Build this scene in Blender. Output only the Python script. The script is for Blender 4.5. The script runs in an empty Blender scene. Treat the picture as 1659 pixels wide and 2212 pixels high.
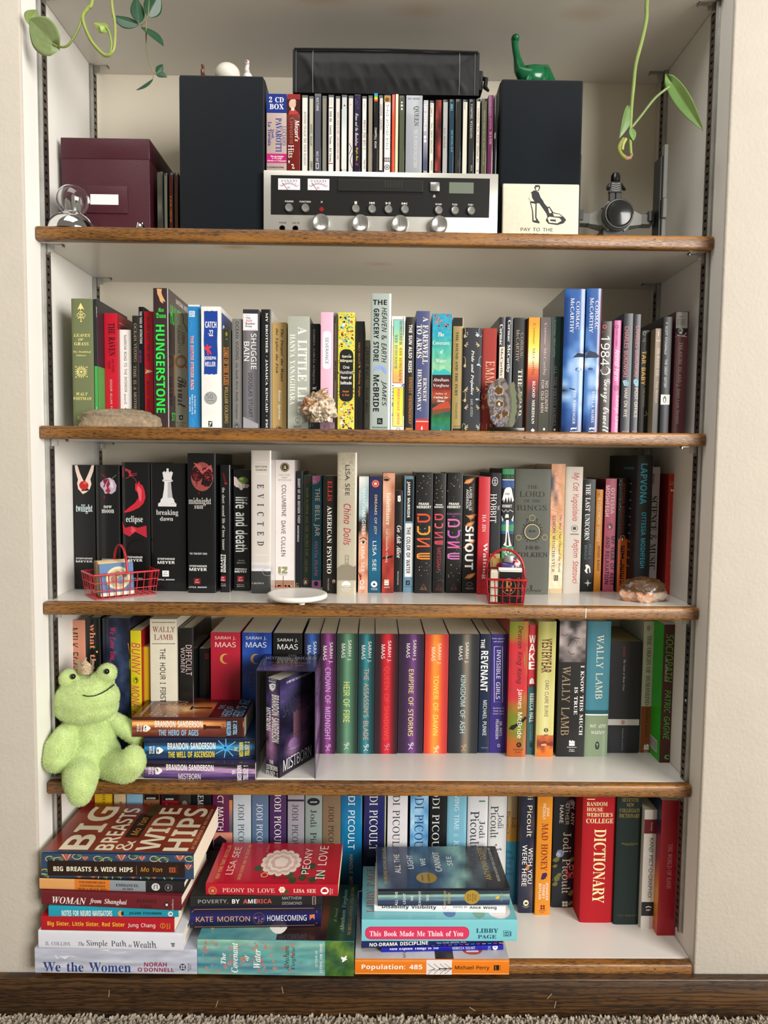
import bpy, bmesh, math, random, os, unicodedata
from mathutils import Matrix, Vector, noise
random.seed(7)
C = bpy.context.scene.collection
SC = bpy.context.scene
PI = math.pi
W, DEP, OF = 1.11, 0.2776, 0.0313          # alcove width, shelf depth, how far the side walls reach in front of the shelves
Z = {0: 1.7577, 1: 1.3570, 2: 1.0349, 3: 0.7402, 4: 0.4296, 5: 0.1296}   # shelf tops, from the top shelf down
TH, FLOOR = 0.0208, 0.0433

# ------------------------------------------------------------------ camera, world, lights, exposure
cam = bpy.data.cameras.new('camera'); cam.sensor_fit = 'HORIZONTAL'; cam.sensor_width = 36.0
cam.lens = 36.0 * 1552.466 / 1659.0; cam.clip_start = 0.02
co = bpy.data.objects.new('camera', cam); C.objects.link(co); SC.camera = co
_r = Vector((0.99986562, -0.01177904, 0.01140163)); _u = Vector((-0.01057413, 0.06807218, 0.99762436)); _f = Vector((0.01252719, 0.99761086, -0.06793848))
co.matrix_world = Matrix.Translation((0.5568, -1.1984, 0.9797)) @ Matrix((_r, _u, -_f)).transposed().to_4x4()

wd = bpy.data.worlds.new('room_light'); SC.world = wd; wd.use_nodes = True
wd.node_tree.nodes['Background'].inputs[0].default_value = (1.0, 0.9, 0.74, 1)
wd.node_tree.nodes['Background'].inputs[1].default_value = 0.23

def area(name, loc, target, sx, sy, power, col):
    l = bpy.data.lights.new(name, 'AREA'); l.shape = 'RECTANGLE'; l.size = sx; l.size_y = sy; l.energy = power; l.color = col
    o = bpy.data.objects.new(name, l); C.objects.link(o); o.location = loc
    o.rotation_euler = (Vector(target) - Vector(loc)).to_track_quat('-Z', 'Y').to_euler()
    return o
area('window_daylight', (3.05, -2.75, 1.6), (0.4, 0.1, 0.8), 1.9, 1.9, 205, (1.0, 0.97, 0.93))
area('ceiling_bounce', (0.3, -1.0, 3.0), (0.55, -0.1, 0.6), 1.5, 1.2, 24, (1.0, 0.98, 0.95))
SC.view_settings.view_transform = 'Standard'; SC.view_settings.look = 'None'; SC.view_settings.gamma = 1.0
SC.view_settings.use_curve_mapping = False; SC.view_settings.exposure = 0.0

# ------------------------------------------------------------------ helpers
def lin(h):
    if isinstance(h, int): h = PAL[h]
    v = [int(h[i:i + 2], 16) / 255 for i in (0, 2, 4)]
    return tuple(x / 12.92 if x <= .04045 else ((x + .055) / 1.055) ** 2.4 for x in v)

class MB:
    """collects vertices, faces and vertex colours, then links them as one mesh object"""
    def __init__(s): s.v = []; s.f = []; s.c = []
    def add(s, vs, fs, col=(1, 1, 1)):
        n = len(s.v); s.v += [tuple(p) for p in vs]; s.f += [tuple(i + n for i in f) for f in fs]
        s.c += (list(col) if isinstance(col, list) else [col] * len(vs))
    def box(s, a, b, col=(1, 1, 1), M=None):
        x0, y0, z0 = a; x1, y1, z1 = b
        vs = [Vector(p) for p in ((x0, y0, z0), (x1, y0, z0), (x1, y1, z0), (x0, y1, z0), (x0, y0, z1), (x1, y0, z1), (x1, y1, z1), (x0, y1, z1))]
        if M: vs = [M @ p for p in vs]
        s.add(vs, [(0, 3, 2, 1), (4, 5, 6, 7), (0, 1, 5, 4), (1, 2, 6, 5), (2, 3, 7, 6), (3, 0, 4, 7)], col)
    def cbox(s, a, b, ch, col=(1, 1, 1), M=None):
        """a box whose twelve edges are chamfered by ch"""
        bm = bmesh.new(); bmesh.ops.create_cube(bm, size=1)
        for v in bm.verts: v.co = Vector([(a[i] + b[i]) / 2 + v.co[i] * (b[i] - a[i]) for i in range(3)])
        bmesh.ops.bevel(bm, geom=list(bm.edges), offset=ch, segments=2, profile=.5, affect='EDGES')
        if M: bm.transform(M)
        s.bm(bm, col)
    def bm(s, bm, col=(1, 1, 1)):
        bm.verts.ensure_lookup_table(); bm.verts.index_update()
        s.add([v.co.copy() for v in bm.verts], [[v.index for v in f.verts] for f in bm.faces], col); bm.free()
    def tube(s, pts, r, n=8, col=(1, 1, 1), cap=True):
        pts = [Vector(p) for p in pts]; rs = r if isinstance(r, (list, tuple)) else [r] * len(pts)
        up = None; vs = []; fs = []
        for i, p in enumerate(pts):
            d = (pts[min(i + 1, len(pts) - 1)] - pts[max(i - 1, 0)]).normalized()
            if up is None: up = d.orthogonal().normalized()
            up = (up - d * up.dot(d)).normalized(); sd = d.cross(up)
            vs += [p + (up * math.cos(2 * PI * k / n) + sd * math.sin(2 * PI * k / n)) * rs[i] for k in range(n)]
        for i in range(len(pts) - 1):
            for k in range(n):
                a = i * n + k; b = i * n + (k + 1) % n; fs.append((a, b, b + n, a + n))
        if cap: fs += [tuple(range(n))[::-1], tuple(range((len(pts) - 1) * n, len(pts) * n))]
        s.add(vs, fs, col)
    def lathe(s, prof, n=32, o=(0, 0, 0), M=None, col=(1, 1, 1)):
        """profile of (radius, height) turned about a vertical axis"""
        vs = []; fs = []
        for r, h in prof: vs += [Vector((o[0] + r * math.cos(2 * PI * k / n), o[1] + r * math.sin(2 * PI * k / n), o[2] + h)) for k in range(n)]
        for i in range(len(prof) - 1):
            for k in range(n): a = i * n + k; b = i * n + (k + 1) % n; fs.append((a, b, b + n, a + n))
        fs += [tuple(range(n))[::-1], tuple(range((len(prof) - 1) * n, len(prof) * n))]
        if M: vs = [M @ p for p in vs]
        s.add(vs, fs, col)
    def ball(s, c, r, n=16, col=(1, 1, 1), sc=(1, 1, 1), M=None):
        bm = bmesh.new(); bmesh.ops.create_uvsphere(bm, u_segments=n, v_segments=max(6, n // 2), radius=r)
        for v in bm.verts:
            v.co = Vector([v.co[i] * sc[i] for i in range(3)])
            if M: v.co = M @ v.co
            v.co += Vector(c)
        s.bm(bm, col)
    def build(s, name, mat, parent=None, smooth=False, ang=.6):
        me = bpy.data.meshes.new(name); me.from_pydata(s.v, [], s.f)
        at = me.color_attributes.new('Col', 'FLOAT_COLOR', 'POINT')
        buf = []
        for c in s.c: buf += [c[0], c[1], c[2], 1.0]
        at.data.foreach_set('color', buf)
        if smooth:
            me.polygons.foreach_set('use_smooth', [True] * len(me.polygons)); me.set_sharp_from_angle(angle=ang)
        me.materials.append(mat); me.update()
        o = bpy.data.objects.new(name, me); C.objects.link(o)
        if parent: o.parent = parent
        return o

def thing(name, label, cat, loc=(0, 0, 0), group=None, M=None):
    o = bpy.data.objects.new(name, None); C.objects.link(o); o.empty_display_size = .02
    if M: o.matrix_world = M
    else: o.location = loc
    o['label'] = label; o['category'] = cat
    if group: o['group'] = group
    return o
def tag(o, label, cat, group=None):
    o['label'] = label; o['category'] = cat
    if group: o['group'] = group
    return o
def struct(o): o['kind'] = 'structure'; return o

# ------------------------------------------------------------------ materials (all node based)
def mat(name, col=None, rough=.5, metal=0, vary=0, vscale=30, bump=0, bscale=200, coat=0, spec=.5, attr=False, trans=0, ior=1.45, sheen=0, stretch=None, sss=0):
    m = bpy.data.materials.new(name); m.use_nodes = True; nt = m.node_tree; N = nt.nodes; L = nt.links
    B = N['Principled BSDF']; B.inputs['Roughness'].default_value = rough; B.inputs['Metallic'].default_value = metal
    B.inputs['Coat Weight'].default_value = coat; B.inputs['Coat Roughness'].default_value = .08; B.inputs['Specular IOR Level'].default_value = spec
    B.inputs['Transmission Weight'].default_value = trans; B.inputs['IOR'].default_value = ior; B.inputs['Sheen Weight'].default_value = sheen
    if sss: B.inputs['Subsurface Weight'].default_value = sss; B.inputs['Subsurface Scale'].default_value = .01
    tc = N.new('ShaderNodeTexCoord'); mp = N.new('ShaderNodeMapping'); L.new(tc.outputs['Object'], mp.inputs[0])
    if stretch: mp.inputs['Scale'].default_value = stretch
    if attr:
        src = N.new('ShaderNodeVertexColor'); src.layer_name = 'Col'
    else:
        src = N.new('ShaderNodeRGB'); src.outputs[0].default_value = (*lin(col), 1)
    out = src.outputs[0]
    if vary:
        n = N.new('ShaderNodeTexNoise'); n.inputs['Scale'].default_value = vscale; n.inputs['Detail'].default_value = 4; L.new(mp.outputs[0], n.inputs[0])
        r = N.new('ShaderNodeMapRange'); r.inputs[1].default_value = .3; r.inputs[2].default_value = .7; r.inputs[3].default_value = 1 - vary; r.inputs[4].default_value = 1 + vary; L.new(n.outputs[0], r.inputs[0])
        x = N.new('ShaderNodeVectorMath'); x.operation = 'SCALE'; L.new(out, x.inputs[0]); L.new(r.outputs[0], x.inputs['Scale']); out = x.outputs[0]
    L.new(out, B.inputs['Base Color'])
    if bump:
        n2 = N.new('ShaderNodeTexNoise'); n2.inputs['Scale'].default_value = bscale; n2.inputs['Detail'].default_value = 3; L.new(mp.outputs[0], n2.inputs[0])
        b = N.new('ShaderNodeBump'); b.inputs['Strength'].default_value = bump; b.inputs['Distance'].default_value = .001; L.new(n2.outputs[0], b.inputs['Height']); L.new(b.outputs[0], B.inputs['Normal'])
    return m
PRINT = {'s': mat('printed_paper_satin', rough=.38, attr=True, vary=.03, vscale=60), 'g': mat('printed_paper_gloss', rough=.24, attr=True, coat=.35, spec=.4, vary=.02, bump=.08, bscale=35),
         'm': mat('printed_paper_matte', rough=.6, attr=True, vary=.03), 'c': mat('book_cloth', rough=.8, attr=True, vary=.07, vscale=900, bump=.25, bscale=1500, spec=.3)}
PLAIN = mat('coloured_plastic', rough=.4, attr=True, vary=.03)
INK = mat('printing_ink', rough=.45, attr=True)
def pages_mat():
    m = mat('page_edges', rough=.85, attr=True, spec=.2); nt = m.node_tree; N = nt.nodes; L = nt.links; B = N['Principled BSDF']
    tc = N.new('ShaderNodeTexCoord'); mp = N.new('ShaderNodeMapping'); mp.inputs['Scale'].default_value = (2600, 14, 14); L.new(tc.outputs['Object'], mp.inputs[0])
    n = N.new('ShaderNodeTexNoise'); n.inputs['Scale'].default_value = 1; n.inputs['Detail'].default_value = 2; L.new(mp.outputs[0], n.inputs[0])
    r = N.new('ShaderNodeMapRange'); r.inputs[1].default_value = .3; r.inputs[2].default_value = .7; r.inputs[3].default_value = .88; r.inputs[4].default_value = 1.06; L.new(n.outputs[0], r.inputs[0])
    x = N.new('ShaderNodeVectorMath'); x.operation = 'SCALE'; L.new(N['Color Attribute'].outputs[0], x.inputs[0]); L.new(r.outputs[0], x.inputs['Scale']); L.new(x.outputs[0], B.inputs['Base Color'])
    return m
PAGES = pages_mat()

def oak(name, light, dark, pore, sc=1.0, rough=.42):
    m = bpy.data.materials.new(name); m.use_nodes = True; nt = m.node_tree; N = nt.nodes; L = nt.links; B = N['Principled BSDF']
    B.inputs['Roughness'].default_value = rough; B.inputs['Coat Weight'].default_value = .15; B.inputs['Coat Roughness'].default_value = .25
    tc = N.new('ShaderNodeTexCoord'); mp = N.new('ShaderNodeMapping'); mp.inputs['Scale'].default_value = (3 * sc, 30 * sc, 55 * sc); L.new(tc.outputs['Object'], mp.inputs[0])
    n = N.new('ShaderNodeTexNoise'); n.inputs['Scale'].default_value = 1.6; n.inputs['Detail'].default_value = 6; n.inputs['Roughness'].default_value = .65; n.inputs['Distortion'].default_value = .6; L.new(mp.outputs[0], n.inputs[0])
    cr = N.new('ShaderNodeValToRGB'); e = cr.color_ramp.elements; e[0].position = .32; e[0].color = (*lin(dark), 1); e[1].position = .66; e[1].color = (*lin(light), 1); L.new(n.outputs[0], cr.inputs[0])
    mp2 = N.new('ShaderNodeMapping'); mp2.inputs['Scale'].default_value = (60 * sc, 700 * sc, 900 * sc); L.new(tc.outputs['Object'], mp2.inputs[0])
    n2 = N.new('ShaderNodeTexNoise'); n2.inputs['Scale'].default_value = 1.5; n2.inputs['Detail'].default_value = 3; L.new(mp2.outputs[0], n2.inputs[0])
    mu = N.new('ShaderNodeMath'); mu.operation = 'MULTIPLY'; L.new(n2.outputs[0], mu.inputs[0])
    r0 = N.new('ShaderNodeMapRange'); r0.inputs[1].default_value = .35; r0.inputs[2].default_value = .65; r0.inputs[3].default_value = 1.15; r0.inputs[4].default_value = .85; L.new(n.outputs[0], r0.inputs[0]); L.new(r0.outputs[0], mu.inputs[1])
    r2 = N.new('ShaderNodeMapRange'); r2.inputs[1].default_value = .5; r2.inputs[2].default_value = .6; L.new(mu.outputs[0], r2.inputs[0])
    mx = N.new('ShaderNodeMix'); mx.data_type = 'RGBA'; mx.inputs['B'].default_value = (*lin(pore), 1); L.new(r2.outputs[0], mx.inputs['Factor']); L.new(cr.outputs[0], mx.inputs['A']); L.new(mx.outputs['Result'], B.inputs['Base Color'])
    bp = N.new('ShaderNodeBump'); bp.inputs['Strength'].default_value = .25; bp.inputs['Distance'].default_value = .0006; bp.invert = True; L.new(r2.outputs[0], bp.inputs['Height']); L.new(bp.outputs[0], B.inputs['Normal'])
    return m
OAK = oak('oak_edge', '98672d', '6e4519', '3e2710')
DARKOAK = oak('dark_stained_oak', '5a3c1c', '38220d', '1e1108', .5, .45)
def wavy(m, dark):
    nt = m.node_tree; N = nt.nodes; L = nt.links; B = N['Principled BSDF']; old = B.inputs['Base Color'].links[0].from_socket
    tc = N.new('ShaderNodeTexCoord'); mp = N.new('ShaderNodeMapping'); mp.inputs['Scale'].default_value = (.55, 1, 5.5); mp.inputs['Rotation'].default_value = (0, .03, 0); L.new(tc.outputs['Object'], mp.inputs[0])
    w = N.new('ShaderNodeTexWave'); w.bands_direction = 'Z'; w.inputs['Scale'].default_value = 7; w.inputs['Distortion'].default_value = 9; w.inputs['Detail'].default_value = 3; w.inputs['Detail Scale'].default_value = 1.2; L.new(mp.outputs[0], w.inputs[0])
    r = N.new('ShaderNodeMapRange'); r.inputs[1].default_value = .62; r.inputs[2].default_value = .95; r.inputs[3].default_value = 0; r.inputs[4].default_value = .8; L.new(w.outputs['Fac'], r.inputs[0])
    x = N.new('ShaderNodeMix'); x.data_type = 'RGBA'; x.inputs['B'].default_value = (*lin(dark), 1); L.new(r.outputs[0], x.inputs['Factor']); L.new(old, x.inputs['A']); L.new(x.outputs['Result'], B.inputs['Base Color'])
wavy(DARKOAK, '1e1208')
def melamine(stains):
    m = mat('white_melamine', 'dcd8d0', rough=.22, vary=.015, vscale=6); nt = m.node_tree; N = nt.nodes; L = nt.links; B = N['Principled BSDF']
    src = B.inputs['Base Color'].links[0].from_socket; tc = N['Texture Coordinate']
    for (x, y, z), r, a in stains:
        d = N.new('ShaderNodeVectorMath'); d.operation = 'SUBTRACT'; d.inputs[1].default_value = (x, y, z); L.new(tc.outputs['Object'], d.inputs[0])
        s = N.new('ShaderNodeVectorMath'); s.operation = 'MULTIPLY'; s.inputs[1].default_value = (1, 2.2, 1); L.new(d.outputs[0], s.inputs[0])
        ln = N.new('ShaderNodeVectorMath'); ln.operation = 'LENGTH'; L.new(s.outputs[0], ln.inputs[0])
        mr = N.new('ShaderNodeMapRange'); mr.interpolation_type = 'SMOOTHSTEP'; mr.inputs[1].default_value = r; mr.inputs[2].default_value = 0; mr.inputs[3].default_value = 0; mr.inputs[4].default_value = a; L.new(ln.outputs['Value'], mr.inputs[0])
        mx = N.new('ShaderNodeMix'); mx.data_type = 'RGBA'; mx.inputs['B'].default_value = (*lin('c08830'), 1); L.new(mr.outputs[0], mx.inputs['Factor']); L.new(src, mx.inputs['A']); src = mx.outputs['Result']
    L.new(src, B.inputs['Base Color']); return m
MEL = melamine([]); MEL0 = melamine([((.46, .02, 0), .09, .55), ((.62, .06, 0), .07, .25), ((.90, .06, 0), .06, .25)]); MEL1 = melamine([((.32, .03, 0), .045, .7), ((.56, .12, 0), .04, .4)])
PLASTER = mat('textured_plaster', 'bfb7aa', rough=.75, vary=.02, vscale=20, bump=.6, bscale=170, spec=.25)
SIDEPAINT = mat('white_side_paint', 'e9e6df', rough=.45, vary=.015, vscale=8, bump=.1, bscale=120, spec=.4)
INNER = mat('painted_alcove', 'e0d8c6', rough=.5, vary=.015, vscale=8, bump=.12, bscale=120, spec=.35)
ZINC = mat('zinc_steel', 'b4b4b0', rough=.3, metal=.9, vary=.1, vscale=40)
SLOTM = mat('reflection_darkened_steel', '6a625c', rough=.42, metal=.8, vary=.15, vscale=60)  # same zinc steel, with its dark reflections painted into the base colour
CARPET = mat('carpet', '9c9182', rough=.95, vary=.2, vscale=250, bump=.8, bscale=400, spec=.1, attr=False)
CARPETP = mat('carpet_yarn', rough=.95, attr=True, spec=.1)
CHROME = mat('chrome', 'd8d8d8', rough=.06, metal=1, vary=.01)
BRUSH = mat('brushed_aluminium', 'c8c6be', rough=.32, metal=.55, vary=.04, vscale=20, stretch=(2, 60, 160))
SILVER = mat('silver_plastic', 'b9b9b4', rough=.25, metal=.8, vary=.03)
BLACKP = mat('black_plastic', '101010', rough=.35, vary=.1)
GRILLE = mat('speaker_cloth', '10161b', rough=.9, vary=.25, vscale=1500, bump=.5, bscale=2500, spec=.15, sheen=.15)
NYLON = mat('black_nylon', '0b0c0e', rough=.48, vary=.15, vscale=400, bump=.06, bscale=1500, spec=.38)
LEATHER = mat('burgundy_leatherette', '431722', rough=.42, vary=.06, vscale=200, bump=.35, bscale=700)
GLASSM = mat('clear_glass', 'ffffff', rough=.0, trans=1, ior=1.46)
ACRYL = mat('clear_acrylic', 'f4f8f8', rough=.02, trans=1, ior=1.49)

# ------------------------------------------------------------------ the setting
def solid(name, a, b, m, parent=None, bev=0, inner=None):
    k = MB(); 
    ctr = Vector([(a[i] + b[i]) / 2 for i in range(3)])
    if bev: k.cbox(Vector(a) - ctr, Vector(b) - ctr, bev)
    else: k.box(Vector(a) - ctr, Vector(b) - ctr)
    o = k.build(name, m, parent, smooth=bool(bev), ang=1.2); o.location = ctr
    if inner:
        o.data.materials.append(inner)
        for q in o.data.polygons:
            if abs(q.normal.x) > .95: q.material_index = 1
    return o
struct(solid('floor', (-1.5, -3.2, FLOOR - .02), (2.6, .6, FLOOR), CARPET))
struct(solid('wall_left', (-.9, -OF, FLOOR), (0, .34, 2.4), PLASTER, bev=.004, inner=SIDEPAINT))
struct(solid('wall_right', (W, -OF, FLOOR), (2.0, .34, 2.4), PLASTER, bev=.004, inner=SIDEPAINT))
struct(solid('wall_back', (0, DEP, FLOOR), (W, .34, 2.4), INNER))
bb = struct(solid('baseboard_front', (-.9, -.047, FLOOR), (2.0, -OF - .0001, .1145), DARKOAK, bev=.002))
for i, (x, z, a) in enumerate(((.30, .07, .3), (.41, .095, -.2), (.86, .085, .7), (.87, .07, .2), (.73, .062, -1), (.12, .088, .1))):
    k = MB(); k.box((x - .0006, -.0473, z - .006), (x + .0006, -.04699, z + .006), lin('a08a6c'), Matrix.Translation((x, 0, z)) @ Matrix.Rotation(a, 4, 'Y') @ Matrix.Translation((-x, 0, -z)))
    o = k.build('scratch', INK, bb); o.matrix_parent_inverse = bb.matrix_world.inverted(); o.matrix_parent_inverse = Matrix.Translation(-bb.location)
k = MB()
for i in range(5200):
    x = random.uniform(-.12, 1.24); y = -.049 - random.random() ** 1.4 * .11; h = random.uniform(.006, .012); r = random.uniform(.0012, .0022); g = random.uniform(.75, 1.2)
    c = tuple(v * g for v in lin('a89c8c')); dx = random.uniform(-.004, .004); dy = random.uniform(-.003, .003)
    k.add([(x - r, y - r, FLOOR - .001), (x + r, y - r, FLOOR - .001), (x + r, y + r, FLOOR - .001), (x - r, y + r, FLOOR - .001), (x - r + dx, y - r + dy, FLOOR + h * .8), (x + r + dx, y - r + dy, FLOOR + h * .8), (x + r + dx, y + r + dy, FLOOR + h * .8), (x - r + dx, y + r + dy, FLOOR + h * .8), (x + dx * 1.5, y + dy * 1.5, FLOOR + h)],
          [(0, 1, 5, 4), (1, 2, 6, 5), (2, 3, 7, 6), (3, 0, 4, 7), (4, 5, 8), (5, 6, 8), (6, 7, 8), (7, 4, 8)], c)
o = k.build('carpet_pile', CARPETP); o['kind'] = 'stuff'; o['label'] = 'beige carpet pile along the dark baseboard'

SHELF_LABEL = {0: 'topmost shelf, only its stained white underside showing above the speakers', 1: 'shelf with an oak front edge carrying the stereo and speakers', 2: 'shelf with an oak front edge below the stereo shelf, holding rocks and novels',
               3: 'oak edged shelf carrying two red wire baskets', 4: 'oak edged shelf carrying the green plush frog', 5: 'bottom oak edged shelf carrying the tall stacks of lying books'}
for n, zt in Z.items():
    y0 = 0 if n < 5 else -OF - .0005
    t = thing('bookshelf', SHELF_LABEL[n], 'shelf', (0, 0, zt - TH), group='shelves of the alcove')
    k = MB(); k.box((.0008, y0 + .0182, 0), (W - .0008, DEP - .0005, TH)); k.build('board', MEL0 if n == 0 else MEL1 if n == 1 else MEL, t)
    k = MB(); k.cbox((.0012, y0, -.0006), (W - .0012, y0 + .018, TH + .0002), .0035); o = k.build('edge_trim', OAK, t, smooth=True, ang=1.2); o['label'] = 'oak front edge strip'
    for x in (.09, .31, .55, .78, 1.02):
        k = MB(); x += random.uniform(-.03, .03); zz = TH * random.uniform(.4, .7)
        k.add([(x + .0018 * math.cos(a * PI / 4), y0 - .0001, zz + .0016 * math.sin(a * PI / 4)) for a in range(8)], [tuple(range(8))], lin('54381c')); k.build('nail_plug', INK, t)
    if n == 3:
        k = MB(); k.box((.915, -.0003, .002), (.9162, 0, .0195), lin('e8e4dc')); k.build('paint_mark', INK, t)

# slotted standards on the side walls, and the clips that hold each shelf
def standard(x, y, sgn, z0, z1, label):
    t = thing('shelf_standard', label, 'shelf standard', (x, y, z0), group='slotted shelf standards')
    w, d = .0085, .007; H = z1 - z0; k = MB()
    for s in (-1, 1): k.box((0, s * w - .0012, 0), (sgn * d, s * w + .0012, H)); k.box((0, s * w, 0), (sgn * .0012, s * (w + .004), H))
    k.build('channel', ZINC, t)
    k = MB(); nz = int(H / .0127); fl = []
    for s in (-1, 1): k.box((sgn * (d - .0012), s * .0058 - .0018, 0), (sgn * d, s * .0058 + .0018, H))
    for i in range(nz): k.box((sgn * (d - .0012), -.004, i * .0127 + .0045), (sgn * d, .004, (i + 1) * .0127))
    k.build('slotted_face', SLOTM, t)
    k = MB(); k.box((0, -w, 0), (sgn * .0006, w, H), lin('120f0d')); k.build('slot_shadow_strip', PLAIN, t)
    for zz in (H * .22, H * .63): k = MB(); k.lathe([(.0028, 0), (.0022, .0012), (0.0004, .0016)], 10, M=Matrix.Translation((sgn * d, 0, zz)) @ Matrix.Rotation(sgn * PI / 2, 4, 'Y')); k.build('screw', ZINC, t, True)
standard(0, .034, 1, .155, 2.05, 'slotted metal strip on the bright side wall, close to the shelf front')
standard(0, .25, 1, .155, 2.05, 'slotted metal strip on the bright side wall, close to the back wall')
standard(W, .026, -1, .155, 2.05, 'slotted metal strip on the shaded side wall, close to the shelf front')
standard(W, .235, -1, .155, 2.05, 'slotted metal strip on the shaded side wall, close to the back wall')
def clip(x, y, sgn, n, label):
    t = thing('shelf_clip', label, 'shelf clip', (x + sgn * .007, y, Z[n] - TH), group='metal shelf clips')
    k = MB(); k.box((0, -.0045, -.0016), (sgn * .026, .0045, -.0003)); k.box((sgn * .0246, -.0045, -.0045), (sgn * .026, .0045, -.0003)); k.build('tongue', ZINC, t)
    k = MB(); k.box((0, -.0045, -.017), (sgn * .0014, .0045, -.0016)); k.box((0, -.0008, -.012), (sgn * .010, .0008, -.0016)); k.build('hook_plate', ZINC, t)
NM = {0: 'topmost shelf', 1: 'stereo shelf', 2: 'shelf of rocks', 3: 'shelf of red baskets', 4: 'shelf of the plush frog'}
for n in range(5):
    for x, y, s, l in ((0, .034, 1, 'bright wall, front'), (0, .25, 1, 'bright wall, rear'), (W, .026, -1, 'shaded wall, front'), (W, .235, -1, 'shaded wall, rear')):
        clip(x, y, s, n, f'small bent metal clip under the {NM[n]}, on the {l}')

# ------------------------------------------------------------------ lettering: glyph outlines cached once per face
FD = os.path.join(bpy.utils.resource_path('LOCAL'), 'datafiles', 'fonts')
def load(n):
    try: return bpy.data.fonts.load(os.path.join(FD, n))
    except Exception: return None
MATHF, CJK = load('NotoSansMath-Regular.woff2'), None
FACE = {'n': (0x1D5A0, 0x1D5BA, 0x1D7E2), 'b': (0x1D5D4, 0x1D5EE, 0x1D7EC), 'S': (0x1D400, 0x1D41A, 0x1D7CE), 's': (0x1D434, 0x1D44E, 0x1D7CE), 'i': (0x1D434, 0x1D44E, 0x1D7CE),
        'k': (0x1D468, 0x1D482, 0x1D7CE), 'c': (0x1D4D0, 0x1D4EA, 0x1D7E2), 'f': (0x1D56C, 0x1D586, 0x1D7CE), 'o': (0x1D608, 0x1D622, 0x1D7E2)}
def face_char(ch, f):
    ch = {'’': "'", '•': '\u2219', '·': '\u2219'}.get(ch, ch) if f != 'j' else ch
    if f in FACE and MATHF:
        U, l, d = FACE[f]
        if 'A' <= ch <= 'Z': return chr(U + ord(ch) - 65)
        if 'a' <= ch <= 'z':
            return '\u210e' if (l == 0x1D44E and ch == 'h') else chr(l + ord(ch) - 97)
        if ch.isdigit() and ch.isascii(): return chr(d + ord(ch) - 48)
    return ch
GLYPH = {}
def cache_glyphs(need):
    global CJK
    if any(f == 'j' for f, _ in need): CJK = load('Noto Sans CJK Regular.woff2')
    tmp = []
    for f, ch in need:
        for rep in (1, 2):
            cu = bpy.data.curves.new('g', 'FONT'); cu.body = face_char(ch, f) * rep; cu.resolution_u = 2
            fo = CJK if f == 'j' else MATHF
            if fo: cu.font = fo
            ob = bpy.data.objects.new('g', cu); C.objects.link(ob); tmp.append((f, ch, rep, ob))
    bpy.context.view_layer.update(); dg = bpy.context.evaluated_depsgraph_get(); wid = {}
    for f, ch, rep, ob in tmp:
        me = ob.evaluated_get(dg).to_mesh(); xs = [v.co.x for v in me.vertices]
        wid[(f, ch, rep)] = max(xs) if xs else 0.3
        if rep == 1: GLYPH[(f, ch)] = ([(v.co.x - (.285 * v.co.y if f == 's' else 0), v.co.y) for v in me.vertices], [tuple(p.vertices) for p in me.polygons])
        ob.to_mesh_clear()
    for f, ch, rep, ob in tmp:
        if rep == 1: GLYPH[(f, ch)] += (max(wid[(f, ch, 2)] - wid[(f, ch, 1)], .1),)
    for f, ch, rep, ob in tmp:
        cu = ob.data; bpy.data.objects.remove(ob); bpy.data.curves.remove(cu)
ACC = {'\u0301': [(-.06, .06), (.02, .06), (.14, .2), (.03, .2)], '\u0308': 2, '\u0304': [(-.16, .08), (.16, .08), (.16, .14), (-.16, .14)]}
def text_mesh(s, f):
    """flat outline of a line of text: points and faces, inked box from (0,0) to (1,1)"""
    pts = []; fs = []; x = 0
    for ch in s:
        if ch == ' ': x += .28; continue
        base = unicodedata.normalize('NFD', ch)
        gv, gf, adv = GLYPH[(f, base[0] if len(base) > 1 and f != 'j' else ch)]
        n = len(pts); pts += [(px + x, py) for px, py in gv]; fs += [tuple(i + n for i in q) for q in gf]
        for m in (base[1:] if f != 'j' else ''):
            if m not in ACC: continue
            cx = x + sum(p[0] for p in gv) / max(len(gv), 1); ty = max(p[1] for p in gv)
            quads = [[(-.16, .07), (-.06, .07), (-.06, .17), (-.16, .17)], [(.06, .07), (.16, .07), (.16, .17), (.06, .17)]] if ACC[m] == 2 else [ACC[m]]
            for q in quads:
                n = len(pts); pts += [(cx + a, ty + b) for a, b in q]; fs.append((n, n + 1, n + 2, n + 3))
        x += adv
    if not pts: return [], []
    x0 = min(p[0] for p in pts); x1 = max(p[0] for p in pts); y0 = min(p[1] for p in pts); y1 = max(p[1] for p in pts)
    return [((a - x0) / max(x1 - x0, 1e-6), (b - y0) / max(y1 - y0, 1e-6)) for a, b in pts], fs
def chars_of(s, f): return [(f, (unicodedata.normalize('NFD', c)[0] if f != 'j' else c)) for c in s if c != ' ']
def put_text(mb, s, f, d, box, P, col):
    """lays text on a surface: box is (u0,v0,u1,v1); P maps (u,v) to a point; d is the reading direction"""
    u0, v0, u1, v1 = box
    if d == 'v':
        n = len(s); 
        for i, ch in enumerate(s):
            if ch != ' ': put_text(mb, ch, f, 'h', (u0, v1 - (v1 - v0) * (i + .92) / n, u1, v1 - (v1 - v0) * (i + .04) / n), P, col)
        return
    pts, fs = text_mesh(s, f)
    if d == 'h': q = [P(u0 + a * (u1 - u0), v0 + b * (v1 - v0)) for a, b in pts]
    elif d == 'd': q = [P(u0 + b * (u1 - u0), v1 - a * (v1 - v0)) for a, b in pts]
    mb.add(q, fs, col)

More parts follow.
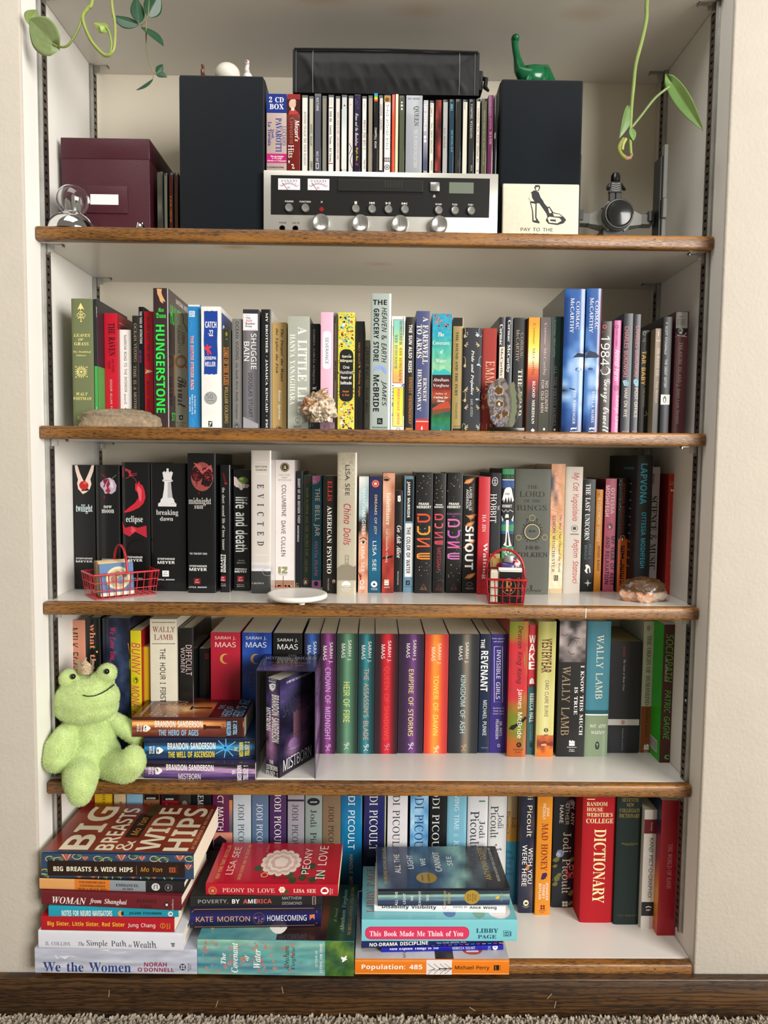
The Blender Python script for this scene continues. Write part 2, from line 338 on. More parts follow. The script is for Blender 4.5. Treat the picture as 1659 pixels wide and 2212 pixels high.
# ------------------------------------------------------------------ books and discs, metric (lengths of prints in tenths of a millimetre)
# [shelf, U upright or Y lying, origin, yaw, thickness, height, depth, colour, build, surface, label, disc case, page colour, prints]
# prints: T text, R rectangle, E ellipse, P polygon, L line, I smooth picture, D dots, Q pill, B band; on S spine, F front, K back; small letters take fractions of the cover
T, R, E, P, L, I, D, Q, B, S, F, K, A, U, Y = 'TREPLIDQBSFKAUY'
n, b, s, i, k, c, f, o, j, h, d, v, p, m, g, r, t, e = 'nbsikcfojhdvpmgrte'
Q2 = 'Q2'
PAL = ("6b7350", "e9e0cc", "e6d98a", "26272d", "46a050", "f2f0ea", "bfe0bf", "a02a30", "c4162c", "1c1214", "2a1014", "e6c2bc", "8e1220", "d8a0a0", "3c1418", "55565a", "1a1a1a", "2b2622", "b09f86", "131516", "e8e8e6", "a0449c", "d8c832", "bd1a2c", "6e0d16", "e8cf9c", "a0242c", "560a12", "3a2a2d", "d8a878", "3ce04c", "2fe04a", "22346e", "d03038", "321f22", "30d848", "e0e0e0", "b98a62", "938d7b", "8a6438", "6e4c28", "9a7444", "7e5a34", "6a6454", "2a84c2", "d8dcd8", "e9eeee", "2a7ab4", "f2ece4", "ec5a38", "5aa6d8", "e6e4de", "1c3f94", "d23a40", "a2a2a0", "8a8a8a", "70706e", "2a2a2a", "1a3a84", "2e2f22", "c97a3c", "b86a30", "cfa868", "8a7a30", "b8a060", "7a7875", "33312f", "6b686c", "5e5b5f", "77747a", "4f4d52", "2f2e33", "f0eeee", "c83a5a", "c8304e", "9a979c", "c4c1bb", "b5975e", "33241a", "c8b890", "a6aa9d", "e8e8dc", "4a4c48", "aaa6a0", "d8d4cc", "e2b4c8", "f0eaf0", "33303a", "a87088", "8a8a78", "d2c84c", "7a9a3a", "e8dc6a", "c8b030", "6ab0b8", "b8502a", "f0ecc8", "d878a0", "f2ecd2", "6ab4c4", "e0803a", "c98a4a", "d8cba0", "928d80", "3a3630", "a4afa9", "88a2dc", "6a88cc", "8a4a4a", "7fc4b4", "a8d08a", "e8dc50", "e8d040", "e8a860", "7a2030", "2a6aa0", "8a5a2a", "e0d03a", "ece23c", "d8d86a", "d0407a", "24466e", "3a6a9a", "ffffff", "33383a", "d89a3a", "3a3a3a", "a9702e", "4a5078", "c5352b", "e8d8c8", "3a7a80", "2f97b8", "349cb4", "45a9a4", "5cb49a", "8cc09a", "96c8a0", "2fa0a0", "4a3a34", "3a2226", "4a2226", "6a2a28", "a8442e", "8a4a34", "1d5052", "2f6a42", "2f7a52", "2a7468", "b8664a", "c87a5a", "b34a34", "7a4a34", "37b0b0", "9d8752", "2a241a", "4a3c22", "3a301c", "c8ccd4", "b8c4cc", "c9b98a", "7fa0b4", "b9a67e", "c8c8c4", "9a3d36", "e0b090", "dc8a68", "d87a58", "e8c078", "d2c8b4", "b29c8c", "b8602a", "dc8f1a", "eeb426", "f2cc4a", "f6e8b0", "d0602a", "9a2c24", "4a1c26", "1c1820", "4a3214", "f0dcc8", "685d5a", "5a504e", "7a6c68", "4a423e", "3a3620", "2c2a18", "c4b0a8", "d0c0b8", "2c423e", "2a4a44", "a8a08e", "1f3f78", "16294a", "2a5596", "4f7cb8", "8fb0d8", "c4d8ec", "101c34", "2f5f9e", "2a4a80", "14243e", "1b1d22", "e8e2d4", "e2dcc8", "5a5652", "d83a3a", "c23a30", "9a3a30", "c8689a", "f4dce6", "6a2a3a", "2a1a22", "4a2034", "c0656e", "76a6b6", "b8747a", "5a9aa8", "1a1712", "d8a81e", "9a8a68", "b8a888", "5a5240", "a89a78", "7c6b5a", "8c7a66", "84725f", "6a5a4c", "4a4038", "332e28", "dcc8b0", "c4b098", "e0d0b8", "9a8c70", "5a6066", "5a3034", "96958f", "c8c0b4", "c8b8b0", "c8a8a4", "b89894", "e2cdbf", "dcc4b4", "b3231f", "d8574a", "cfe2e2", "b8a8bc", "7a1a2a", "8a2438", "d8ccd8", "a02a3e", "6a7a4a", "6a2028", "8a1420", "b83040", "c04048", "c8283a", "e0606a", "8a1c2a", "b8263a", "d84a58", "d0d0d0", "b8b4b8", "a8a4a8", "9a4a48", "b85a58", "7a1a22", "a03038", "4a1014", "e8d0d0", "5a1418", "b8262e", "9a2034", "64803c", "93ab62", "cfc8c1", "4a4644", "3c4250", "c4bcc0", "dcd8dc", "b8b4b0", "e2dbd9", "d8c890", "6a5a34", "8f9068", "9c7a60", "b0705c", "3a3e48", "c8a890", "8a3a34", "1b232d", "d8a83a", "2f4538", "b09c68", "5a1420", "c8b088", "2b6a82", "2b7088", "3a8298", "2b6478", "2f7a94", "e08ac0", "1f3a6a", "b8352c", "b0aca8", "b9b19c", "c4bca6", "b0a68e", "8c8272", "5f584e", "6f685c", "9a9080", "b02c3a", "c89878", "b8ccd0", "9cb8bc", "d8a084", "c8886c", "e4b498", "a86a50", "d8c8b8", "f0e0d4", "1b3560", "1c2850", "1a4a74", "165a80", "15607e", "134e6c", "e8c8b8", "e6d898", "a0463b", "7c2822", "a8382e", "3a2420", "5a3428", "668aa0", "2c3c46", "c8a878", "d85030", "e09838", "d85a32", "e08a36", "9a6a44", "7ab0d0", "d85a60", "d0485a", "b84048", "8a3438", "b070b0", "d070a8", "b860b0", "d060a0", "d078b8", "8a4a64", "c87a48", "dca060", "c08a58", "c8985a", "c02c36", "a8925a", "3c8a58", "16301f", "a8c0d8", "53554c", "22231e", "a89a6a", "d2bfa0", "c88a64", "1f3a4a", "d2b860", "e0d0b0", "c8946c", "d8c8a8", "b8353a", "6a8088", "d3882a", "f0dcb8", "3a240e", "c25c76", "f0c8d2", "f0e0e4", "5a1428", "d7631c", "b8452a", "2a9cb2", "2f6a80", "8a9298", "b32920", "e8c0b8", "e4b4ac", "8a1a1c", "a84a48", "b8b0a4", "33201c", "e09068", "e8c84a", "1a2136", "141a2c", "2a3654", "3a4a6a", "101522", "c02c58", "d8803a", "d8c030", "d2c61e", "cf3a5a", "9e1526", "cfa81e", "87181f", "e0c8cc", "d8c0c4", "b31d36", "cfa050", "2a50aa", "14307c", "dfe6f0", "b08a40", "4a5f8a", "24283c", "2a4a8e", "3a6ab8", "6a2a66", "2e1a2c", "5e2a5a", "9a4a94", "c8b0dc", "d0b8d8", "3f6a50", "24342c", "3a5a48", "6a9a78", "46725a", "dce27a", "1f5a62", "14363c", "3f9098", "d8a07c", "3a1a22", "d82a3c", "7a1424", "2a161c", "e0503c", "b89098", "43284e", "2a1c30", "34223e", "4a2c58", "7a4a86", "e8e088", "e8e4ec", "e0582e", "f09a3c", "ee8434", "d84a34", "f4e06a", "f4ece0", "2c3136", "b8d8e0", "c8a070", "dfe4e8", "9aa4b0", "372a7a", "d0d0e8", "d8d8ec", "e8e8f4", "b8b8d8", "c8c8e0", "7f8a2c", "c8303c", "8a6a28", "6f7a26", "b05a24", "6a8a2a", "c03440", "28585a", "f0e4da", "e8e0d8", "5a2024", "8a4040", "d0d8cc", "8fb0ac", "15302e", "c4be78", "9a9a4e", "b4b062", "d6cf94", "c86a30", "b0502a", "8a3c24", "e07a2a", "d8701e", "7a2f20", "dca070", "f0a050", "5a1f1a", "5a2f1a", "3a2a18", "3a3436", "8a7f7e", "b0a4a2", "6f6666", "262224", "a08a6a", "478a9c", "3f7f92", "1c5664", "8a9c7e", "1a211c", "a89870", "a83a34", "b04a40", "cac8b6", "8e4a24", "3a1c10", "4a4a40", "c2c4b6", "4a2321", "54b84c", "d8c8c0", "6ad060", "2cb82c", "3a3050", "2a2440", "4a3a66", "6a4a8a", "8a6a9a", "c8a0c8", "2a2028", "1b3454", "1f3a5c", "2a5a8a", "5ac0e8", "6ac8f0", "3aa0dc", "14304e", "f0d83a", "5a2a22", "6a3024", "f0b878", "3a1a18", "2a1210", "f8dca0", "8ac8ec", "5a3020", "c0a890", "7ab8dc", "3a2c0c", "84aec8", "855a3c", "14181d", "5c1e48", "d88a70", "a86a6a", "4a3c48", "3a2a34", "c87a50", "7a6a70", "26344a", "58708f", "432b58", "9896a0", "8a9892", "14202c", "1e2e38", "7c6850", "0b6796", "0a6a9c", "0f78aa", "0a4a70", "0a2c48", "b8a878", "22255c", "262a66", "1a1c44", "12132c", "a8b070", "78aed6", "5a9acc", "8abce0", "a8d0e8", "4a84b8", "78b2c8", "d8eaf0", "e8f2f6", "d4d4d8", "3a7a3a", "2a3a5a", "1f7aa0", "c0a078", "c89a50", "c08a30", "2a8ab0", "17688c", "1a5a7a", "5a3a1c", "10344a", "e4dcb8", "b87a3a", "e0d8b0", "c8c4a8", "d08420", "8a2a1c", "3a1a4a", "7a1a1a", "c04058", "e08a90", "a82a40", "d86a78", "8a9ac0", "b8c0d8", "6a6a80", "8a8aa0", "6a743a", "8a8a4c", "a2141e", "e6d6a0", "202b28", "8a7a48", "6a6048", "6e1420", "d8c8c8", "a71828", "e0dcd4", "e0a4a4", "8a1c34", "c85a2a", "d8903a", "b6bac9", "a4a9bc", "d8dae2", "22397c", "8e1f44", "4a5a78", "33415e", "22304c", "ae1724", "f0b83a", "1e98b0", "16323a", "12262e", "681822", "33090f", "d57826", "2a1408", "8a8c90", "2c4664", "f0e4cc", "c85a40", "d89a78", "c8b878", "5a7a4a", "241410", "a86a30", "a8502c", "6a3a24", "85311e", "6e2418", "9a4326", "ece2c4", "d8b890", "4f8f94", "6aa0a0", "7fb0a0", "3f7a94", "5aa098", "8ab89a", "6a9a80", "2f5a2a", "466e2a", "254a3a", "6a8a3a", "a88a80", "b0806c", "9a7a78", "16282c", "2a1c1a", "6a3a2a", "28422a", "16281c", "a8862a", "d8b860", "22226a", "1a1a48", "a8744a", "dfa46a", "6a4a5a", "d87a6a", "8a5a6a", "d8804a", "d05048", "c05048", "3a3c40", "b88a2a", "b3132a", "ead9a8", "e0b8a0", "3a5028", "e0b070", "2f4420", "d8b4a4", "de7717", "f0c890", "2a1c14", "8a4a14", "c4c4c8", "b84a30", "e8d8d0", "1a20a0", "b8bce8", "142054", "3ab0c8", "d84a6a", "e8b03a", "c8d0e8", "7ac3cb", "d2365f", "f6e8ec", "174a66", "74bac2", "b83a44", "3a6aa0", "6a9a8a", "d8708a", "1c3a2a", "4a627a", "6a8a90", "8ab0a4", "3a4a54", "c8b060", "a8883a", "d8b030", "b8a050", "9a7c34", "b09c94", "1c2f7c", "3a4a86", "23388a", "b0246e", "2a2a3a", "6a1c16", "8a2a2a", "d8a890", "c8b8a8", "b03a34", "9a6a5a", "b0ac98", "4c4c58", "7e7c70", "a85a54", "6a6a64", "8a4a3a", "bdc2bf", "dcdcd6", "d0d0ca", "a84a3a", "221c30", "1c1828", "e0d8e8", "e0c84a", "5a3a6a", "3a4a7a", "a83a5a", "6a4a44", "8a8a84", "3a8ad0", "3ab04a", "e0c83a", "d83a30", "b08a4a", "6a4a34", "e2dcae", "4f5440", "9a9ea4", "8a8a98", "4a5068", "d8d4c4", "5a2422", "7ab0c4", "6a7a5a", "55543f", "a8a48a", "5c2547", "a8849a", "c8a8b8", "5a5a50", "6a6a5c", "3e3e36", "b0aca0", "6e1c14", "c8903a", "4a4070", "6a4a7a", "8a5a80", "b08ab0", "7a5468", "3a3448")
BOOKS = [
[2,U,[.0385,.045,1.0349],0,.0366,.2166,.15,0,h,c,"sage green clothbound book with gilt ornaments, standing at the end beside the white wall",0,1,[[T,S,[35,1527,315,1578],2,"LEAVES",k,h],[T,S,[115,1460,205,1504],2,"OF",k,h],[T,S,[44,1383,292,1437],2,"GRASS",k,h],[T,S,[16,1261,324,1292],2,"The Deathbed",k,h],[T,S,[75,1202,241,1229],2,"Edition",k,h],[T,S,[66,538,261,589],2,"WALT",k,h],[T,S,[7,463,328,514],2,"WHITMAN",k,h],[T,S,[83,130,141,185],2,"EL",s,h],[P,S,[[158,1057],[169,995],[204,1048],[189,987],[242,1023],[205,971],[267,985],[213,950],[276,940],[213,928],[266,894],[204,907],[239,856],[188,891],[200,829],[167,882],[154,820],[144,882],[109,828],[123,890],[71,853],[108,906],[46,892],[99,926],[37,937],[100,949],[47,982],[109,970],[74,1021],[125,986],[113,1047],[146,995]],2],[E,S,[99,877,214,999],0],[E,S,[109,888,204,989],2,.167],[P,S,[[157,969],[162,951],[178,960],[169,944],[187,939],[169,933],[178,917],[161,926],[156,908],[151,926],[134,917],[144,933],[126,938],[144,943],[135,960],[151,951]],2],[P,S,[[65,1042],[68,1031],[81,1031],[71,1023],[74,1012],[64,1018],[54,1011],[58,1023],[48,1030],[60,1031]],2],[P,S,[[255,1036],[259,1025],[271,1025],[261,1017],[265,1006],[255,1012],[245,1005],[248,1017],[239,1024],[251,1025]],2],[P,S,[[65,864],[69,853],[81,853],[71,845],[74,834],[65,841],[54,834],[58,845],[49,852],[61,853]],2],[P,S,[[256,875],[260,864],[272,864],[262,856],[265,845],[255,852],[245,845],[249,856],[239,863],[252,864]],2],[P,S,[[166,2094],[196,2036],[225,1981],[178,2000],[164,1960],[151,2000],[110,1979],[136,2035]],2],[E,S,[128,1893,209,1953],2,.208],[E,S,[98,1851,152,1918],2,.25],[E,S,[188,1852,242,1919],2,.25],[L,S,[[169,1960],[167,1776]],2,11],[L,S,[[116,1829],[167,1860],[221,1830]],2,11],[L,S,[[149,1782],[188,1783]],2,11]]],
[2,U,[.0766,.045,1.0349],0,.0056,.2161,.15,3,p,s,"slim black and green book beside the sage green clothbound book",0,1,[[B,A,[1038,-17],4],[T,S,[40,1863,65,2031],5,"JOUDAH",b,d],[T,S,[15,154,39,351],6,"Milkweed",n,d],[R,S,[-11,-17,1,2161],7]]],
[2,U,[.0827,.075,1.0349],0,.0227,.1989,.13,8,p,s,"red book with narrow black vertical lettering and a dark red cover",0,1,[[T,S,[73,1257,186,1822],9,"THE RAVEN",S,d],[T,S,[127,968,169,1210],10,"AND OTHER",s,d],[T,S,[61,1031,100,1170],10,"POEMS",s,d],[T,S,[92,271,127,846],11,"EDGAR ALLAN POE",n,d],[r,F,[0,0,1,1],12],[r,F,[.08,.07,1,.075],13],[r,F,[.12,.1,1,.95],14]]],
[2,U,[.1057,.0853,1.0349],0,.0201,.1728,.11,5,p,s,"slender white paperback with plain black vertical lettering, shorter than the red one behind",0,1,[[T,S,[74,641,120,1633],3,"NARROW ROAD TO THE INTERIOR",n,d],[T,S,[66,434,112,609],15,"BASHŌ",n,d],[P,S,[[91,374],[117,332],[90,289],[64,331]],16]]],
[2,U,[.1315,.075,1.0349],0,.0108,.1952,.125,17,p,s,"dark brown book with tan capitals down the spine beside the slender white paperback",0,1,[[T,S,[26,1158,75,1819],18,"OCEAN VUONG",s,d],[T,S,[12,267,60,1094],18,"TIME IS A MOTHER",s,d]]],
[2,U,[.1427,.075,1.0349],0,.0089,.2104,.13,19,p,s,"thin black book with white condensed title and purple author name",0,1,[[T,S,[17,1476,59,2027],20,"THE TUSKS OF EXTINCTION",b,d],[T,S,[11,1147,42,1355],21,"RAY NAYLER",b,d],[P,S,[[11,322],[15,312],[26,312],[17,304],[20,294],[10,300],[1,294],[4,304],[-4,311],[6,312]],22]]],
[2,U,[.1535,.07,1.0349],0,.0153,.2018,.13,23,p,s,"red book with dark red lettering and a small cream hand on the spine",0,1,[[T,S,[48,1172,92,1916],24,"KLARA AND THE SUN",s,d],[E,S,[32,968,116,1016],25],[L,S,[[48,1004],[17,1026]],25,11],[L,S,[[51,987],[9,977]],25,11],[L,S,[[56,975],[16,952]],25,11],[E,S,[75,984,96,1001],26],[L,S,[[86,992],[135,993]],25,15],[T,S,[33,158,77,822],27,"KAZUO ISHIGURO",s,d]]],
[2,U,[.1768,.045,1.0349],0,.0256,.2359,.16,28,h,g,"tall dark plum hardcover with huge neon green vertical title",0,1,[[P,S,[[69,2349],[154,2344],[145,2280],[170,2214],[211,2139],[198,2130],[169,2150],[177,2105],[152,2113],[123,2138],[107,2196],[77,2262]],29],[T,S,[88,1962,186,2032],30,"Kat",f,h],[T,S,[51,1858,219,1945],30,"Dunn",f,h],[T,S,[42,261,194,1747],31,"HUNGERSTONE",b,d],[E,S,[45,20,141,116],32],[L,S,[[72,88],[113,44]],5,13],[L,S,[[113,89],[72,44]],5,13],[E,S,[101,39,118,56],33],[r,F,[0,0,1,1],34],[t,F,[.08,.1,.55,.24],35,"HUNGER",b,h],[t,F,[.3,.03,.98,.065],36,"NATIONAL BESTSELLER",b,h],[r,F,[.2,.45,.45,.75],37],[t,F,[.1,.88,.5,.94],35,"STONE",b,h]]],
[2,U,[.2028,.0825,1.0349],0,.0229,.2022,.13,38,p,s,"beige book with a coiled rope ring and brush script title",0,1,[[T,S,[130,1480,176,1683],17,"LIDIA",n,d],[T,S,[48,1340,100,1817],17,"YUKNAVITCH",n,d],[E,S,[1,1069,212,1299],39,.136],[E,S,[22,1086,197,1281],40,.143],[E,S,[34,1102,175,1262],41,.174],[L,S,[[188,1124],[202,1072],[216,1098]],42,17],[L,S,[[130,2022],[156,1940],[152,1870],[198,1767],[224,1698]],40,17],[T,S,[44,387,195,922],17,"Thrust",c,d],[R,S,[68,171,134,250],16],[T,S,[83,188,121,232],5,"A",n,h],[T,S,[18,105,186,137],43,"Riverhead",i,h],[T,S,[53,60,152,91],43,"Books",i,h]]],
[2,U,[.2344,.05,1.0349],0,.0206,.2103,.125,44,p,s,"sky blue paperback with orange vertical title and worn white corners",0,1,[[R,S,[7,2070,212,2103],45],[R,S,[21,1897,118,1994],46],[T,S,[29,1948,111,1985],47,"DEL",b,h],[T,S,[29,1905,110,1940],47,"REY",b,h],[T,S,[44,662,94,1578],48,"THE EMPIRE STRIKES BACK",b,d],[T,S,[40,668,88,1575],49,"THE EMPIRE STRIKES BACK",b,d],[T,S,[95,254,125,559],5,"by Donald F. Glut",b,d],[T,S,[51,244,81,581],5,"Based on a story by",b,d],[T,S,[13,291,39,539],5,"George Lucas",b,d],[L,S,[[29,1653],[68,1766],[40,1841]],50,6],[L,S,[[57,177],[94,82],[56,24]],50,6]]],
[2,U,[.2593,.04,1.0349],0,.0331,.2053,.135,51,p,s,"white paperback with a jagged blue title block and a silver round seal",0,1,[[P,S,[[49,1973],[109,1981],[137,1974],[184,1984],[225,1976],[278,1982],[281,1753],[272,1492],[279,1231],[268,927],[207,915],[175,926],[132,914],[84,925],[43,915],[52,1228],[42,1489],[51,1732]],52],[T,S,[70,1698,258,1804],5,"CATCH",b,h],[T,S,[116,1560,201,1664],5,"-22",b,h],[P,S,[[87,1425],[115,1416],[106,1382],[162,1398],[174,1375],[128,1341],[166,1289],[177,1248],[147,1263],[115,1304],[128,1233],[105,1240],[96,1313],[53,1340],[49,1381],[64,1387],[83,1363],[87,1393]],53],[T,S,[52,1149,246,1220],5,"JOSEPH",b,h],[T,S,[63,1053,240,1130],5,"HELLER",b,h],[E,S,[44,410,264,628],54],[E,S,[56,421,253,617],55,.077],[T,S,[82,508,196,587],56,"50",n,h],[T,S,[93,462,215,489],56,"Anniversary",b,h],[R,S,[114,33,182,130],57],[L,S,[[127,42],[171,119]],45,12],[E,S,[127,86,154,112],45],[T,S,[91,8,205,23],15,"SIMON &",n,h],[T,S,[79,-18,209,-1],15,"SCHUSTER",n,h],[r,F,[.05,.04,1,.62],58],[t,F,[.1,.13,.75,.24],20,"CATCH",b,h]]],
[2,U,[.2928,.047,1.0349],0,.0148,.1697,.105,59,p,s,"small olive paperback with an orange title strip, deep set between white and grey spines",0,1,[[T,S,[36,752,103,1384],60,"LORD OF THE FLIES",S,d],[R,S,[27,742,34,1397],61],[R,S,[107,743,114,1398],61],[T,S,[45,97,101,724],62,"WILLIAM GOLDING",s,d],[E,S,[59,1572,97,1647],63],[T,S,[62,1514,97,1534],64,"50",n,h]]],
[2,U,[.3097,.05,1.0349],0,.0168,.1874,.13,65,p,s,"grey paperback with dark capitals and an italic title, bird oval at its foot",0,1,[[T,S,[58,1184,112,1833],66,"OCEAN VUONG",n,d],[T,S,[48,177,102,1127],66,"On Earth We’re Briefly Gorgeous",i,d],[E,S,[30,-10,118,116],66,.091],[E,S,[51,11,97,95],66],[E,S,[60,14,87,68],55]]],
[2,U,[.3289,.045,1.0349],0,.027,.2026,.13,67,p,s,"grey paperback with a white square award sticker and tall white title",0,1,[[I,S,[0,-42,270,2026],[[0,1,2,3]],[68,69,67,70]],[R,S,[2,1953,270,2026],71],[R,S,[1,1673,251,1953],72],[L,S,[[13,1944],[13,1683],[232,1686]],73,6],[T,S,[47,1919,119,1936],15,"Winner",n,h],[T,S,[45,1867,128,1900],3,"The",b,h],[T,S,[45,1817,157,1854],74,"2020",b,h],[T,S,[45,1768,210,1808],3,"Booker",b,h],[T,S,[45,1723,153,1761],3,"Prize",b,h],[T,S,[137,1020,228,1621],5,"SHUGGIE",n,d],[T,S,[18,1160,107,1483],5,"BAIN",n,d],[T,S,[94,202,159,953],3,"DOUGLAS STUART",n,d],[P,S,[[-2,213],[262,93],[258,-41],[-2,-44]],75],[P,S,[[107,24],[136,11],[164,25],[145,-8],[139,-42],[124,-42],[120,-8]],16]]],
[2,U,[.3589,.05,1.0349],0,.0168,.204,.135,16,h,s,"narrow black hardcover with evenly spaced white capitals down the whole spine",0,1,[[T,S,[74,-8,117,1980],20,"MY BROTHER • JAMAICA KINCAID • FSG",S,d],[r,F,[0,0,1,1],76]]],
[2,U,[.3766,.06,1.0349],0,.0246,.1843,.13,77,p,s,"tan paperback with dark slanted title and small television emblem",0,1,[[T,S,[135,826,192,1730],78,"The Deeper the Water",k,d],[T,S,[54,977,102,1738],78,"the Uglier the Fish",k,d],[T,S,[97,178,151,691],5,"Katya Apekina",k,d],[R,S,[69,4,160,47],78],[E,S,[78,10,113,41],77],[L,S,[[113,47],[82,74]],78,6],[L,S,[[113,47],[140,74]],78,6],[r,F,[0,0,1,1],79]]],
[2,U,[.406,.04,1.0349],0,.037,.1912,.135,80,p,s,"wide pale grey paperback with two lines of big white capitals, behind the crystal",0,1,[[T,S,[171,289,323,1736],5,"A LITTLE LIFE",S,d],[T,S,[34,419,123,1612],81,"HANYA YANAGIHARA",S,d],[E,S,[132,104,208,206],57,.111],[L,S,[[170,189],[170,121]],57,6],[L,S,[[151,140],[170,121],[189,140]],57,6],[T,S,[98,39,241,68],57,"ANCHOR",n,h],[T,S,[107,-4,231,18],57,"BOOKS",n,h],[r,F,[0,0,1,1],82]]],
[2,U,[.4433,.063,1.0349],0,.0153,.1834,.12,19,p,s,"short black paperback with thin grey capitals, behind the crystal",0,1,[[T,S,[30,803,77,1739],83,"GABRIEL GARCÍA MÁRQUEZ",s,d],[P,S,[[17,740],[60,746],[102,760],[87,727],[106,702],[64,719],[25,703],[44,726]],84],[T,S,[9,-3,67,114],76,"ST",s,d]]],
[2,U,[.4612,.045,1.0349],0,.0213,.1997,.13,85,p,s,"pink paperback with a white rounded label, rising behind the crystal",0,1,[[Q,S,[37,1040,177,1679],86],[T,S,[80,1127,134,1572],87,"SEVERANCE",n,d],[T,S,[83,392,133,719],87,"LING MA",n,d],[E,S,[4,-31,149,129],88,.071],[E,S,[27,-8,126,106],88,.067],[T,S,[54,19,100,84],88,"P",S,h]]],
[2,U,[.4841,.05,1.0349],0,.0052,.2002,.13,89,p,s,"very thin greenish grey booklet between pink and yellow flowered spines",0,1,[[T,S,[6,1828,27,1935],17,"Conrad",b,d],[T,S,[12,859,33,1187],17,"HEART OF DARKNESS",b,d],[T,S,[18,92,37,283],17,"DOVER EDITIONS",b,d]]],
[2,U,[.491,.04,1.0349],0,.0285,.1988,.135,90,p,s,"yellow flower patterned paperback with a black oval title panel",0,1,[[D,S,[0,1372,276,1984],[91,92,93,94,95,96],120,8,25,3,1],[D,S,[10,-34,281,506],[91,92,93,94,95,96,97],110,8,23,4,1],[D,S,[1,505,28,1370],[91,93,95],20,6,13,6,1],[D,S,[263,508,284,1374],[91,93,95],20,6,12,8,1],[P,S,[[93,1838],[99,1796],[130,1826],[107,1790],[149,1793],[108,1780],[143,1755],[103,1771],[113,1730],[94,1767],[75,1730],[84,1771],[45,1754],[79,1780],[38,1791],[80,1790],[57,1825],[88,1796]],98],[P,S,[[67,183],[74,142],[104,170],[83,135],[124,137],[85,123],[118,98],[79,113],[88,73],[68,109],[49,72],[57,113],[18,97],[51,123],[11,135],[53,135],[31,169],[62,142]],98],[L,S,[[57,1558],[134,1484],[172,1410]],99,15],[L,S,[[92,1950],[187,1895]],99,15],[Q,S,[30,487,262,1372],16],[T,S,[69,1230,225,1288],96,"García",b,h],[T,S,[41,1143,246,1207],96,"Márquez",b,h],[T,S,[89,1042,196,1094],5,"One",n,h],[T,S,[39,955,252,1012],5,"Hundred",n,h],[T,S,[49,869,233,921],5,"Years of",b,h],[T,S,[44,778,238,831],5,"Solitude",b,h],[T,S,[83,635,193,676],100,"Harper",b,h],[T,S,[80,582,198,620],100,"& Row",n,h]]],
[2,U,[.5205,.05,1.0349],0,.0153,.1861,.12,16,p,s,"short black paperback with thin orange lettering beside the yellow flowered one",0,1,[[T,S,[48,1135,88,1504],101,"EMILY BRONTË",s,d],[T,S,[50,1073,90,1116],101,"~",n,d],[T,S,[49,584,91,1035],101,"Wuthering Heights",k,d],[E,S,[29,-72,106,5],102],[P,S,[[67,-3],[76,-22],[97,-23],[81,-37],[86,-58],[68,-47],[50,-58],[55,-38],[38,-24],[60,-23]],16]]],
[2,U,[.5361,.06,1.0349],0,.0092,.156,.11,103,p,s,"small thin taupe paperback with slanted lettering, lowest in its row section",0,1,[[T,S,[19,877,73,1446],17,"GHOST WALL",i,d],[T,S,[25,312,71,758],104,"Sarah Moss",i,d],[T,S,[36,-31,63,69],104,"Picador",i,d]]],
[2,U,[.5462,.025,1.0349],0,.0344,.2277,.16,105,h,g,"tallest pale grey green hardcover with hand-drawn black capitals and a blue fish",0,1,[[T,S,[36,2088,269,2172],16,"THE",b,h],[T,S,[186,1135,272,2043],16,"HEAVEN & EARTH",o,d],[T,S,[51,1151,141,2028],16,"GROCERY STORE",b,d],[T,S,[189,408,280,837],16,"JAMES",o,d],[T,S,[54,313,152,928],16,"McBRIDE",b,d],[P,S,[[57,1021],[90,1068],[156,1087],[222,1069],[264,1027],[276,946],[232,971],[213,1014],[147,1026],[100,1018],[54,991]],106],[P,S,[[184,1060],[250,1023],[270,959],[232,986]],107],[R,S,[128,103,217,205],16],[L,S,[[153,126],[156,182],[190,167],[166,145],[198,126]],105,10],[T,S,[50,32,299,62],57,"RIVERHEAD",n,h],[T,S,[105,-19,249,11],57,"BOOKS",n,h]]],
[2,U,[.5818,.04,1.0349],0,.0228,.1935,.135,51,p,s,"white paperback with bright rainbow gradient title panels",0,1,[[R,S,[27,810,202,1881],108],[I,S,[35,820,197,1873],[[0],[1],[2],[3],[4]],[109,110,111,112,113]],[T,S,[130,828,179,1859],114,"TOMORROW, AND TOMORROW,",f,d],[T,S,[54,1055,104,1626],115,"AND TOMORROW",f,d],[R,S,[35,73,215,736],116],[I,S,[43,81,209,729],[[0],[1],[2],[3]],[117,118,111,119]],[T,S,[100,109,153,716],120,"GABRIELLE ZEVIN",f,d],[P,S,[[209,811],[229,802],[236,253],[217,262]],121],[D,S,[22,251,45,809],[121,122],14,6,15,3,1],[D,S,[157,736,233,802],[121,123],12,6,13,5,1],[E,S,[97,-18,166,58],124,.2],[D,S,[106,-52,167,-14],[125],6,6,10,2,1],[L,S,[[-4,1756],[26,1757],[28,1607]],126,6],[L,S,[[195,1923],[211,1796],[203,1609]],126,6]]],
[2,U,[.6062,.04,1.0349],0,.0147,.1925,.13,17,p,s,"black paperback with bold white title over a tan author name",0,1,[[T,S,[49,992,106,1798],5,"THE SUN ALSO RISES",b,d],[T,S,[61,118,117,913],127,"ERNEST HEMINGWAY",b,d],[R,S,[15,-54,162,55],127],[P,S,[[88,7],[103,-21],[108,-54],[69,-54],[73,-22]],5]]],
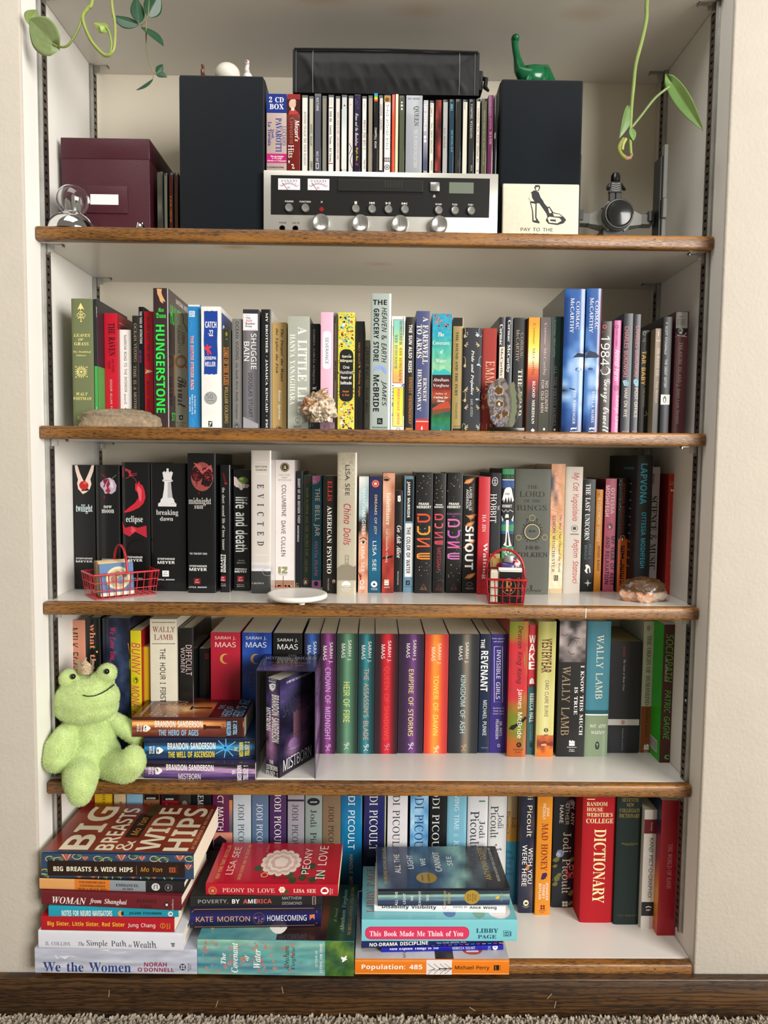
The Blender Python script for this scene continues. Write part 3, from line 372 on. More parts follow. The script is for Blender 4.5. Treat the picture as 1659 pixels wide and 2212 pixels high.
[2,U,[.6234,.035,1.0349],0,.0233,.2018,.135,128,p,s,"slate blue paperback with cream capitals over a red band",0,1,[[T,S,[111,1129,202,1918],1,"A FAREWELL",S,d],[T,S,[9,1231,98,1790],1,"TO ARMS",S,d],[T,S,[129,500,188,899],1,"ERNEST",S,d],[T,S,[34,338,101,1044],1,"HEMINGWAY",S,d],[R,S,[15,-49,249,205],129],[R,S,[14,157,248,170],130],[P,S,[[119,93],[133,49],[128,23],[111,22],[103,45]],5],[T,S,[54,-6,188,11],11,"SCRIBNER",n,h]]],
[2,U,[.6505,.035,1.0349],0,.0332,.1978,.135,131,p,g,"painted teal and dark red paperback with white centred title lines",0,1,[[I,S,[2,-46,334,1978],[[0],[1],[2],[3],[4],[5],[6],[7],[8],[9]],[132,133,134,135,136,137,138,139,140,141],.16],[I,S,[10,-46,343,974],[[0],[1],[2],[3],[4],[5],[6],[7],[8],[9]],[140,141,142,143,144,104,145,146,147,148],.12],[D,S,[-6,1703,315,1974],[149,150],46,8,19,3,1],[P,S,[[25,388],[138,465],[289,514],[340,430],[341,373],[140,333],[26,284]],151],[P,S,[[25,360],[341,401],[342,345],[27,275]],152],[P,S,[[6,972],[52,1047],[129,1011],[204,1059],[330,994],[331,957],[6,953]],153],[T,S,[99,1598,202,1665],5,"The",k,h],[T,S,[11,1458,295,1524],5,"Covenant",s,h],[T,S,[138,1301,191,1376],5,"of",k,h],[T,S,[65,1161,243,1221],5,"Water",s,h],[T,S,[27,844,298,902],5,"Abraham",s,h],[T,S,[28,739,300,804],5,"Verghese",s,h],[T,S,[63,616,264,654],5,"Author of",s,h],[T,S,[41,548,288,594],5,"Cutting for",k,h],[T,S,[99,496,228,537],5,"Stone",k,h],[P,S,[[168,30],[184,11],[210,21],[195,-7],[188,-45],[158,-46],[153,-8],[134,18],[157,11]],5]]],
[2,U,[.687,.045,1.0349],0,.0172,.1936,.13,154,p,s,"gold paperback with a black top band and dark vertical capitals",0,1,[[R,S,[-13,1792,158,1936],16],[T,S,[49,610,91,1696],155,"THE SOUND AND THE FURY",S,d],[T,S,[64,220,94,496],156,"FAULKNER",s,d],[T,S,[30,84,153,103],157,"VINTAGE",n,h],[R,S,[20,-42,193,58],16],[E,S,[51,-40,124,21],154]]],
[2,U,[.7046,.04,1.0349],0,.0315,.176,.13,3,h,m,"charcoal clothbound book with cream flower sprigs and an italic white title",0,1,[[L,S,[[13,1627],[55,1607]],158,12],[L,S,[[13,1627],[72,1649]],158,12],[L,S,[[13,1627],[68,1684]],158,12],[L,S,[[266,1631],[225,1609]],158,12],[L,S,[[266,1631],[206,1651]],158,12],[L,S,[[266,1631],[209,1686]],158,12],[L,S,[[16,1459],[58,1438]],79,12],[L,S,[[16,1459],[76,1480]],79,12],[L,S,[[16,1459],[71,1515]],79,12],[L,S,[[270,1462],[229,1440]],79,12],[L,S,[[270,1462],[210,1482]],79,12],[L,S,[[270,1462],[213,1517]],79,12],[L,S,[[31,705],[73,685]],79,12],[L,S,[[31,705],[90,727]],79,12],[L,S,[[31,705],[86,762]],79,12],[L,S,[[285,709],[244,687]],79,12],[L,S,[[285,709],[225,729]],79,12],[L,S,[[285,709],[228,764]],79,12],[L,S,[[37,402],[78,382]],79,12],[L,S,[[37,402],[96,424]],79,12],[L,S,[[37,402],[92,460]],79,12],[L,S,[[291,406],[250,384]],79,12],[L,S,[[291,406],[231,426]],79,12],[L,S,[[291,406],[234,461]],79,12],[L,S,[[43,60],[85,39]],79,12],[L,S,[[43,60],[103,82]],79,12],[L,S,[[43,60],[98,118]],79,12],[L,S,[[298,63],[257,41]],79,12],[L,S,[[298,63],[238,84]],79,12],[L,S,[[298,63],[241,119]],79,12],[E,S,[198,1619,258,1653],159],[E,S,[0,1588,38,1648],160],[E,S,[250,1607,326,1779],161,.109],[E,S,[-35,1603,33,1775],162,.109],[E,S,[230,1122,291,1156],159],[E,S,[10,1090,48,1151],160],[E,S,[260,1109,336,1282],161,.109],[E,S,[-26,1105,42,1278],162,.109],[E,S,[219,536,281,570],159],[E,S,[21,505,59,566],160],[E,S,[272,523,348,698],161,.109],[E,S,[-15,520,54,694],162,.109],[E,S,[253,-15,315,19],159],[E,S,[31,-46,69,15],160],[E,S,[283,-28,360,147],161,.109],[E,S,[-5,-31,64,144],162,.109],[T,S,[124,628,185,1382],5,"Pride and Prejudice",k,d],[T,S,[136,258,176,561],163,"JANE AUSTEN",s,d]]],
[2,U,[.7381,.05,1.0349],0,.0248,.1775,.13,164,h,c,"brick red book with pale orange capitals, half behind the agate slice",0,1,[[T,S,[67,717,217,1221],165,"EMMA",s,d],[E,S,[-6,561,94,661],166],[E,S,[5,387,59,471],167],[T,S,[71,415,202,440],165,"AUSTEN",s,h],[T,S,[151,48,209,144],168,"F",s,h],[T,S,[89,47,136,143],168,"L",s,h]]],
[2,U,[.7681,.06,1.0349],0,.0107,.1984,.13,71,p,s,"thin charcoal paperback with a cream lower panel, above the agate slice",0,1,[[T,S,[10,1505,64,1861],5,"Cormac",S,d],[R,S,[13,-13,114,1477],169],[T,S,[24,970,76,1458],17,"McCarthy",S,d]]],
[2,U,[.7803,.06,1.0349],0,.0114,.1992,.13,3,p,s,"black paperback with one line of white serif lettering, second of the row of dark spines",0,1,[[T,S,[16,1039,76,1935],51,"Cormac McCarthy",S,d]]],
[2,U,[.7937,.06,1.0349],0,.0229,.1979,.13,57,p,s,"wide black paperback with large cream title partly hidden by the agate slice",0,1,[[T,S,[116,1287,172,1720],170,"CORMAC",s,d],[T,S,[42,1232,96,1776],170,"McCARTHY",s,d],[T,S,[89,300,165,1099],1,"THE ROAD",S,d]]],
[2,U,[.817,.05,1.0349],0,.0193,.1968,.13,171,p,s,"yellow paperback fading through red to black down the spine",0,1,[[I,S,[4,-24,197,1968],[[0],[1],[2],[3],[4],[5],[6],[7],[8],[9]],[172,173,174,175,176,177,178,179,16,19]],[T,S,[66,994,124,1868],180,"Cormac McCarthy",s,d],[T,S,[89,153,137,889],181,"BLOOD MERIDIAN",S,d],[P,S,[[114,79],[150,41],[127,18],[124,-5],[108,-5],[104,18],[80,41]],5],[T,S,[58,-21,178,-5],5,"VINTAGE",n,h]]],
[2,U,[.8373,.05,1.0349],0,.0185,.1972,.13,182,p,s,"taupe paperback with pale lettering and a dark olive foot",0,1,[[I,S,[4,-12,190,1972],[[0],[1],[2],[3],[4],[5]],[183,184,182,185,186,187]],[T,S,[54,992,116,1873],188,"Cormac McCarthy",s,d],[T,S,[107,362,159,888],189,"NO COUNTRY",n,d],[T,S,[39,352,87,906],189,"FOR OLD MEN",n,d],[E,S,[90,43,125,86],5],[T,S,[42,-9,174,3],5,"VINTAGE",n,h]]],
[2,U,[.8561,.05,1.0349],0,.0163,.1988,.13,190,p,s,"dark green to charcoal paperback with tan lettering next to the taupe one",0,1,[[I,S,[4,-10,174,1988],[[0],[1],[2],[3],[4],[5]],[191,191,190,124,124,57]],[T,S,[38,1298,84,1922],18,"Cormac McCarthy",s,d],[T,S,[68,124,118,1166],192,"ALL THE PRETTY HORSES",s,d],[E,S,[84,36,119,78],5],[T,S,[47,-6,179,5],5,"VINTAGE",n,h]]],
[2,U,[.8727,.03,1.0349],0,.0352,.241,.16,193,h,g,"tall glossy blue hardcover with a pale blue upturned face, beside its slimmer twin",0,1,[[I,S,[-17,-12,349,2410],[[7,2,2,7],[1,2,2,7],[1,2,2,2],[1,2,2,2],[1,2,2,2],[1,2,2,2],[1,2,2,3],[1,2,2,3],[1,2,3,3],[2,3,3,1],[2,3,4,4],[2,4,4,5],[3,4,4,3],[3,3,4,3],[4,3,4,3],[6,3,4,3],[4,4,3,3],[2,3,4,2],[1,2,3,3],[1,2,2,2],[1,1,2,1],[0,1,1,0]],[194,193,195,196,197,198,199,200]],[L,S,[[24,771],[120,748],[215,730]],194,20],[L,S,[[38,606],[144,579]],201,14],[E,S,[209,1035,316,1102],201],[P,S,[[158,1263],[245,1348],[346,1331],[347,1275],[237,1274]],202],[T,S,[198,1739,256,2202],5,"CORMAC",s,d],[T,S,[101,1677,162,2257],5,"McCARTHY",s,d],[T,S,[188,146,234,721],5,"THE PASSENGER",s,d],[P,S,[[158,75],[196,89],[244,84],[276,99],[254,76],[264,54],[235,68],[197,64],[169,49]],5],[T,S,[151,6,290,30],5,"KNOPF",S,h],[r,K,[0,0,1,1],203]]],
[2,U,[.9098,.03,1.0349],0,.026,.2422,.16,193,h,g,"slimmer glossy blue hardcover with blue face art and a thin red edge",0,1,[[I,S,[-2,-8,258,2422],[[7,2,2,7],[2,2,2,1],[2,2,2,1],[2,2,2,1],[2,2,2,1],[2,2,2,1],[3,2,2,1],[3,2,2,1],[3,3,2,1],[1,3,3,0],[4,4,3,1],[5,4,4,2],[3,3,3,4],[3,4,4,3],[3,4,4,4],[3,3,3,6],[3,4,4,3],[3,4,3,2],[3,3,2,1],[2,2,2,1],[1,1,2,1],[0,1,1,0]],[194,193,195,196,197,198,199,200]],[P,S,[[-5,1285],[72,1388],[187,1353],[246,1288],[208,1269],[19,1266]],202],[E,S,[51,1058,142,1103],201],[T,S,[148,1744,201,2216],5,"CORMAC",s,d],[T,S,[56,1687,118,2267],5,"McCARTHY",s,d],[T,S,[137,178,181,706],5,"STELLA MARIS",s,d],[P,S,[[103,79],[141,93],[179,87],[207,103],[186,57],[151,72],[113,52]],5],[T,S,[99,9,194,34],5,"KNOPF",S,h],[R,S,[248,-6,258,2416],164]]],
[2,U,[.9408,.045,1.0349],0,.0179,.1911,.105,17,p,s,"black paperback with scrawled white lettering and a round eye",0,1,[[T,S,[2,1160,151,1661],204,"1984",o,d],[P,S,[[-11,1080],[45,1141],[112,1146],[177,1095],[173,1038],[107,1000],[39,1008]],205],[E,S,[14,1016,145,1145],66],[E,S,[33,1035,126,1126],206,.208],[E,S,[94,1085,114,1104],207],[T,S,[20,17,182,933],204,"George Orwell",c,d],[E,S,[19,1783,88,1851],208,.333],[T,S,[-3,1719,141,1736],209,"SIGNET CLASSICS",n,h]]],
[2,U,[.9648,.05,1.0349],0,.012,.1937,.105,210,p,s,"narrow pink paperback with white handwriting and a spiral",0,1,[[T,S,[21,913,110,1445],211,"Animal Farm",o,d],[E,S,[22,743,107,834],212,.208],[E,S,[44,766,86,812],212,.333],[T,S,[45,22,130,655],211,"George Orwell",o,d],[E,S,[9,1799,67,1859],213,.312],[T,S,[36,1502,56,1780],214,"SIGNET CLASSICS",n,d]]],
[2,U,[.9789,.045,1.0349],0,.016,.2047,.13,3,p,s,"slim charcoal paperback with dull pink capitals and a beer mug drawing",0,1,[[T,S,[21,966,90,1826],215,"CHARLES BUKOWSKI",n,d],[T,S,[47,289,105,776],169,"HAM ON RYE",n,d],[P,S,[[14,908],[76,919],[119,881],[108,824],[41,819]],216],[E,S,[50,841,104,901],3,.25],[T,S,[34,29,122,50],217,"ecco",b,h],[E,S,[123,28,151,54],218]]],
[2,U,[.9958,.045,1.0349],0,.0125,.2035,.13,3,p,s,"slim charcoal paperback with dull pink capitals and a boxing glove drawing",0,1,[[T,S,[41,978,101,1838],215,"CHARLES BUKOWSKI",n,d],[T,S,[57,282,113,784],169,"POST OFFICE",n,d],[P,S,[[32,920],[69,943],[115,912],[118,826],[74,816],[36,863]],216],[E,S,[56,875,91,909],3,.333],[T,S,[37,31,111,52],217,"ecco",b,h],[E,S,[115,31,134,54],218]]],
[2,U,[1.0186,.0694,1.0349],0,.0167,.181,.105,219,p,s,"worn black paperback with bold yellow title and creased spine",0,1,[[T,S,[27,864,100,1457],220,"TAR BABY",b,d],[T,S,[61,485,100,816],221,"TONI MORRISON",n,d],[E,S,[25,1723,80,1792],222,.222],[T,S,[40,1654,75,1681],222,"AE",n,h],[T,S,[24,1615,87,1642],222,"5260",n,h],[L,S,[[-1,1780],[34,951],[59,55]],223,4],[L,S,[[106,1801],[138,1146],[169,57]],223,4],[L,S,[[127,408],[149,350],[100,329]],224,10]]],
[2,U,[1.0357,.05,1.0349],0,.0111,.181,.12,225,p,s,"tan grey paperback with cream capitals leaning on the black one",0,1,[[I,S,[9,30,129,1810],[[0],[1],[2],[3],[4],[5]],[226,227,225,228,229,230]],[T,S,[38,998,90,1483],231,"THE BLUEST EYE",s,d],[T,S,[38,539,83,912],232,"Toni Morrison",s,d],[L,S,[[46,1758],[57,1710],[47,1682]],233,10],[T,S,[15,1587,96,1616],233,"VINTAGE",b,h],[r,K,[0,0,1,1],234]]],
[2,U,[1.047,.045,1.0349],0,.0156,.2,.125,203,p,s,"black paperback with white capitals and a small white square bird emblem",0,1,[[T,S,[35,1363,73,1901],45,"F. SCOTT FITZGERALD",n,d],[T,S,[46,794,90,1278],45,"THE GREAT GATSBY",n,d],[R,S,[-11,508,154,680],45],[E,S,[38,540,96,647],19],[E,S,[51,548,82,620],45],[E,S,[55,621,86,655],19],[T,S,[64,48,84,450],235,"PENGUIN CLASSICS",n,d]]],
[2,U,[1.0709,.05,1.0349],0,.0228,.2103,.14,236,h,s,"dark maroon hardcover with a silver top block and skull emblem",0,1,[[R,S,[-23,1820,197,2093],237],[T,S,[20,1950,151,1971],126,"BARNES",S,h],[T,S,[21,1910,152,1933],126,"& NOBLE",S,h],[T,S,[23,1876,150,1895],126,"CLASSICS",S,h],[L,S,[[51,1999],[79,2018],[118,2015]],126,10],[R,S,[-19,1712,205,1820],16],[E,S,[46,1742,123,1818],238],[R,S,[65,1723,109,1757],238],[E,S,[62,1768,81,1791],16],[E,S,[90,1769,110,1791],16],[L,S,[[-14,1743],[34,1696],[189,1675]],239,13],[L,S,[[186,1745],[142,1697],[-8,1673]],239,13],[T,S,[64,889,126,1583],240,"TREASURE ISLAND",s,d],[R,S,[38,844,129,850],240],[T,S,[66,179,121,783],241,"Robert Louis Stevenson",s,d]]],
[3,U,[.0034,.127,.7402],0,.0383,.2298,.13,19,p,s,"black paperback with two pale hands cupping a red apple on its spine",0,1,[[P,S,[[27,2290],[76,2294],[120,2148],[173,2026],[209,1965],[177,1882],[135,1821],[85,1851],[66,1963],[84,2025],[40,2188]],242],[P,S,[[381,2294],[337,2297],[277,2150],[220,2026],[199,1965],[238,1883],[288,1843],[327,1946],[308,2037],[365,2191]],242],[P,S,[[81,1861],[145,1821],[258,1826],[288,1843],[226,1791],[165,1763]],243],[E,S,[102,1842,273,2005],244],[E,S,[176,1944,250,1993],245],[T,S,[38,1400,340,1575],246,"twilight",S,h],[T,S,[21,558,325,589],20,"STEPHENIE",b,h],[T,S,[20,500,324,537],20,"MEYER",b,h]]],
[3,U,[.0447,.1235,.7402],0,.0433,.2293,.15,19,h,g,"glossy black hardcover with a ruffled red and white tulip",0,1,[[P,S,[[85,1969],[157,2041],[259,2073],[340,2023],[383,1931],[367,1829],[295,1771],[235,1787],[173,1776],[144,1847],[94,1908]],247],[P,S,[[85,1969],[157,2041],[238,2052],[197,1970],[155,1888],[104,1918]],248],[P,S,[[238,2052],[267,1951],[215,1868],[196,1929]],249],[P,S,[[279,2032],[339,1972],[317,1869],[267,1910]],250],[P,S,[[174,1827],[236,1909],[276,1828],[234,1776]],251],[P,S,[[339,1951],[383,1931],[367,1829],[337,1849]],249],[L,S,[[295,2049],[361,2105],[435,2161]],252,11],[P,S,[[90,2163],[158,2123],[208,2062],[137,2088]],253],[E,S,[144,1685,172,1743],254],[T,S,[143,1510,294,1561],45,"new",S,h],[T,S,[107,1422,332,1489],45,"moon",S,h],[T,S,[98,547,319,576],20,"STEPHENIE",b,h],[T,S,[97,476,318,509],20,"MEYER",b,h]]],
[3,U,[.0946,.1181,.7402],0,.0503,.2358,.15,19,h,g,"glossy black hardcover with a torn red ribbon winding down the spine",0,1,[[P,S,[[15,2270],[86,2240],[176,2201],[166,2150],[206,2110],[155,2099],[83,2057],[13,2081]],255],[L,S,[[165,2140],[277,2161]],256,7],[L,S,[[175,2109],[277,2131]],256,9],[L,S,[[185,2095],[245,2049],[285,1958]],255,7],[P,S,[[245,1978],[285,1958],[310,2019],[336,1958],[376,1939],[415,1837],[428,1715],[392,1612],[310,1530],[177,1467],[55,1435],[25,1445],[138,1538],[240,1621],[302,1713],[293,1795],[243,1856]],257],[P,S,[[295,1938],[355,1857],[373,1714],[332,1632],[306,1714],[293,1795],[274,1876]],258],[P,S,[[6,1557],[138,1538],[177,1467],[45,1431]],259],[P,S,[[2,1271],[51,1158],[174,1190],[275,1161],[439,1203],[446,978],[315,1048],[234,1088],[131,999],[20,1055]],260],[P,S,[[174,1190],[255,1119],[131,1005],[70,1056]],261],[T,S,[68,1232,375,1381],45,"eclipse",S,h],[T,S,[55,600,361,635],20,"STEPHENIE",b,h],[T,S,[54,538,360,584],20,"MEYER",b,h],[T,S,[162,212,356,237],262,"LITTLE, BROWN",b,h]]],
[3,U,[.1481,.1143,.7402],0,.0626,.2346,.15,19,h,g,"widest glossy black hardcover showing a white chess queen",0,1,[[P,S,[[217,2177],[250,2204],[274,2178],[290,2212],[327,2213],[347,2179],[371,2205],[407,2179],[380,2078],[386,2047],[406,2037],[400,2017],[369,2011],[378,1885],[397,1722],[423,1686],[431,1641],[467,1611],[463,1560],[132,1560],[135,1613],[174,1638],[180,1683],[215,1720],[243,1883],[252,2009],[216,2021],[216,2045],[240,2056],[233,2086]],36],[E,S,[288,2211,333,2255],36],[P,S,[[313,2006],[369,2011],[378,1885],[397,1722],[306,1717]],263],[L,S,[[135,1609],[467,1609]],264,9],[L,S,[[220,2037],[402,2035]],264,9],[T,S,[97,1378,498,1501],262,"breaking",S,h],[T,S,[165,1297,404,1374],262,"dawn",S,h],[T,S,[113,580,428,615],20,"STEPHENIE",b,h],[T,S,[112,506,428,558],20,"MEYER",b,h],[R,S,[198,271,318,382],46],[T,S,[228,335,286,357],66,"JT",b,h],[T,S,[218,302,297,320],66,"Books",b,h],[T,S,[99,198,419,227],36,"LITTLE, BROWN",b,h]]],
[3,U,[.219,.0983,.7402],0,.0498,.2533,.155,19,h,g,"tall glossy black hardcover with a split pomegranate on the spine",0,1,[[E,S,[63,1853,463,2374],265],[E,S,[67,2024,275,2289],10],[E,S,[239,2034,455,2283],10],[P,S,[[109,2366],[248,2318],[267,2218],[428,2330],[457,2200],[388,2259],[267,2158],[188,2257]],266],[D,S,[97,2036,237,2257],[267,268,269],40,8,15,3,1],[D,S,[277,2039,447,2269],[267,268,269],44,8,15,5,1],[D,S,[146,1916,186,2056],[27],10,6,13,6,1],[D,S,[286,1918,366,2058],[27],14,6,13,7,1],[E,S,[195,1792,215,1840],267],[T,S,[18,1585,425,1736],76,"midnight",S,h],[T,S,[123,1534,280,1599],76,"sun",S,h],[T,S,[29,704,349,738],262,"THE TWILIGHT SAGA",b,h],[T,S,[24,476,342,510],20,"STEPHENIE",b,h],[T,S,[23,406,342,459],20,"MEYER",b,h],[R,S,[104,163,226,271],267],[T,S,[135,224,191,249],270,"JT",b,h],[T,S,[129,190,205,210],270,"Books",b,h],[T,S,[9,91,336,120],36,"LITTLE, BROWN",b,h]]],
[3,U,[.2754,.1082,.7402],0,.0182,.2328,.145,19,h,g,"slim black hardcover with long thin grey lowercase title",0,1,[[P,S,[[39,2200],[79,2170],[119,2009],[88,1979],[68,2059]],271],[E,S,[80,1977,129,2009],272],[T,S,[37,777,88,1918],76,"the short second life of bree tanner",S,d],[T,S,[54,367,99,695],5,"STEPHENIE",b,d],[T,S,[-7,366,42,695],5,"MEYER",b,d],[R,S,[-20,198,96,301],273],[T,S,[11,255,66,280],5,"JT",b,h],[T,S,[4,218,78,239],5,"Books",b,h],[T,S,[-28,142,102,160],45,"LITTLE,",n,h],[T,S,[-25,113,98,130],45,"BROWN",n,h]]],
[3,U,[.2969,.1246,.7402],0,.0292,.2247,.13,19,p,g,"short black paperback with a green apple held by pale hands",0,1,[[E,S,[76,1983,264,2114],274],[E,S,[109,2057,182,2093],275],[P,S,[[3,2118],[54,2099],[84,2038],[156,1987],[258,1978],[289,1958],[248,1906],[186,1916],[155,1874],[125,1870],[94,1915],[43,1924],[6,1965]],189],[L,S,[[100,1976],[125,1878]],182,6],[L,S,[[156,1977],[166,1895]],182,6],[L,S,[[211,1977],[223,1916]],182,6],[T,S,[31,729,253,1741],45,"life and death",b,d],[T,S,[77,557,200,577],54,"TWILIGHT",S,h],[T,S,[52,511,213,536],54,"REIMAGINED",S,h],[T,S,[17,392,241,421],5,"STEPHENIE",b,h],[T,S,[16,342,241,380],5,"MEYER",b,h],[R,S,[63,167,183,278],273],[T,S,[92,230,150,255],5,"JT",b,h],[T,S,[86,190,167,211],5,"Books",b,h],[T,S,[55,106,195,125],45,"LITTLE,",n,h],[T,S,[59,75,187,94],45,"BROWN",n,h]]],
[3,U,[.3333,.0982,.7402],0,.0357,.2596,.155,276,h,g,"tall white hardcover with widely spaced dark letters over a charcoal foot",0,1,[[T,S,[81,2288,288,2320],277,"MATTHEW",n,h],[T,S,[85,2230,286,2262],277,"DESMOND",n,h],[R,S,[87,2382,296,2388],5],[R,S,[87,2170,296,2176],5],[T,S,[111,878,232,1989],278,"E  V  I  C  T  E  D",S,d],[R,S,[70,703,302,709],5],[I,S,[-1,409,377,573],[[0],[1],[2]],[84,279,280]],[R,S,[-1,0,377,413],126],[E,S,[201,327,404,474],54,.06],[L,S,[[191,440],[292,390],[353,288]],54,6],[T,S,[9,174,232,204],281,"CROWN",S,h]]],
[3,U,[.3693,.1523,.7402],0,.0359,.2432,.122,282,p,s,"white paperback with a round black seal and slim black capitals",0,1,[[E,S,[94,2211,261,2382],17],[E,S,[107,2224,249,2370],283,.114],[E,S,[136,2253,219,2341],284],[T,S,[155,2265,205,2328],5,"A",S,h],[T,S,[69,2136,278,2163],224,"NEW YORK",i,h],[T,S,[115,2088,239,2117],224,"TIMES",i,h],[T,S,[53,2042,295,2071],224,"BESTSELLER",i,h],[T,S,[124,1372,202,1966],16,"COLUMBINE",n,d],[T,S,[115,617,193,1288],16,"DAVE CULLEN",n,d],[R,S,[57,287,108,419],285],[P,S,[[125,419],[230,420],[230,363],[171,326],[230,327],[230,288],[125,287],[125,326],[184,373],[125,383]],285],[T,S,[66,258,222,275],285,"TWELVE",n,h],[R,S,[-23,64,361,160],286],[R,S,[-23,6,362,66],287],[D,S,[-18,21,357,79],[288,289,290,70],22,11,24,4,1],[L,S,[[152,245],[153,43]],104,9]]],
[3,U,[.4062,.1697,.7402],0,.013,.2222,.104,291,p,s,"thin navy black paperback with white condensed title and a yellow initial at its foot",0,1,[[T,S,[32,1229,81,2080],20,"DIARY OF AN OXYGEN THIEF",b,d],[T,S,[26,876,62,1191],20,"ANONYMOUS",b,d],[T,S,[-5,4,59,80],292,"G",S,h]]],
[3,U,[.4203,.1706,.7402],0,.016,.2152,.103,293,p,s,"dark green paperback with gold capitals and a small round badge",0,1,[[E,S,[28,1993,113,2078],114,.25],[E,S,[52,2016,90,2054],114],[T,S,[48,608,95,1912],294,"SNOW FLOWER AND THE SECRET FAN",s,d],[T,S,[43,296,82,533],294,"LISA SEE",s,d],[E,S,[-5,39,98,177],295],[E,S,[-1,43,94,173],296,.1],[P,S,[[19,69],[29,134],[61,134],[75,69]],1]]],
[3,U,[.4368,.1678,.7402],0,.0185,.2142,.106,297,p,s,"teal paperback with pink corner, pink foot and bold white title",0,1,[[I,S,[0,0,185,2142],[[0],[1],[2],[3],[4]],[298,299,300,301,297]],[P,S,[[8,2137],[158,2138],[146,2043],[83,1983],[9,1978]],302],[T,S,[23,2012,87,2053],5,"P.S.",b,h],[T,S,[35,989,149,1905],5,"THE BELL JAR",b,d],[T,S,[56,226,113,892],302,"SYLVIA PLATH",S,d],[R,S,[-2,-2,178,140],302],[E,S,[47,28,124,123],303]]],
[3,U,[.4621,.1067,.7402],0,.026,.2152,.13,219,p,s,"black paperback with red author name above tall white title",0,1,[[T,S,[83,1696,168,2061],304,"ELLIS",S,d],[T,S,[80,367,162,1605],51,"AMERICAN PSYCHO",S,d],[E,S,[179,186,236,261],243],[E,S,[193,186,222,219],304],[T,S,[93,58,118,274],305,"PICADOR",n,d]]],
[3,U,[.4888,.0926,.7402],0,.0348,.2577,.155,306,h,g,"tall cream hardcover with black and red lettering above a grey bridge drawing",0,1,[[D,S,[3,1767,333,2567],[307,308],60,10,33,7,1],[P,S,[[5,472],[75,544],[196,575],[297,515],[354,536],[356,271],[6,268]],309],[L,S,[[36,350],[176,534],[338,444]],310,8],[L,S,[[6,329],[356,292]],311,16],[R,S,[147,534,163,727],312],[R,S,[199,535,216,728],312],[R,S,[146,713,215,727],312],[R,S,[147,642,215,656],312],[R,S,[147,581,216,595],312],[T,S,[144,1807,220,2352],16,"LISA SEE",n,d],[T,S,[120,910,250,1657],313,"China Dolls",o,d],[E,S,[84,145,253,251],5,.095],[P,S,[[98,177],[98,208],[168,259],[243,209],[243,178]],5],[T,S,[88,100,256,123],5,"RANDOM",S,h],[T,S,[99,65,224,86],5,"HOUSE",S,h]]],
[3,U,[.5271,.1166,.7402],0,.0178,.2147,.13,314,p,s,"paperback with pale blue top, black hair and a peach face with one eye",0,1,[[I,S,[1,0,179,2147],[[0,0,1],[1,1,2],[1,2,2],[2,2,1],[2,1,3],[3,3,3],[3,4,3],[4,4,5],[4,6,5],[4,4,5],[5,5,4],[4,5,7],[5,4,4],[4,5,4]],[36,315,316,16,317,318,319,320]],[E,S,[45,1969,135,2059],321,.182],[L,S,[[16,988],[87,1030],[160,989]],16,15],[E,S,[23,914,146,960],322],[E,S,[66,914,111,960],16],[L,S,[[16,932],[84,968],[154,921]],16,10],[L,S,[[7,378],[54,233]],16,17],[P,S,[[32,388],[73,316],[43,253]],304],[T,S,[62,1081,126,1933],46,"SHANGHAI GIRLS",n,d],[T,S,[50,389,112,854],5,"LISA SEE",n,d],[E,S,[33,150,108,241],5,.227],[T,S,[26,66,117,129],5,"RH",S,h]]],
[3,U,[.5459,.1165,.7402],0,.0226,.2155,.13,323,p,s,"navy to teal blue paperback with a red seal and wide lettering",0,1,[[I,S,[1,0,226,2155],[[0],[1],[2],[3],[4],[5],[6]],[324,324,303,325,326,327,328]],[E,S,[43,1945,185,2088],304],[E,S,[57,1959,171,2074],329,.107],[R,S,[89,1994,138,2039],329],[T,S,[91,1084,145,1812],330,"DREAMS OF JOY",n,d],[T,S,[73,412,140,960],5,"LISA SEE",n,d],[E,S,[49,104,165,220],5],[P,S,[[76,141],[106,198],[138,142]],323],[T,S,[56,75,167,89],5,"RANDOM",n,h],[T,S,[56,54,168,69],5,"HOUSE",n,h]]],
[3,U,[.5707,.1143,.7402],0,.0219,.2217,.13,331,p,s,"rust red paperback with a woman’s eye at the top and cream vertical title",0,1,[[I,S,[1,6,220,2217],[[5,4,4],[6,4,7],[6,6,5],[5,6,7],[5,5,7],[5,7,7],[7,5,7],[9,7,9],[9,9,9],[9,9,8],[9,8,9],[8,9,9],[9,8,8]],[36,315,316,16,317,318,319,320,332,333]],[E,S,[12,2066,118,2115],334],[E,S,[45,2068,85,2105],9],[L,S,[[4,2121],[64,2148],[136,2108]],335,12],[T,S,[65,1263,149,1857],1,"Inheritance",S,d],[T,S,[57,572,110,1191],1,"Lan Samantha Chang",s,d],[P,S,[[6,664],[194,708],[191,660],[6,629]],9],[P,S,[[45,251],[128,251],[129,148],[46,147]],130],[L,S,[[52,220],[87,241],[122,220]],332,8],[L,S,[[52,178],[122,179]],332,8],[T,S,[41,100,144,120],5,"NORTON",S,h]]],
[3,U,[.5936,.1268,.7402],0,.0153,.1891,.11,16,p,s,"short black paperback with a white slanted serif title",0,1,[[T,S,[42,641,123,1244],5,"Go Ask Alice",k,d],[T,S,[53,138,90,400],45,"Anonymous",s,d],[P,S,[[48,1792],[99,1802],[105,1699],[84,1683],[51,1695]],5],[L,S,[[62,1771],[84,1720]],16,8]]],
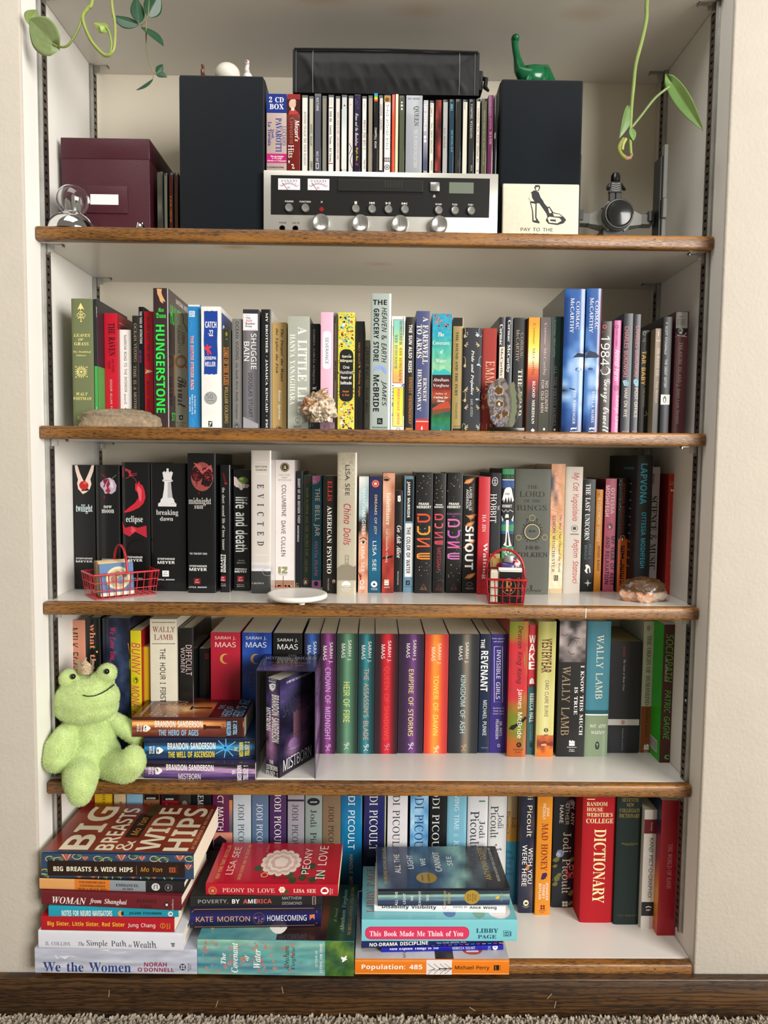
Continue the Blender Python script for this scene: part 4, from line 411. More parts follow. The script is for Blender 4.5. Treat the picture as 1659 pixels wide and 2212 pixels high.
[3,U,[.6104,.1232,.7402],0,.0186,.2161,.13,336,p,s,"blue grey paperback with a black and a white title block",0,1,[[R,S,[30,1328,157,2104],16],[T,S,[46,1398,108,2062],5,"JAMES McBRIDE",b,d],[R,S,[26,293,166,1290],36],[T,S,[50,355,125,1218],16,"THE COLOR OF WATER",b,d],[R,S,[50,136,125,226],203],[T,S,[67,151,108,209],336,"R",k,h],[T,S,[26,102,163,115],337,"RIVERHEAD",n,h]]],
[3,U,[.6311,.1165,.7402],0,.0314,.223,.135,16,p,s,"thick black paperback sprinkled with stars, with stacked orange line letters",0,1,[[D,S,[1,1709,287,2210],[1,338,283],14,4,10,3,1],[D,S,[23,244,306,597],[1,338,283],12,4,10,4,1],[D,S,[17,638,284,1607],[1,338,283],14,4,8,9,1],[T,S,[59,1633,249,1679],5,"FRANK",b,h],[T,S,[27,1574,287,1621],5,"HERBERT",b,h],[L,S,[[33,1459],[193,1460],[244,1437],[262,1396],[246,1355],[195,1331],[52,1329],[51,1421]],339,35],[L,S,[[49,1246],[51,1147],[83,1110],[119,1100],[193,1100],[229,1111],[260,1149],[259,1248]],340,35],[L,S,[[35,874],[278,876]],341,27],[L,S,[[33,1010],[276,1012]],341,27],[L,S,[[47,997],[264,889]],341,27],[L,S,[[278,740],[105,738],[47,721],[45,691],[48,661],[106,645],[279,646]],342,27],[L,S,[[58,691],[279,693]],342,27],[L,S,[[111,70],[165,179],[222,71]],343,8],[L,S,[[105,70],[229,71]],343,8],[T,S,[115,84,218,116],343,"ACE",n,h]]],
[3,U,[.6648,.1203,.7402],0,.022,.2217,.135,16,p,s,"narrow black starry paperback with stacked pink line letters, middle of the matching three",0,1,[[D,S,[-2,1690,193,2202],[1,338,283],12,4,10,5,1],[D,S,[24,198,215,428],[1,338,283,344],8,4,10,6,1],[T,S,[34,1626,161,1653],5,"FRANK",b,h],[T,S,[12,1583,184,1612],5,"HERBERT",b,h],[L,S,[[20,1459],[126,1461],[156,1445],[170,1416],[157,1386],[127,1370],[35,1369],[34,1430]],261,27],[L,S,[[34,1298],[35,1242],[54,1226],[77,1219],[125,1219],[149,1227],[167,1243],[166,1299]],345,27],[L,S,[[25,1035],[182,1037]],346,21],[L,S,[[23,1126],[180,1128]],346,21],[L,S,[[34,1116],[171,1047]],346,21],[L,S,[[183,969],[72,968],[35,959],[34,941],[36,923],[72,914],[184,916]],346,19],[L,S,[[43,941],[183,943]],346,19],[T,S,[73,438,143,843],347,"MESSIAH",n,d],[L,S,[[63,60],[113,169],[167,61]],348,8],[L,S,[[57,60],[173,61]],348,8],[T,S,[67,74,162,106],348,"ACE",n,h]]],
[3,U,[.6895,.1217,.7402],0,.0285,.2232,.135,16,p,s,"black starry paperback with stacked purple line letters, beside the orange leaf spine",0,1,[[D,S,[-1,1713,256,2215],[1,338,283],14,4,10,7,1],[D,S,[26,199,279,595],[1,338,283],12,4,10,8,1],[D,S,[15,637,267,1403],[1,338,283],12,4,8,11,1],[T,S,[35,1636,224,1682],5,"FRANK",b,h],[T,S,[5,1579,248,1624],5,"HERBERT",b,h],[T,S,[3,1457,250,1490],349,"CHILDREN",n,h],[T,S,[101,1416,156,1438],349,"OF",n,h],[L,S,[[15,1365],[165,1367],[214,1345],[231,1306],[215,1267],[168,1245],[34,1243],[32,1329]],350,34],[L,S,[[33,1169],[35,1083],[64,1053],[98,1043],[166,1044],[200,1054],[229,1085],[227,1171]],351,34],[L,S,[[20,853],[243,855]],352,27],[L,S,[[18,948],[241,950]],352,27],[L,S,[[32,935],[230,868]],352,27],[L,S,[[245,740],[88,738],[35,720],[33,690],[36,659],[89,642],[247,644]],353,25],[L,S,[[46,690],[246,692]],353,25],[L,S,[[92,66],[146,176],[204,67]],354,8],[L,S,[[86,66],[210,67]],354,8],[T,S,[95,80,199,113],354,"ACE",n,h]]],
[3,U,[.7195,.1209,.7402],0,.0261,.2184,.13,16,p,s,"black paperback with orange leaves and heavy white vertical title",0,1,[[P,S,[[-12,2037],[44,2105],[136,2133],[197,2138],[148,2066],[87,2030]],355],[P,S,[[25,2050],[85,2096],[167,2125],[117,2059]],356],[P,S,[[40,1454],[98,1448],[190,1476],[252,1481],[202,1408],[141,1372]],355],[P,S,[[77,1442],[139,1438],[221,1468],[171,1401]],356],[P,S,[[33,1249],[84,1311],[167,1336],[223,1340],[178,1274],[123,1242]],355],[P,S,[[67,1260],[121,1302],[195,1329],[150,1269]],356],[P,S,[[89,978],[130,974],[195,993],[238,997],[203,946],[160,920]],355],[P,S,[[115,969],[159,967],[216,988],[181,941]],356],[P,S,[[42,279],[99,349],[191,377],[253,381],[203,308],[142,272]],355],[P,S,[[79,292],[140,338],[223,368],[172,301]],356],[P,S,[[9,845],[43,887],[98,904],[135,906],[105,863],[68,841]],355],[P,S,[[31,853],[68,881],[117,899],[87,859]],356],[L,S,[[159,952],[125,1118],[163,1284],[119,1417]],357,8],[T,S,[104,1541,156,1973],5,"LAURIE HALSE",n,d],[T,S,[47,1582,94,1931],5,"ANDERSON",n,d],[T,S,[166,1511,186,2035],358,"National Book Award Finalist",n,d],[T,S,[43,443,201,1252],5,"SHOUT",b,d],[E,S,[81,134,197,209],55,.143],[T,S,[62,75,220,107],54,"VIKING",S,h]]],
[3,U,[.7459,.11,.7402],0,.0206,.2166,.13,359,p,s,"coral red paperback with white capitals, behind the metal basket",0,1,[[T,S,[74,1162,140,1475],5,"HA JIN",s,d],[T,S,[83,286,177,956],5,"Waiting",S,d]]],
[3,U,[.7681,.115,.7402],0,.0201,.2239,.14,203,h,m,"black hardcover with a white oval emblem and tall white capitals",0,1,[[E,S,[24,2002,130,2162],36,.128],[L,S,[[76,2133],[78,2021]],36,8],[L,S,[[46,2092],[76,2113],[108,2093]],36,8],[L,S,[[51,2051],[104,2052]],36,8],[T,S,[-2,1324,114,1857],5,"HOBBIT",s,d],[T,S,[135,1557,166,1639],5,"THE",s,d],[R,S,[17,50,219,752],360],[E,S,[15,601,131,725],304],[T,S,[55,529,158,591],16,"M",S,h]]],
[3,U,[.7891,.115,.7402],0,.0238,.2319,.15,19,h,m,"hardcover with green bands, blue sky and white mountain drawing",0,1,[[R,S,[-24,2213,213,2319],361],[R,S,[-22,2123,215,2213],362],[L,S,[[-6,2196],[15,2145],[35,2192],[60,2143]],361,8],[L,S,[[92,2193],[93,2140],[129,2193],[130,2140]],361,8],[L,S,[[162,2193],[189,2167],[163,2140]],361,8],[R,S,[-21,2107,217,2123],45],[R,S,[-19,1962,219,2107],201],[L,S,[[-3,2063],[89,2074],[202,2051]],363,8],[L,S,[[-6,2012],[120,2034],[211,2014]],363,8],[P,S,[[-4,1725],[32,1869],[51,1941],[81,1972],[142,1983],[173,1953],[196,1851],[222,1738],[189,1707],[171,1809],[148,1702],[125,1813],[97,1694],[74,1798],[36,1695],[24,1767]],20],[T,S,[49,1839,145,1874],19,"THE",S,h],[T,S,[6,1608,187,1661],5,"HOBBIT",S,h],[L,S,[[0,1572],[40,1521],[80,1566],[112,1522],[152,1567],[214,1527]],45,11],[P,S,[[63,1418],[76,1484],[129,1485],[135,1419]],45],[P,S,[[0,1459],[43,1377],[13,1335]],45],[P,S,[[226,1471],[181,1378],[219,1338]],45],[R,S,[-3,1295,235,1357],201],[R,S,[-1,1172,238,1295],361],[R,S,[1,1120,240,1172],201],[P,S,[[84,1377],[136,1378],[136,1172],[176,966],[204,894],[116,883],[43,913],[79,975],[87,1171]],45],[P,S,[[110,1151],[124,1151],[147,904],[101,903]],19],[P,S,[[22,964],[16,1233],[52,1089]],19],[P,S,[[236,967],[229,1235],[187,1090]],19],[R,S,[16,53,256,883],361],[D,S,[17,510,244,873],[20,362],18,11,25,3,1]]],
[3,U,[.8132,.1141,.7402],0,.0654,.2318,.14,364,h,m,"wide olive grey book with black capitals and gold ring ornaments",0,1,[[T,S,[222,1957,415,2018],365,"THE",s,h],[T,S,[80,1806,541,1910],365,"LORD",s,h],[T,S,[171,1707,469,1761],365,"OF THE",s,h],[T,S,[35,1556,591,1656],365,"RINGS",s,h],[L,S,[[490,1169],[531,1159]],365,13],[L,S,[[484,1123],[535,1097]],365,13],[L,S,[[466,1080],[484,1057]],365,13],[L,S,[[436,1045],[454,1010]],365,13],[L,S,[[397,1020],[411,964]],365,13],[L,S,[[352,1007],[347,977]],365,13],[L,S,[[306,1008],[291,975]],365,13],[L,S,[[261,1022],[227,975]],365,13],[L,S,[[223,1049],[194,1031]],365,13],[L,S,[[193,1085],[160,1076]],365,13],[L,S,[[174,1128],[116,1124]],365,13],[L,S,[[169,1174],[134,1185]],365,13],[L,S,[[177,1220],[152,1238]],365,13],[L,S,[[198,1261],[158,1303]],365,13],[L,S,[[230,1294],[214,1330]],365,13],[L,S,[[270,1317],[268,1346]],365,13],[L,S,[[315,1327],[321,1383]],365,13],[L,S,[[361,1324],[379,1362]],365,13],[L,S,[[405,1308],[426,1326]],365,13],[L,S,[[442,1279],[488,1310]],365,13],[L,S,[[470,1242],[514,1253]],365,13],[L,S,[[486,1198],[513,1194]],365,13],[E,S,[165,1002,494,1332],365,.125],[E,S,[185,1023,473,1311],160,.1],[E,S,[265,1363,380,1478],366,.179],[E,S,[30,1004,132,1107],366,.2],[E,S,[511,1011,614,1118],366,.192],[L,S,[[262,1382],[220,1413],[239,1341]],365,11],[L,S,[[385,1384],[426,1415],[411,1343]],365,11],[E,S,[267,1157,391,1198],365],[E,S,[313,1161,346,1194],364],[T,S,[213,833,485,909],365,"J·R·R·",s,h],[T,S,[52,700,625,785],365,"TOLKIEN",s,h],[L,S,[[191,88],[222,109],[244,47],[284,110],[306,47],[346,121],[355,173],[317,173],[336,110],[368,58],[398,90],[430,49],[460,91],[492,55],[522,91]],365,11]]],
[3,U,[.882,.128,.7402],0,.026,.2415,.135,367,p,s,"paperback covered with an old peach map that turns cream below",0,1,[[I,S,[-2,91,258,2415],[[1,5,0,5],[2,0,1,5],[2,0,5,5],[5,2,0,5],[0,5,1,5],[1,0,5,0],[0,5,3,0],[3,3,3,3],[3,6,3,3],[4,4,4,3],[4,4,6,4],[4,6,4,4],[4,4,4,4]],[317,368,369,370,371,372,373],.1],[L,S,[[-33,2389],[0,2348],[-23,2276]],152,4],[L,S,[[46,2299],[112,2259],[126,2187]],152,4],[L,S,[[125,2209],[7,2167],[37,2095]],152,4],[L,S,[[-23,2117],[119,2077],[187,2006]],152,4],[L,S,[[56,2027],[14,1985],[98,1914]],152,4],[L,S,[[135,1937],[126,1896],[10,1822]],152,4],[L,S,[[-14,1844],[21,1803],[160,1732]],152,4],[L,S,[[66,1754],[133,1713],[71,1640]],152,4],[L,S,[[145,1664],[28,1621],[221,1551]],152,4],[L,S,[[-4,1571],[140,1531],[132,1458]],152,4],[L,S,[[75,1481],[35,1439],[43,1366]],152,4],[L,S,[[155,1390],[147,1348],[193,1276]],152,4],[L,S,[[5,1297],[42,1256],[104,1183]],152,4],[L,S,[[85,1206],[155,1165],[15,1091]],152,4],[L,S,[[164,1115],[49,1072],[165,1001]],152,4],[T,S,[167,400,217,1471],365,"The Map That Changed the World",i,d],[T,S,[51,395,105,1460],365,"SIMON WINCHESTER",s,d],[R,S,[102,238,177,343],365],[L,S,[[117,332],[124,248]],371,9],[L,S,[[149,337],[155,244]],371,9],[R,S,[31,0,293,91],296]]],
[3,U,[.9102,.1308,.7402],0,.0319,.2367,.143,238,h,m,"cream hardcover with red handwritten lettering down the spine",0,1,[[T,S,[109,1358,251,2260],374,"My Cat Yugoslavia",o,d],[E,S,[122,1157,247,1283],126,.1],[R,S,[155,1195,214,1249],126],[T,S,[109,1101,263,1122],126,"PANTHEON",b,h],[T,S,[144,184,276,1013],374,"Pajtim Statovci",o,d]]],
[3,U,[.9481,.1501,.7402],0,.0239,.2135,.124,19,p,s,"black paperback with white title, leaping animal and compass star",0,1,[[T,S,[53,985,144,2051],5,"THE LAST UNICORN",S,d],[T,S,[136,613,187,905],375,"PETER S.",n,d],[T,S,[62,613,110,889],375,"BEAGLE",n,d],[P,S,[[84,506],[111,521],[148,507],[176,475],[190,368],[169,357],[158,443],[134,453],[121,400],[138,347],[105,357],[72,406],[87,421],[103,453]],5],[P,S,[[141,238],[154,176],[216,165],[154,154],[146,92],[133,154],[71,164],[132,175]],5],[P,S,[[142,208],[148,177],[172,195],[155,170],[186,165],[155,160],[174,135],[149,153],[145,122],[139,153],[114,134],[132,160],[101,164],[131,170],[112,195],[138,177]],158]]],
[3,U,[.9737,.15,.7402],0,.0129,.1944,.105,376,p,s,"slender orange paperback with pale and dark lettering, low between black and pink",0,1,[[T,S,[26,956,91,1791],377,"A CLOCKWORK ORANGE",n,d],[T,S,[55,402,100,881],378,"ANTHONY BURGESS",b,d],[E,S,[21,1833,63,1875],378,.3]]],
[3,U,[.9912,.151,.7402],0,.0208,.215,.123,379,p,s,"rose pink paperback with two lines of lettering and a bird oval",0,1,[[T,S,[100,1487,174,1978],380,"OTTESSA",b,d],[T,S,[-1,1437,81,2023],380,"MOSHFEGH",b,d],[E,S,[48,1186,154,1321],213,.125],[E,S,[80,1196,131,1298],213],[E,S,[85,1203,115,1266],381],[T,S,[129,125,204,1063],213,"MY YEAR OF REST",b,d],[T,S,[31,145,108,1056],213,"AND RELAXATION",b,d],[r,K,[0,0,1,1],382]]],
[3,U,[1.0155,.15,.7402],0,.0199,.2153,.124,16,p,s,"paperback half black and half orange with stacked capitals at its foot",0,1,[[R,S,[23,4,223,1013],383],[T,S,[66,1130,121,2069],384,"OTTESSA MOSHFEGH",n,d],[E,S,[52,954,154,1094],383],[E,S,[76,964,131,1070],16],[E,S,[82,971,116,1039],5],[T,S,[76,107,151,886],219,"EILEEN",b,v],[D,S,[-17,1500,63,2131],[238],8,4,9,3,1]]],
[3,U,[1.0362,.115,.7402],0,.0297,.2592,.155,16,h,m,"tall black hardcover with bright teal lettering and a lettered back cover",0,1,[[T,S,[69,1696,192,2439],385,"LAPVONA",b,d],[T,S,[112,514,199,1548],385,"OTTESSA MOSHFEGH",b,d],[r,K,[0,0,1,1],19],[r,K,[.1,.085,.45,.1],386],[r,K,[.15,.2,.25,.207],387],[r,K,[.15,.26,.3,.267],387],[r,K,[.15,.32,.35,.327],387],[r,K,[.15,.38,.25,.387],387],[r,K,[.15,.44,.3,.447],387],[r,K,[.15,.5,.35,.507],387],[r,K,[.15,.56,.25,.567],387],[r,K,[.15,.62,.3,.627],387],[r,K,[.15,.68,.35,.687],387],[r,K,[.15,.74,.25,.747],387],[r,K,[.15,.8,.3,.807],387],[r,K,[.05,.9,.2,.96],45]]],
[3,U,[1.0774,.15,.7402],0,.0155,.238,.124,279,p,s,"thin grey white book with black condensed serif title",0,1,[[T,S,[11,2050,60,2254],16,"Jeans",S,d],[T,S,[2,433,127,1833],16,"SCIENCE & MUSIC",S,d]]],
[3,U,[1.1006,.1274,.7402],0,.0177,.2256,.13,388,p,s,"bright red paperback with small pale lettering at the far end of its shelf",0,1,[[T,S,[28,2101,105,2120],389,"mark",n,h],[T,S,[5,2056,133,2080],389,"haddon",n,h],[P,S,[[43,1981],[65,1960],[96,1965],[112,1930],[91,1930],[70,1944],[54,1923],[40,1950]],5],[T,S,[70,365,116,1867],390,"the curious incident of the dog in the night-time",n,d],[E,S,[93,135,143,194],390,.143],[R,S,[99,272,141,276],390],[r,K,[0,0,1,1],391],[r,K,[.35,.15,.9,.156],392],[r,K,[.35,.205,.9,.211],392],[r,K,[.35,.26,.9,.266],392],[r,K,[.35,.315,.9,.321],392],[r,K,[.35,.37,.9,.376],392],[r,K,[.35,.425,.9,.431],392],[r,K,[.35,.48,.9,.486],392],[r,K,[.4,.78,.75,.88],84]]],
[4,U,[-.0163,.12,.4296],0,.0385,.2538,.145,318,h,m,"peach hardcover with dark condensed capitals above the plush frog",0,393,[[T,S,[85,1540,258,2391],394,"MILK EGGS",n,d]]],
[4,U,[.023,.12,.4296],0,.0269,.2583,.145,19,h,g,"black hardcover with orange pink storybook lettering behind the plush frog",0,1,[[T,S,[84,780,190,2468],395,"what the fireflies",S,d],[E,S,[193,1929,226,1967],396]]],
[4,U,[.0541,.12,.4296],0,.0509,.2576,.15,397,h,g,"dark navy hardcover with smoky swirls and pink script behind the plush frog",0,1,[[I,S,[0,-287,509,2576],[[0,1,2,1,0],[1,2,3,2,1],[0,1,3,2,1],[1,2,1,3,2],[0,2,2,3,0],[1,3,2,1,2],[0,1,3,2,0],[1,2,3,1,4],[0,1,2,2,4],[0,0,1,1,4]],[398,397,399,400,401],.2],[T,S,[111,1419,247,2408],402,"We Love You, Bunny",k,d],[L,S,[[474,2113],[502,1907]],403,14],[E,S,[487,1612,521,1823],404]]],
[4,U,[.1077,.115,.4296],0,.0194,.2365,.135,405,p,s,"acid yellow paperback with red scrawled letters and a bird oval",0,1,[[T,S,[19,1533,179,2141],406,"BUNNY",o,d],[E,S,[43,1370,141,1497],365,.1],[E,S,[71,1381,121,1478],365],[E,S,[75,1385,104,1448],405],[T,S,[11,463,152,1332],406,"MONA AWAD",o,d],[r,F,[0,0,1,1],407]]],
[4,U,[.1275,.1272,.4296],0,.0125,.2027,.11,408,p,s,"small mustard paperback half hidden beside the acid yellow one",0,1,[]],
[4,U,[.1423,.12,.4296],0,.0493,.2573,.14,205,p,s,"thick cream book with dark red capitals between dotted rules",0,1,[[T,S,[50,2328,460,2433],409,"WALLY",s,h],[T,S,[77,2185,418,2286],409,"LAMB",s,h],[R,S,[43,2502,62,2517],229],[R,S,[72,2503,91,2517],229],[R,S,[101,2503,119,2518],229],[R,S,[130,2503,148,2518],229],[R,S,[159,2503,177,2518],229],[R,S,[187,2504,206,2518],229],[R,S,[216,2504,235,2519],229],[R,S,[245,2504,264,2519],229],[R,S,[274,2504,292,2519],229],[R,S,[303,2505,321,2519],229],[R,S,[332,2505,350,2520],229],[R,S,[360,2505,379,2520],229],[R,S,[389,2505,408,2520],229],[R,S,[418,2506,437,2520],229],[R,S,[447,2506,465,2521],229],[R,S,[39,2102,58,2116],229],[R,S,[68,2102,86,2117],229],[R,S,[97,2102,115,2117],229],[R,S,[126,2102,144,2117],229],[R,S,[155,2103,173,2117],229],[R,S,[183,2103,202,2118],229],[R,S,[212,2103,231,2118],229],[R,S,[241,2103,260,2118],229],[R,S,[270,2104,289,2118],229],[R,S,[299,2104,318,2119],229],[R,S,[328,2104,346,2119],229],[R,S,[357,2104,375,2119],229],[R,S,[386,2105,404,2119],229],[R,S,[415,2105,433,2120],229],[R,S,[443,2105,462,2120],229],[T,S,[182,1002,283,2021],16,"THE HOUR I FIRST",n,d]]],
[4,U,[.1962,.12,.4296],0,.0264,.2409,.145,16,h,g,"black hardcover with thin pinkish capitals next to the thick cream book",0,1,[[T,S,[119,1515,228,2088],410,"DIFFICULT",n,d],[T,S,[26,1573,104,2041],411,"WOMEN",n,d],[r,F,[0,0,1,1],19]]],
[4,U,[.2256,.15,.4296],0,.0191,.1944,.11,19,p,s,"low black paperback deep in the gap beside the crimson spine",0,1,[[R,S,[117,1740,184,1859],254]]],
[4,U,[.252,.13,.4296],0,.0551,.2308,.135,412,p,s,"crimson thick paperback with a gold crescent moon",0,1,[[T,S,[78,2164,465,2236],181,"SARAH J.",n,h],[T,S,[84,2028,471,2125],181,"MAAS",n,h],[P,S,[[323,1729],[294,1715],[262,1711],[231,1719],[204,1736],[184,1761],[174,1792],[174,1825],[184,1856],[204,1881],[231,1899],[263,1907],[294,1903],[323,1890],[323,1890],[296,1892],[270,1886],[247,1870],[230,1849],[221,1823],[221,1795],[230,1769],[247,1747],[270,1733],[296,1726],[323,1729]],413]]],
[4,U,[.3107,.13,.4296],0,.0549,.2306,.135,52,p,s,"royal blue thick paperback with painted folds and a gold crescent moon",0,1,[[I,S,[0,-98,549,2306],[[0,1,2,0],[1,0,2,1],[2,0,1,1],[1,2,0,1],[0,1,2,0],[3,3,0,3],[3,3,3,3],[3,3,3,3],[3,3,3,3]],[52,414,415,199]],[T,S,[69,2166,454,2238],416,"SARAH J.",n,h],[T,S,[71,2028,454,2130],416,"MAAS",n,h],[P,S,[[307,1730],[278,1715],[246,1712],[215,1719],[188,1736],[168,1762],[157,1792],[157,1825],[168,1856],[188,1882],[215,1899],[246,1907],[278,1904],[307,1890],[307,1890],[280,1893],[253,1886],[231,1871],[214,1849],[205,1823],[205,1795],[214,1769],[231,1748],[253,1733],[280,1727],[307,1730]],417],[T,S,[57,1516,513,1569],418,"CRESCENT",s,h],[T,S,[116,1355,409,1473],418,"CITY",s,h],[T,S,[140,1195,451,1249],418,"HOUSE",n,h]]],
[4,U,[.3687,.13,.4296],0,.0545,.2303,.135,16,p,s,"black thick paperback with white name, behind the slipcase",0,1,[[T,S,[78,2135,460,2203],5,"SARAH J.",n,h],[T,S,[83,1995,461,2097],5,"MAAS",n,h]]],
[4,U,[.427,.13,.4296],0,.0288,.23,.135,193,p,s,"blue paperback with a bright centre glow, half behind the slipcase",0,1,[[I,S,[0,-9,288,2300],[[0,1,2,3,4]],[419,420,421,420,419]],[T,S,[154,1748,227,2152],5,"SARAH J.",n,d],[T,S,[60,1811,127,2077],5,"MAAS",n,d]]],
[4,U,[.4572,.1284,.4296],0,.0292,.2307,.135,422,p,s,"plum purple paperback with a bright centre glow, first whole one beside the slipcase",0,1,[[I,S,[0,0,292,2307],[[0,1,2,3,4]],[423,424,425,422,423]],[T,S,[157,1740,232,2144],5,"SARAH J.",n,d],[T,S,[52,1803,121,2073],5,"MAAS",n,d],[T,S,[95,264,196,1659],426,"CROWN OF MIDNIGHT",n,d],[L,S,[[104,160],[140,130],[168,143],[193,182]],427,11],[L,S,[[140,130],[151,95],[113,52]],427,11],[L,S,[[151,95],[189,61]],427,11],[E,S,[151,121,210,191],427,.188]]],
[4,U,[.4879,.13,.4296],0,.0393,.2306,.135,428,p,s,"green paperback with a pale green centre glow and yellow title",0,1,[[I,S,[0,0,393,2306],[[0,1,2,3,4]],[429,430,431,432,429]],[T,S,[199,1781,273,2185],5,"SARAH J.",n,d],[T,S,[88,1844,160,2114],5,"MAAS",n,d],[T,S,[131,606,249,1383],433,"HEIR OF FIRE",n,d],[L,S,[[146,188],[182,158],[209,171],[235,210]],45,11],[L,S,[[182,158],[193,124],[155,80]],45,11],[L,S,[[193,124],[231,89]],45,11],[E,S,[192,150,252,219],45,.188]]],
[4,U,[.5285,.1295,.4296],0,.0303,.2304,.135,434,p,s,"dark teal paperback with a teal centre glow and salmon title",0,1,[[I,S,[0,0,303,2310],[[0,1,2,3,4]],[435,434,436,434,435]],[T,S,[169,1758,242,2162],5,"SARAH J.",n,d],[T,S,[60,1821,131,2087],5,"MAAS",n,d],[T,S,[105,269,200,1644],437,"THE ASSASSIN’S BLADE",n,d],[L,S,[[108,160],[144,130],[172,143],[197,182]],45,11],[L,S,[[144,130],[155,95],[118,52]],45,11],[L,S,[[155,95],[194,61]],45,11],[E,S,[155,122,214,191],45,.188]]],
[4,U,[.5597,.1301,.4296],0,.0436,.2305,.135,295,p,s,"dark paperback with a hot red centre glow and red title",0,1,[[I,S,[0,0,436,2305],[[0,1,2,3,4,5]],[213,438,23,439,440,441]],[T,S,[226,1770,302,2179],5,"SARAH J.",n,d],[T,S,[117,1833,188,2103],5,"MAAS",n,d],[T,S,[158,269,271,1680],442,"QUEEN OF SHADOWS",n,d],[L,S,[[190,171],[226,141],[254,154],[279,193]],443,11],[L,S,[[226,141],[237,106],[200,63]],443,11],[L,S,[[237,106],[276,72]],443,11],[E,S,[237,133,296,202],443,.188]]],
[4,U,[.6044,.133,.4296],0,.0477,.2298,.135,444,p,s,"purple paperback with a lighter violet streak and yellow title",0,1,[[I,S,[0,0,477,2298],[[0,1,2,3,4,5]],[445,446,447,448,444,445]],[T,S,[256,1787,328,2192],5,"SARAH J.",n,d],[T,S,[143,1850,212,2121],5,"MAAS",n,d],[T,S,[194,337,287,1626],449,"EMPIRE OF STORMS",n,d],[L,S,[[199,185],[235,154],[263,168],[288,207]],450,11],[L,S,[[235,154],[246,120],[209,76]],450,11],[L,S,[[246,120],[285,85]],450,11],[E,S,[246,146,305,215],450,.188]]],
[4,U,[.6538,.1327,.4296],0,.0444,.2299,.135,339,p,s,"bright orange red paperback with a golden centre glow and yellow title",0,1,[[I,S,[0,0,444,2299],[[0,1,2,3,4,5]],[129,451,452,453,454,374]],[T,S,[228,1721,304,2127],5,"SARAH J.",n,d],[T,S,[123,1791,192,2051],5,"MAAS",n,d],[T,S,[170,359,265,1517],455,"TOWER OF DAWN",n,d],[L,S,[[190,124],[226,94],[254,107],[279,146]],456,11],[L,S,[[226,94],[237,59],[200,15]],456,11],[L,S,[[237,59],[276,24]],456,11],[E,S,[236,85,296,155],456,.188]]],
[4,U,[.6996,.1346,.4296],0,.0572,.2303,.135,457,p,s,"wide charcoal paperback with a silver centre glow and pale blue title",0,1,[[I,S,[0,0,571,2303],[[0,1,2,3,4,5]],[203,3,124,309,124,3]],[T,S,[292,1741,368,2150],5,"SARAH J.",n,d],[T,S,[182,1807,252,2074],5,"MAAS",n,d],[T,S,[228,398,321,1515],458,"KINGDOM OF ASH",n,d],[L,S,[[258,152],[295,122],[322,135],[347,175]],459,11],[L,S,[[295,122],[306,87],[268,43]],459,11],[L,S,[[306,87],[345,53]],459,11],[E,S,[305,114,364,183],459,.188]]],
[4,U,[.7586,.1368,.4296],0,.0202,.2301,.13,202,p,s,"navy paperback with big white capitals reading down the spine",0,1,[[T,S,[7,2033,83,2205],5,"THE",b,d],[T,S,[18,1199,150,1980],5,"REVENANT",b,d],[T,S,[73,343,145,1029],460,"MICHAEL PUNKE",n,d],[T,S,[57,94,190,116],461,"PICADOR",n,h]]],
[4,U,[.7795,.1372,.4296],0,.0303,.2302,.13,462,p,s,"violet blue paperback with a white outlined title box",0,1,[[T,S,[9,2200,245,2232],463,"Newly updated",S,h],[T,S,[41,2148,225,2178],463,"and revised!",S,h],[L,S,[[54,2062],[211,2063],[235,995],[78,994],[54,2062]],464,9],[T,S,[106,1055,182,2003],465,"INVISIBLE GIRLS",n,d],[T,S,[55,860,272,893],466,"Speaking the",S,h],[T,S,[60,808,269,838],466,"Truth about",S,h],[T,S,[57,756,274,784],466,"Sexual Abuse",S,h],[T,S,[187,339,236,615],5,"DR. PATTI",n,d],[T,S,[117,277,168,654],5,"FEUEREISEN",n,d],[E,S,[154,116,209,181],467,.333]]],
[4,U,[.8101,.1194,.4296],0,.0358,.259,.155,374,h,g,"green and red hardcover with brush lettering and a flying black bird",0,1,[[I,S,[-13,0,356,2590],[[0,0,1],[0,1,1],[3,2,2],[3,3,3],[2,3,3],[3,2,3],[3,3,2],[2,3,3],[3,2,1],[4,1,4],[5,5,4],[5,0,5],[4,5,4],[6,6,4],[6,6,6]],[468,127,374,469,470,471,472]],[P,S,[[335,2117],[294,2011],[277,1863],[302,1693],[349,1566]],473],[P,S,[[26,537],[66,602],[150,635],[232,689],[335,786],[357,754],[296,668],[172,581],[110,517]],16],[T,S,[135,1405,247,2506],16,"Deacon King Kong",o,d],[T,S,[166,362,275,1309],5,"James McBride",n,d],[E,S,[174,184,271,283],16],[L,S,[[206,212],[209,255],[239,248],[222,231],[244,212]],472,9],[T,S,[123,130,305,158],16,"Riverhead",n,h],[T,S,[162,82,268,108],16,"Books",n,h]]],
[4,U,[.8491,.1303,.4296],0,.0149,.2499,.13,474,p,s,"narrow paperback red above and teal below with stacked white capitals",0,1,[[R,S,[0,0,165,1319],475],[T,S,[1,1637,123,2314],476,"WAKE",b,v],[P,S,[[27,1373],[35,1448],[66,1491],[102,1470],[126,1374]],477],[P,S,[[12,1362],[135,1363],[113,1309],[28,1308]],478],[L,S,[[68,1491],[71,1362]],479,7],[T,S,[40,634,125,1190],480,"REBECCA HALL",b,d],[T,S,[95,283,112,591],481,"ILLUSTRATED BY",n,d],[T,S,[61,282,78,590],481,"HUGO MARTINEZ",n,d],[R,S,[59,141,114,235],482]]],
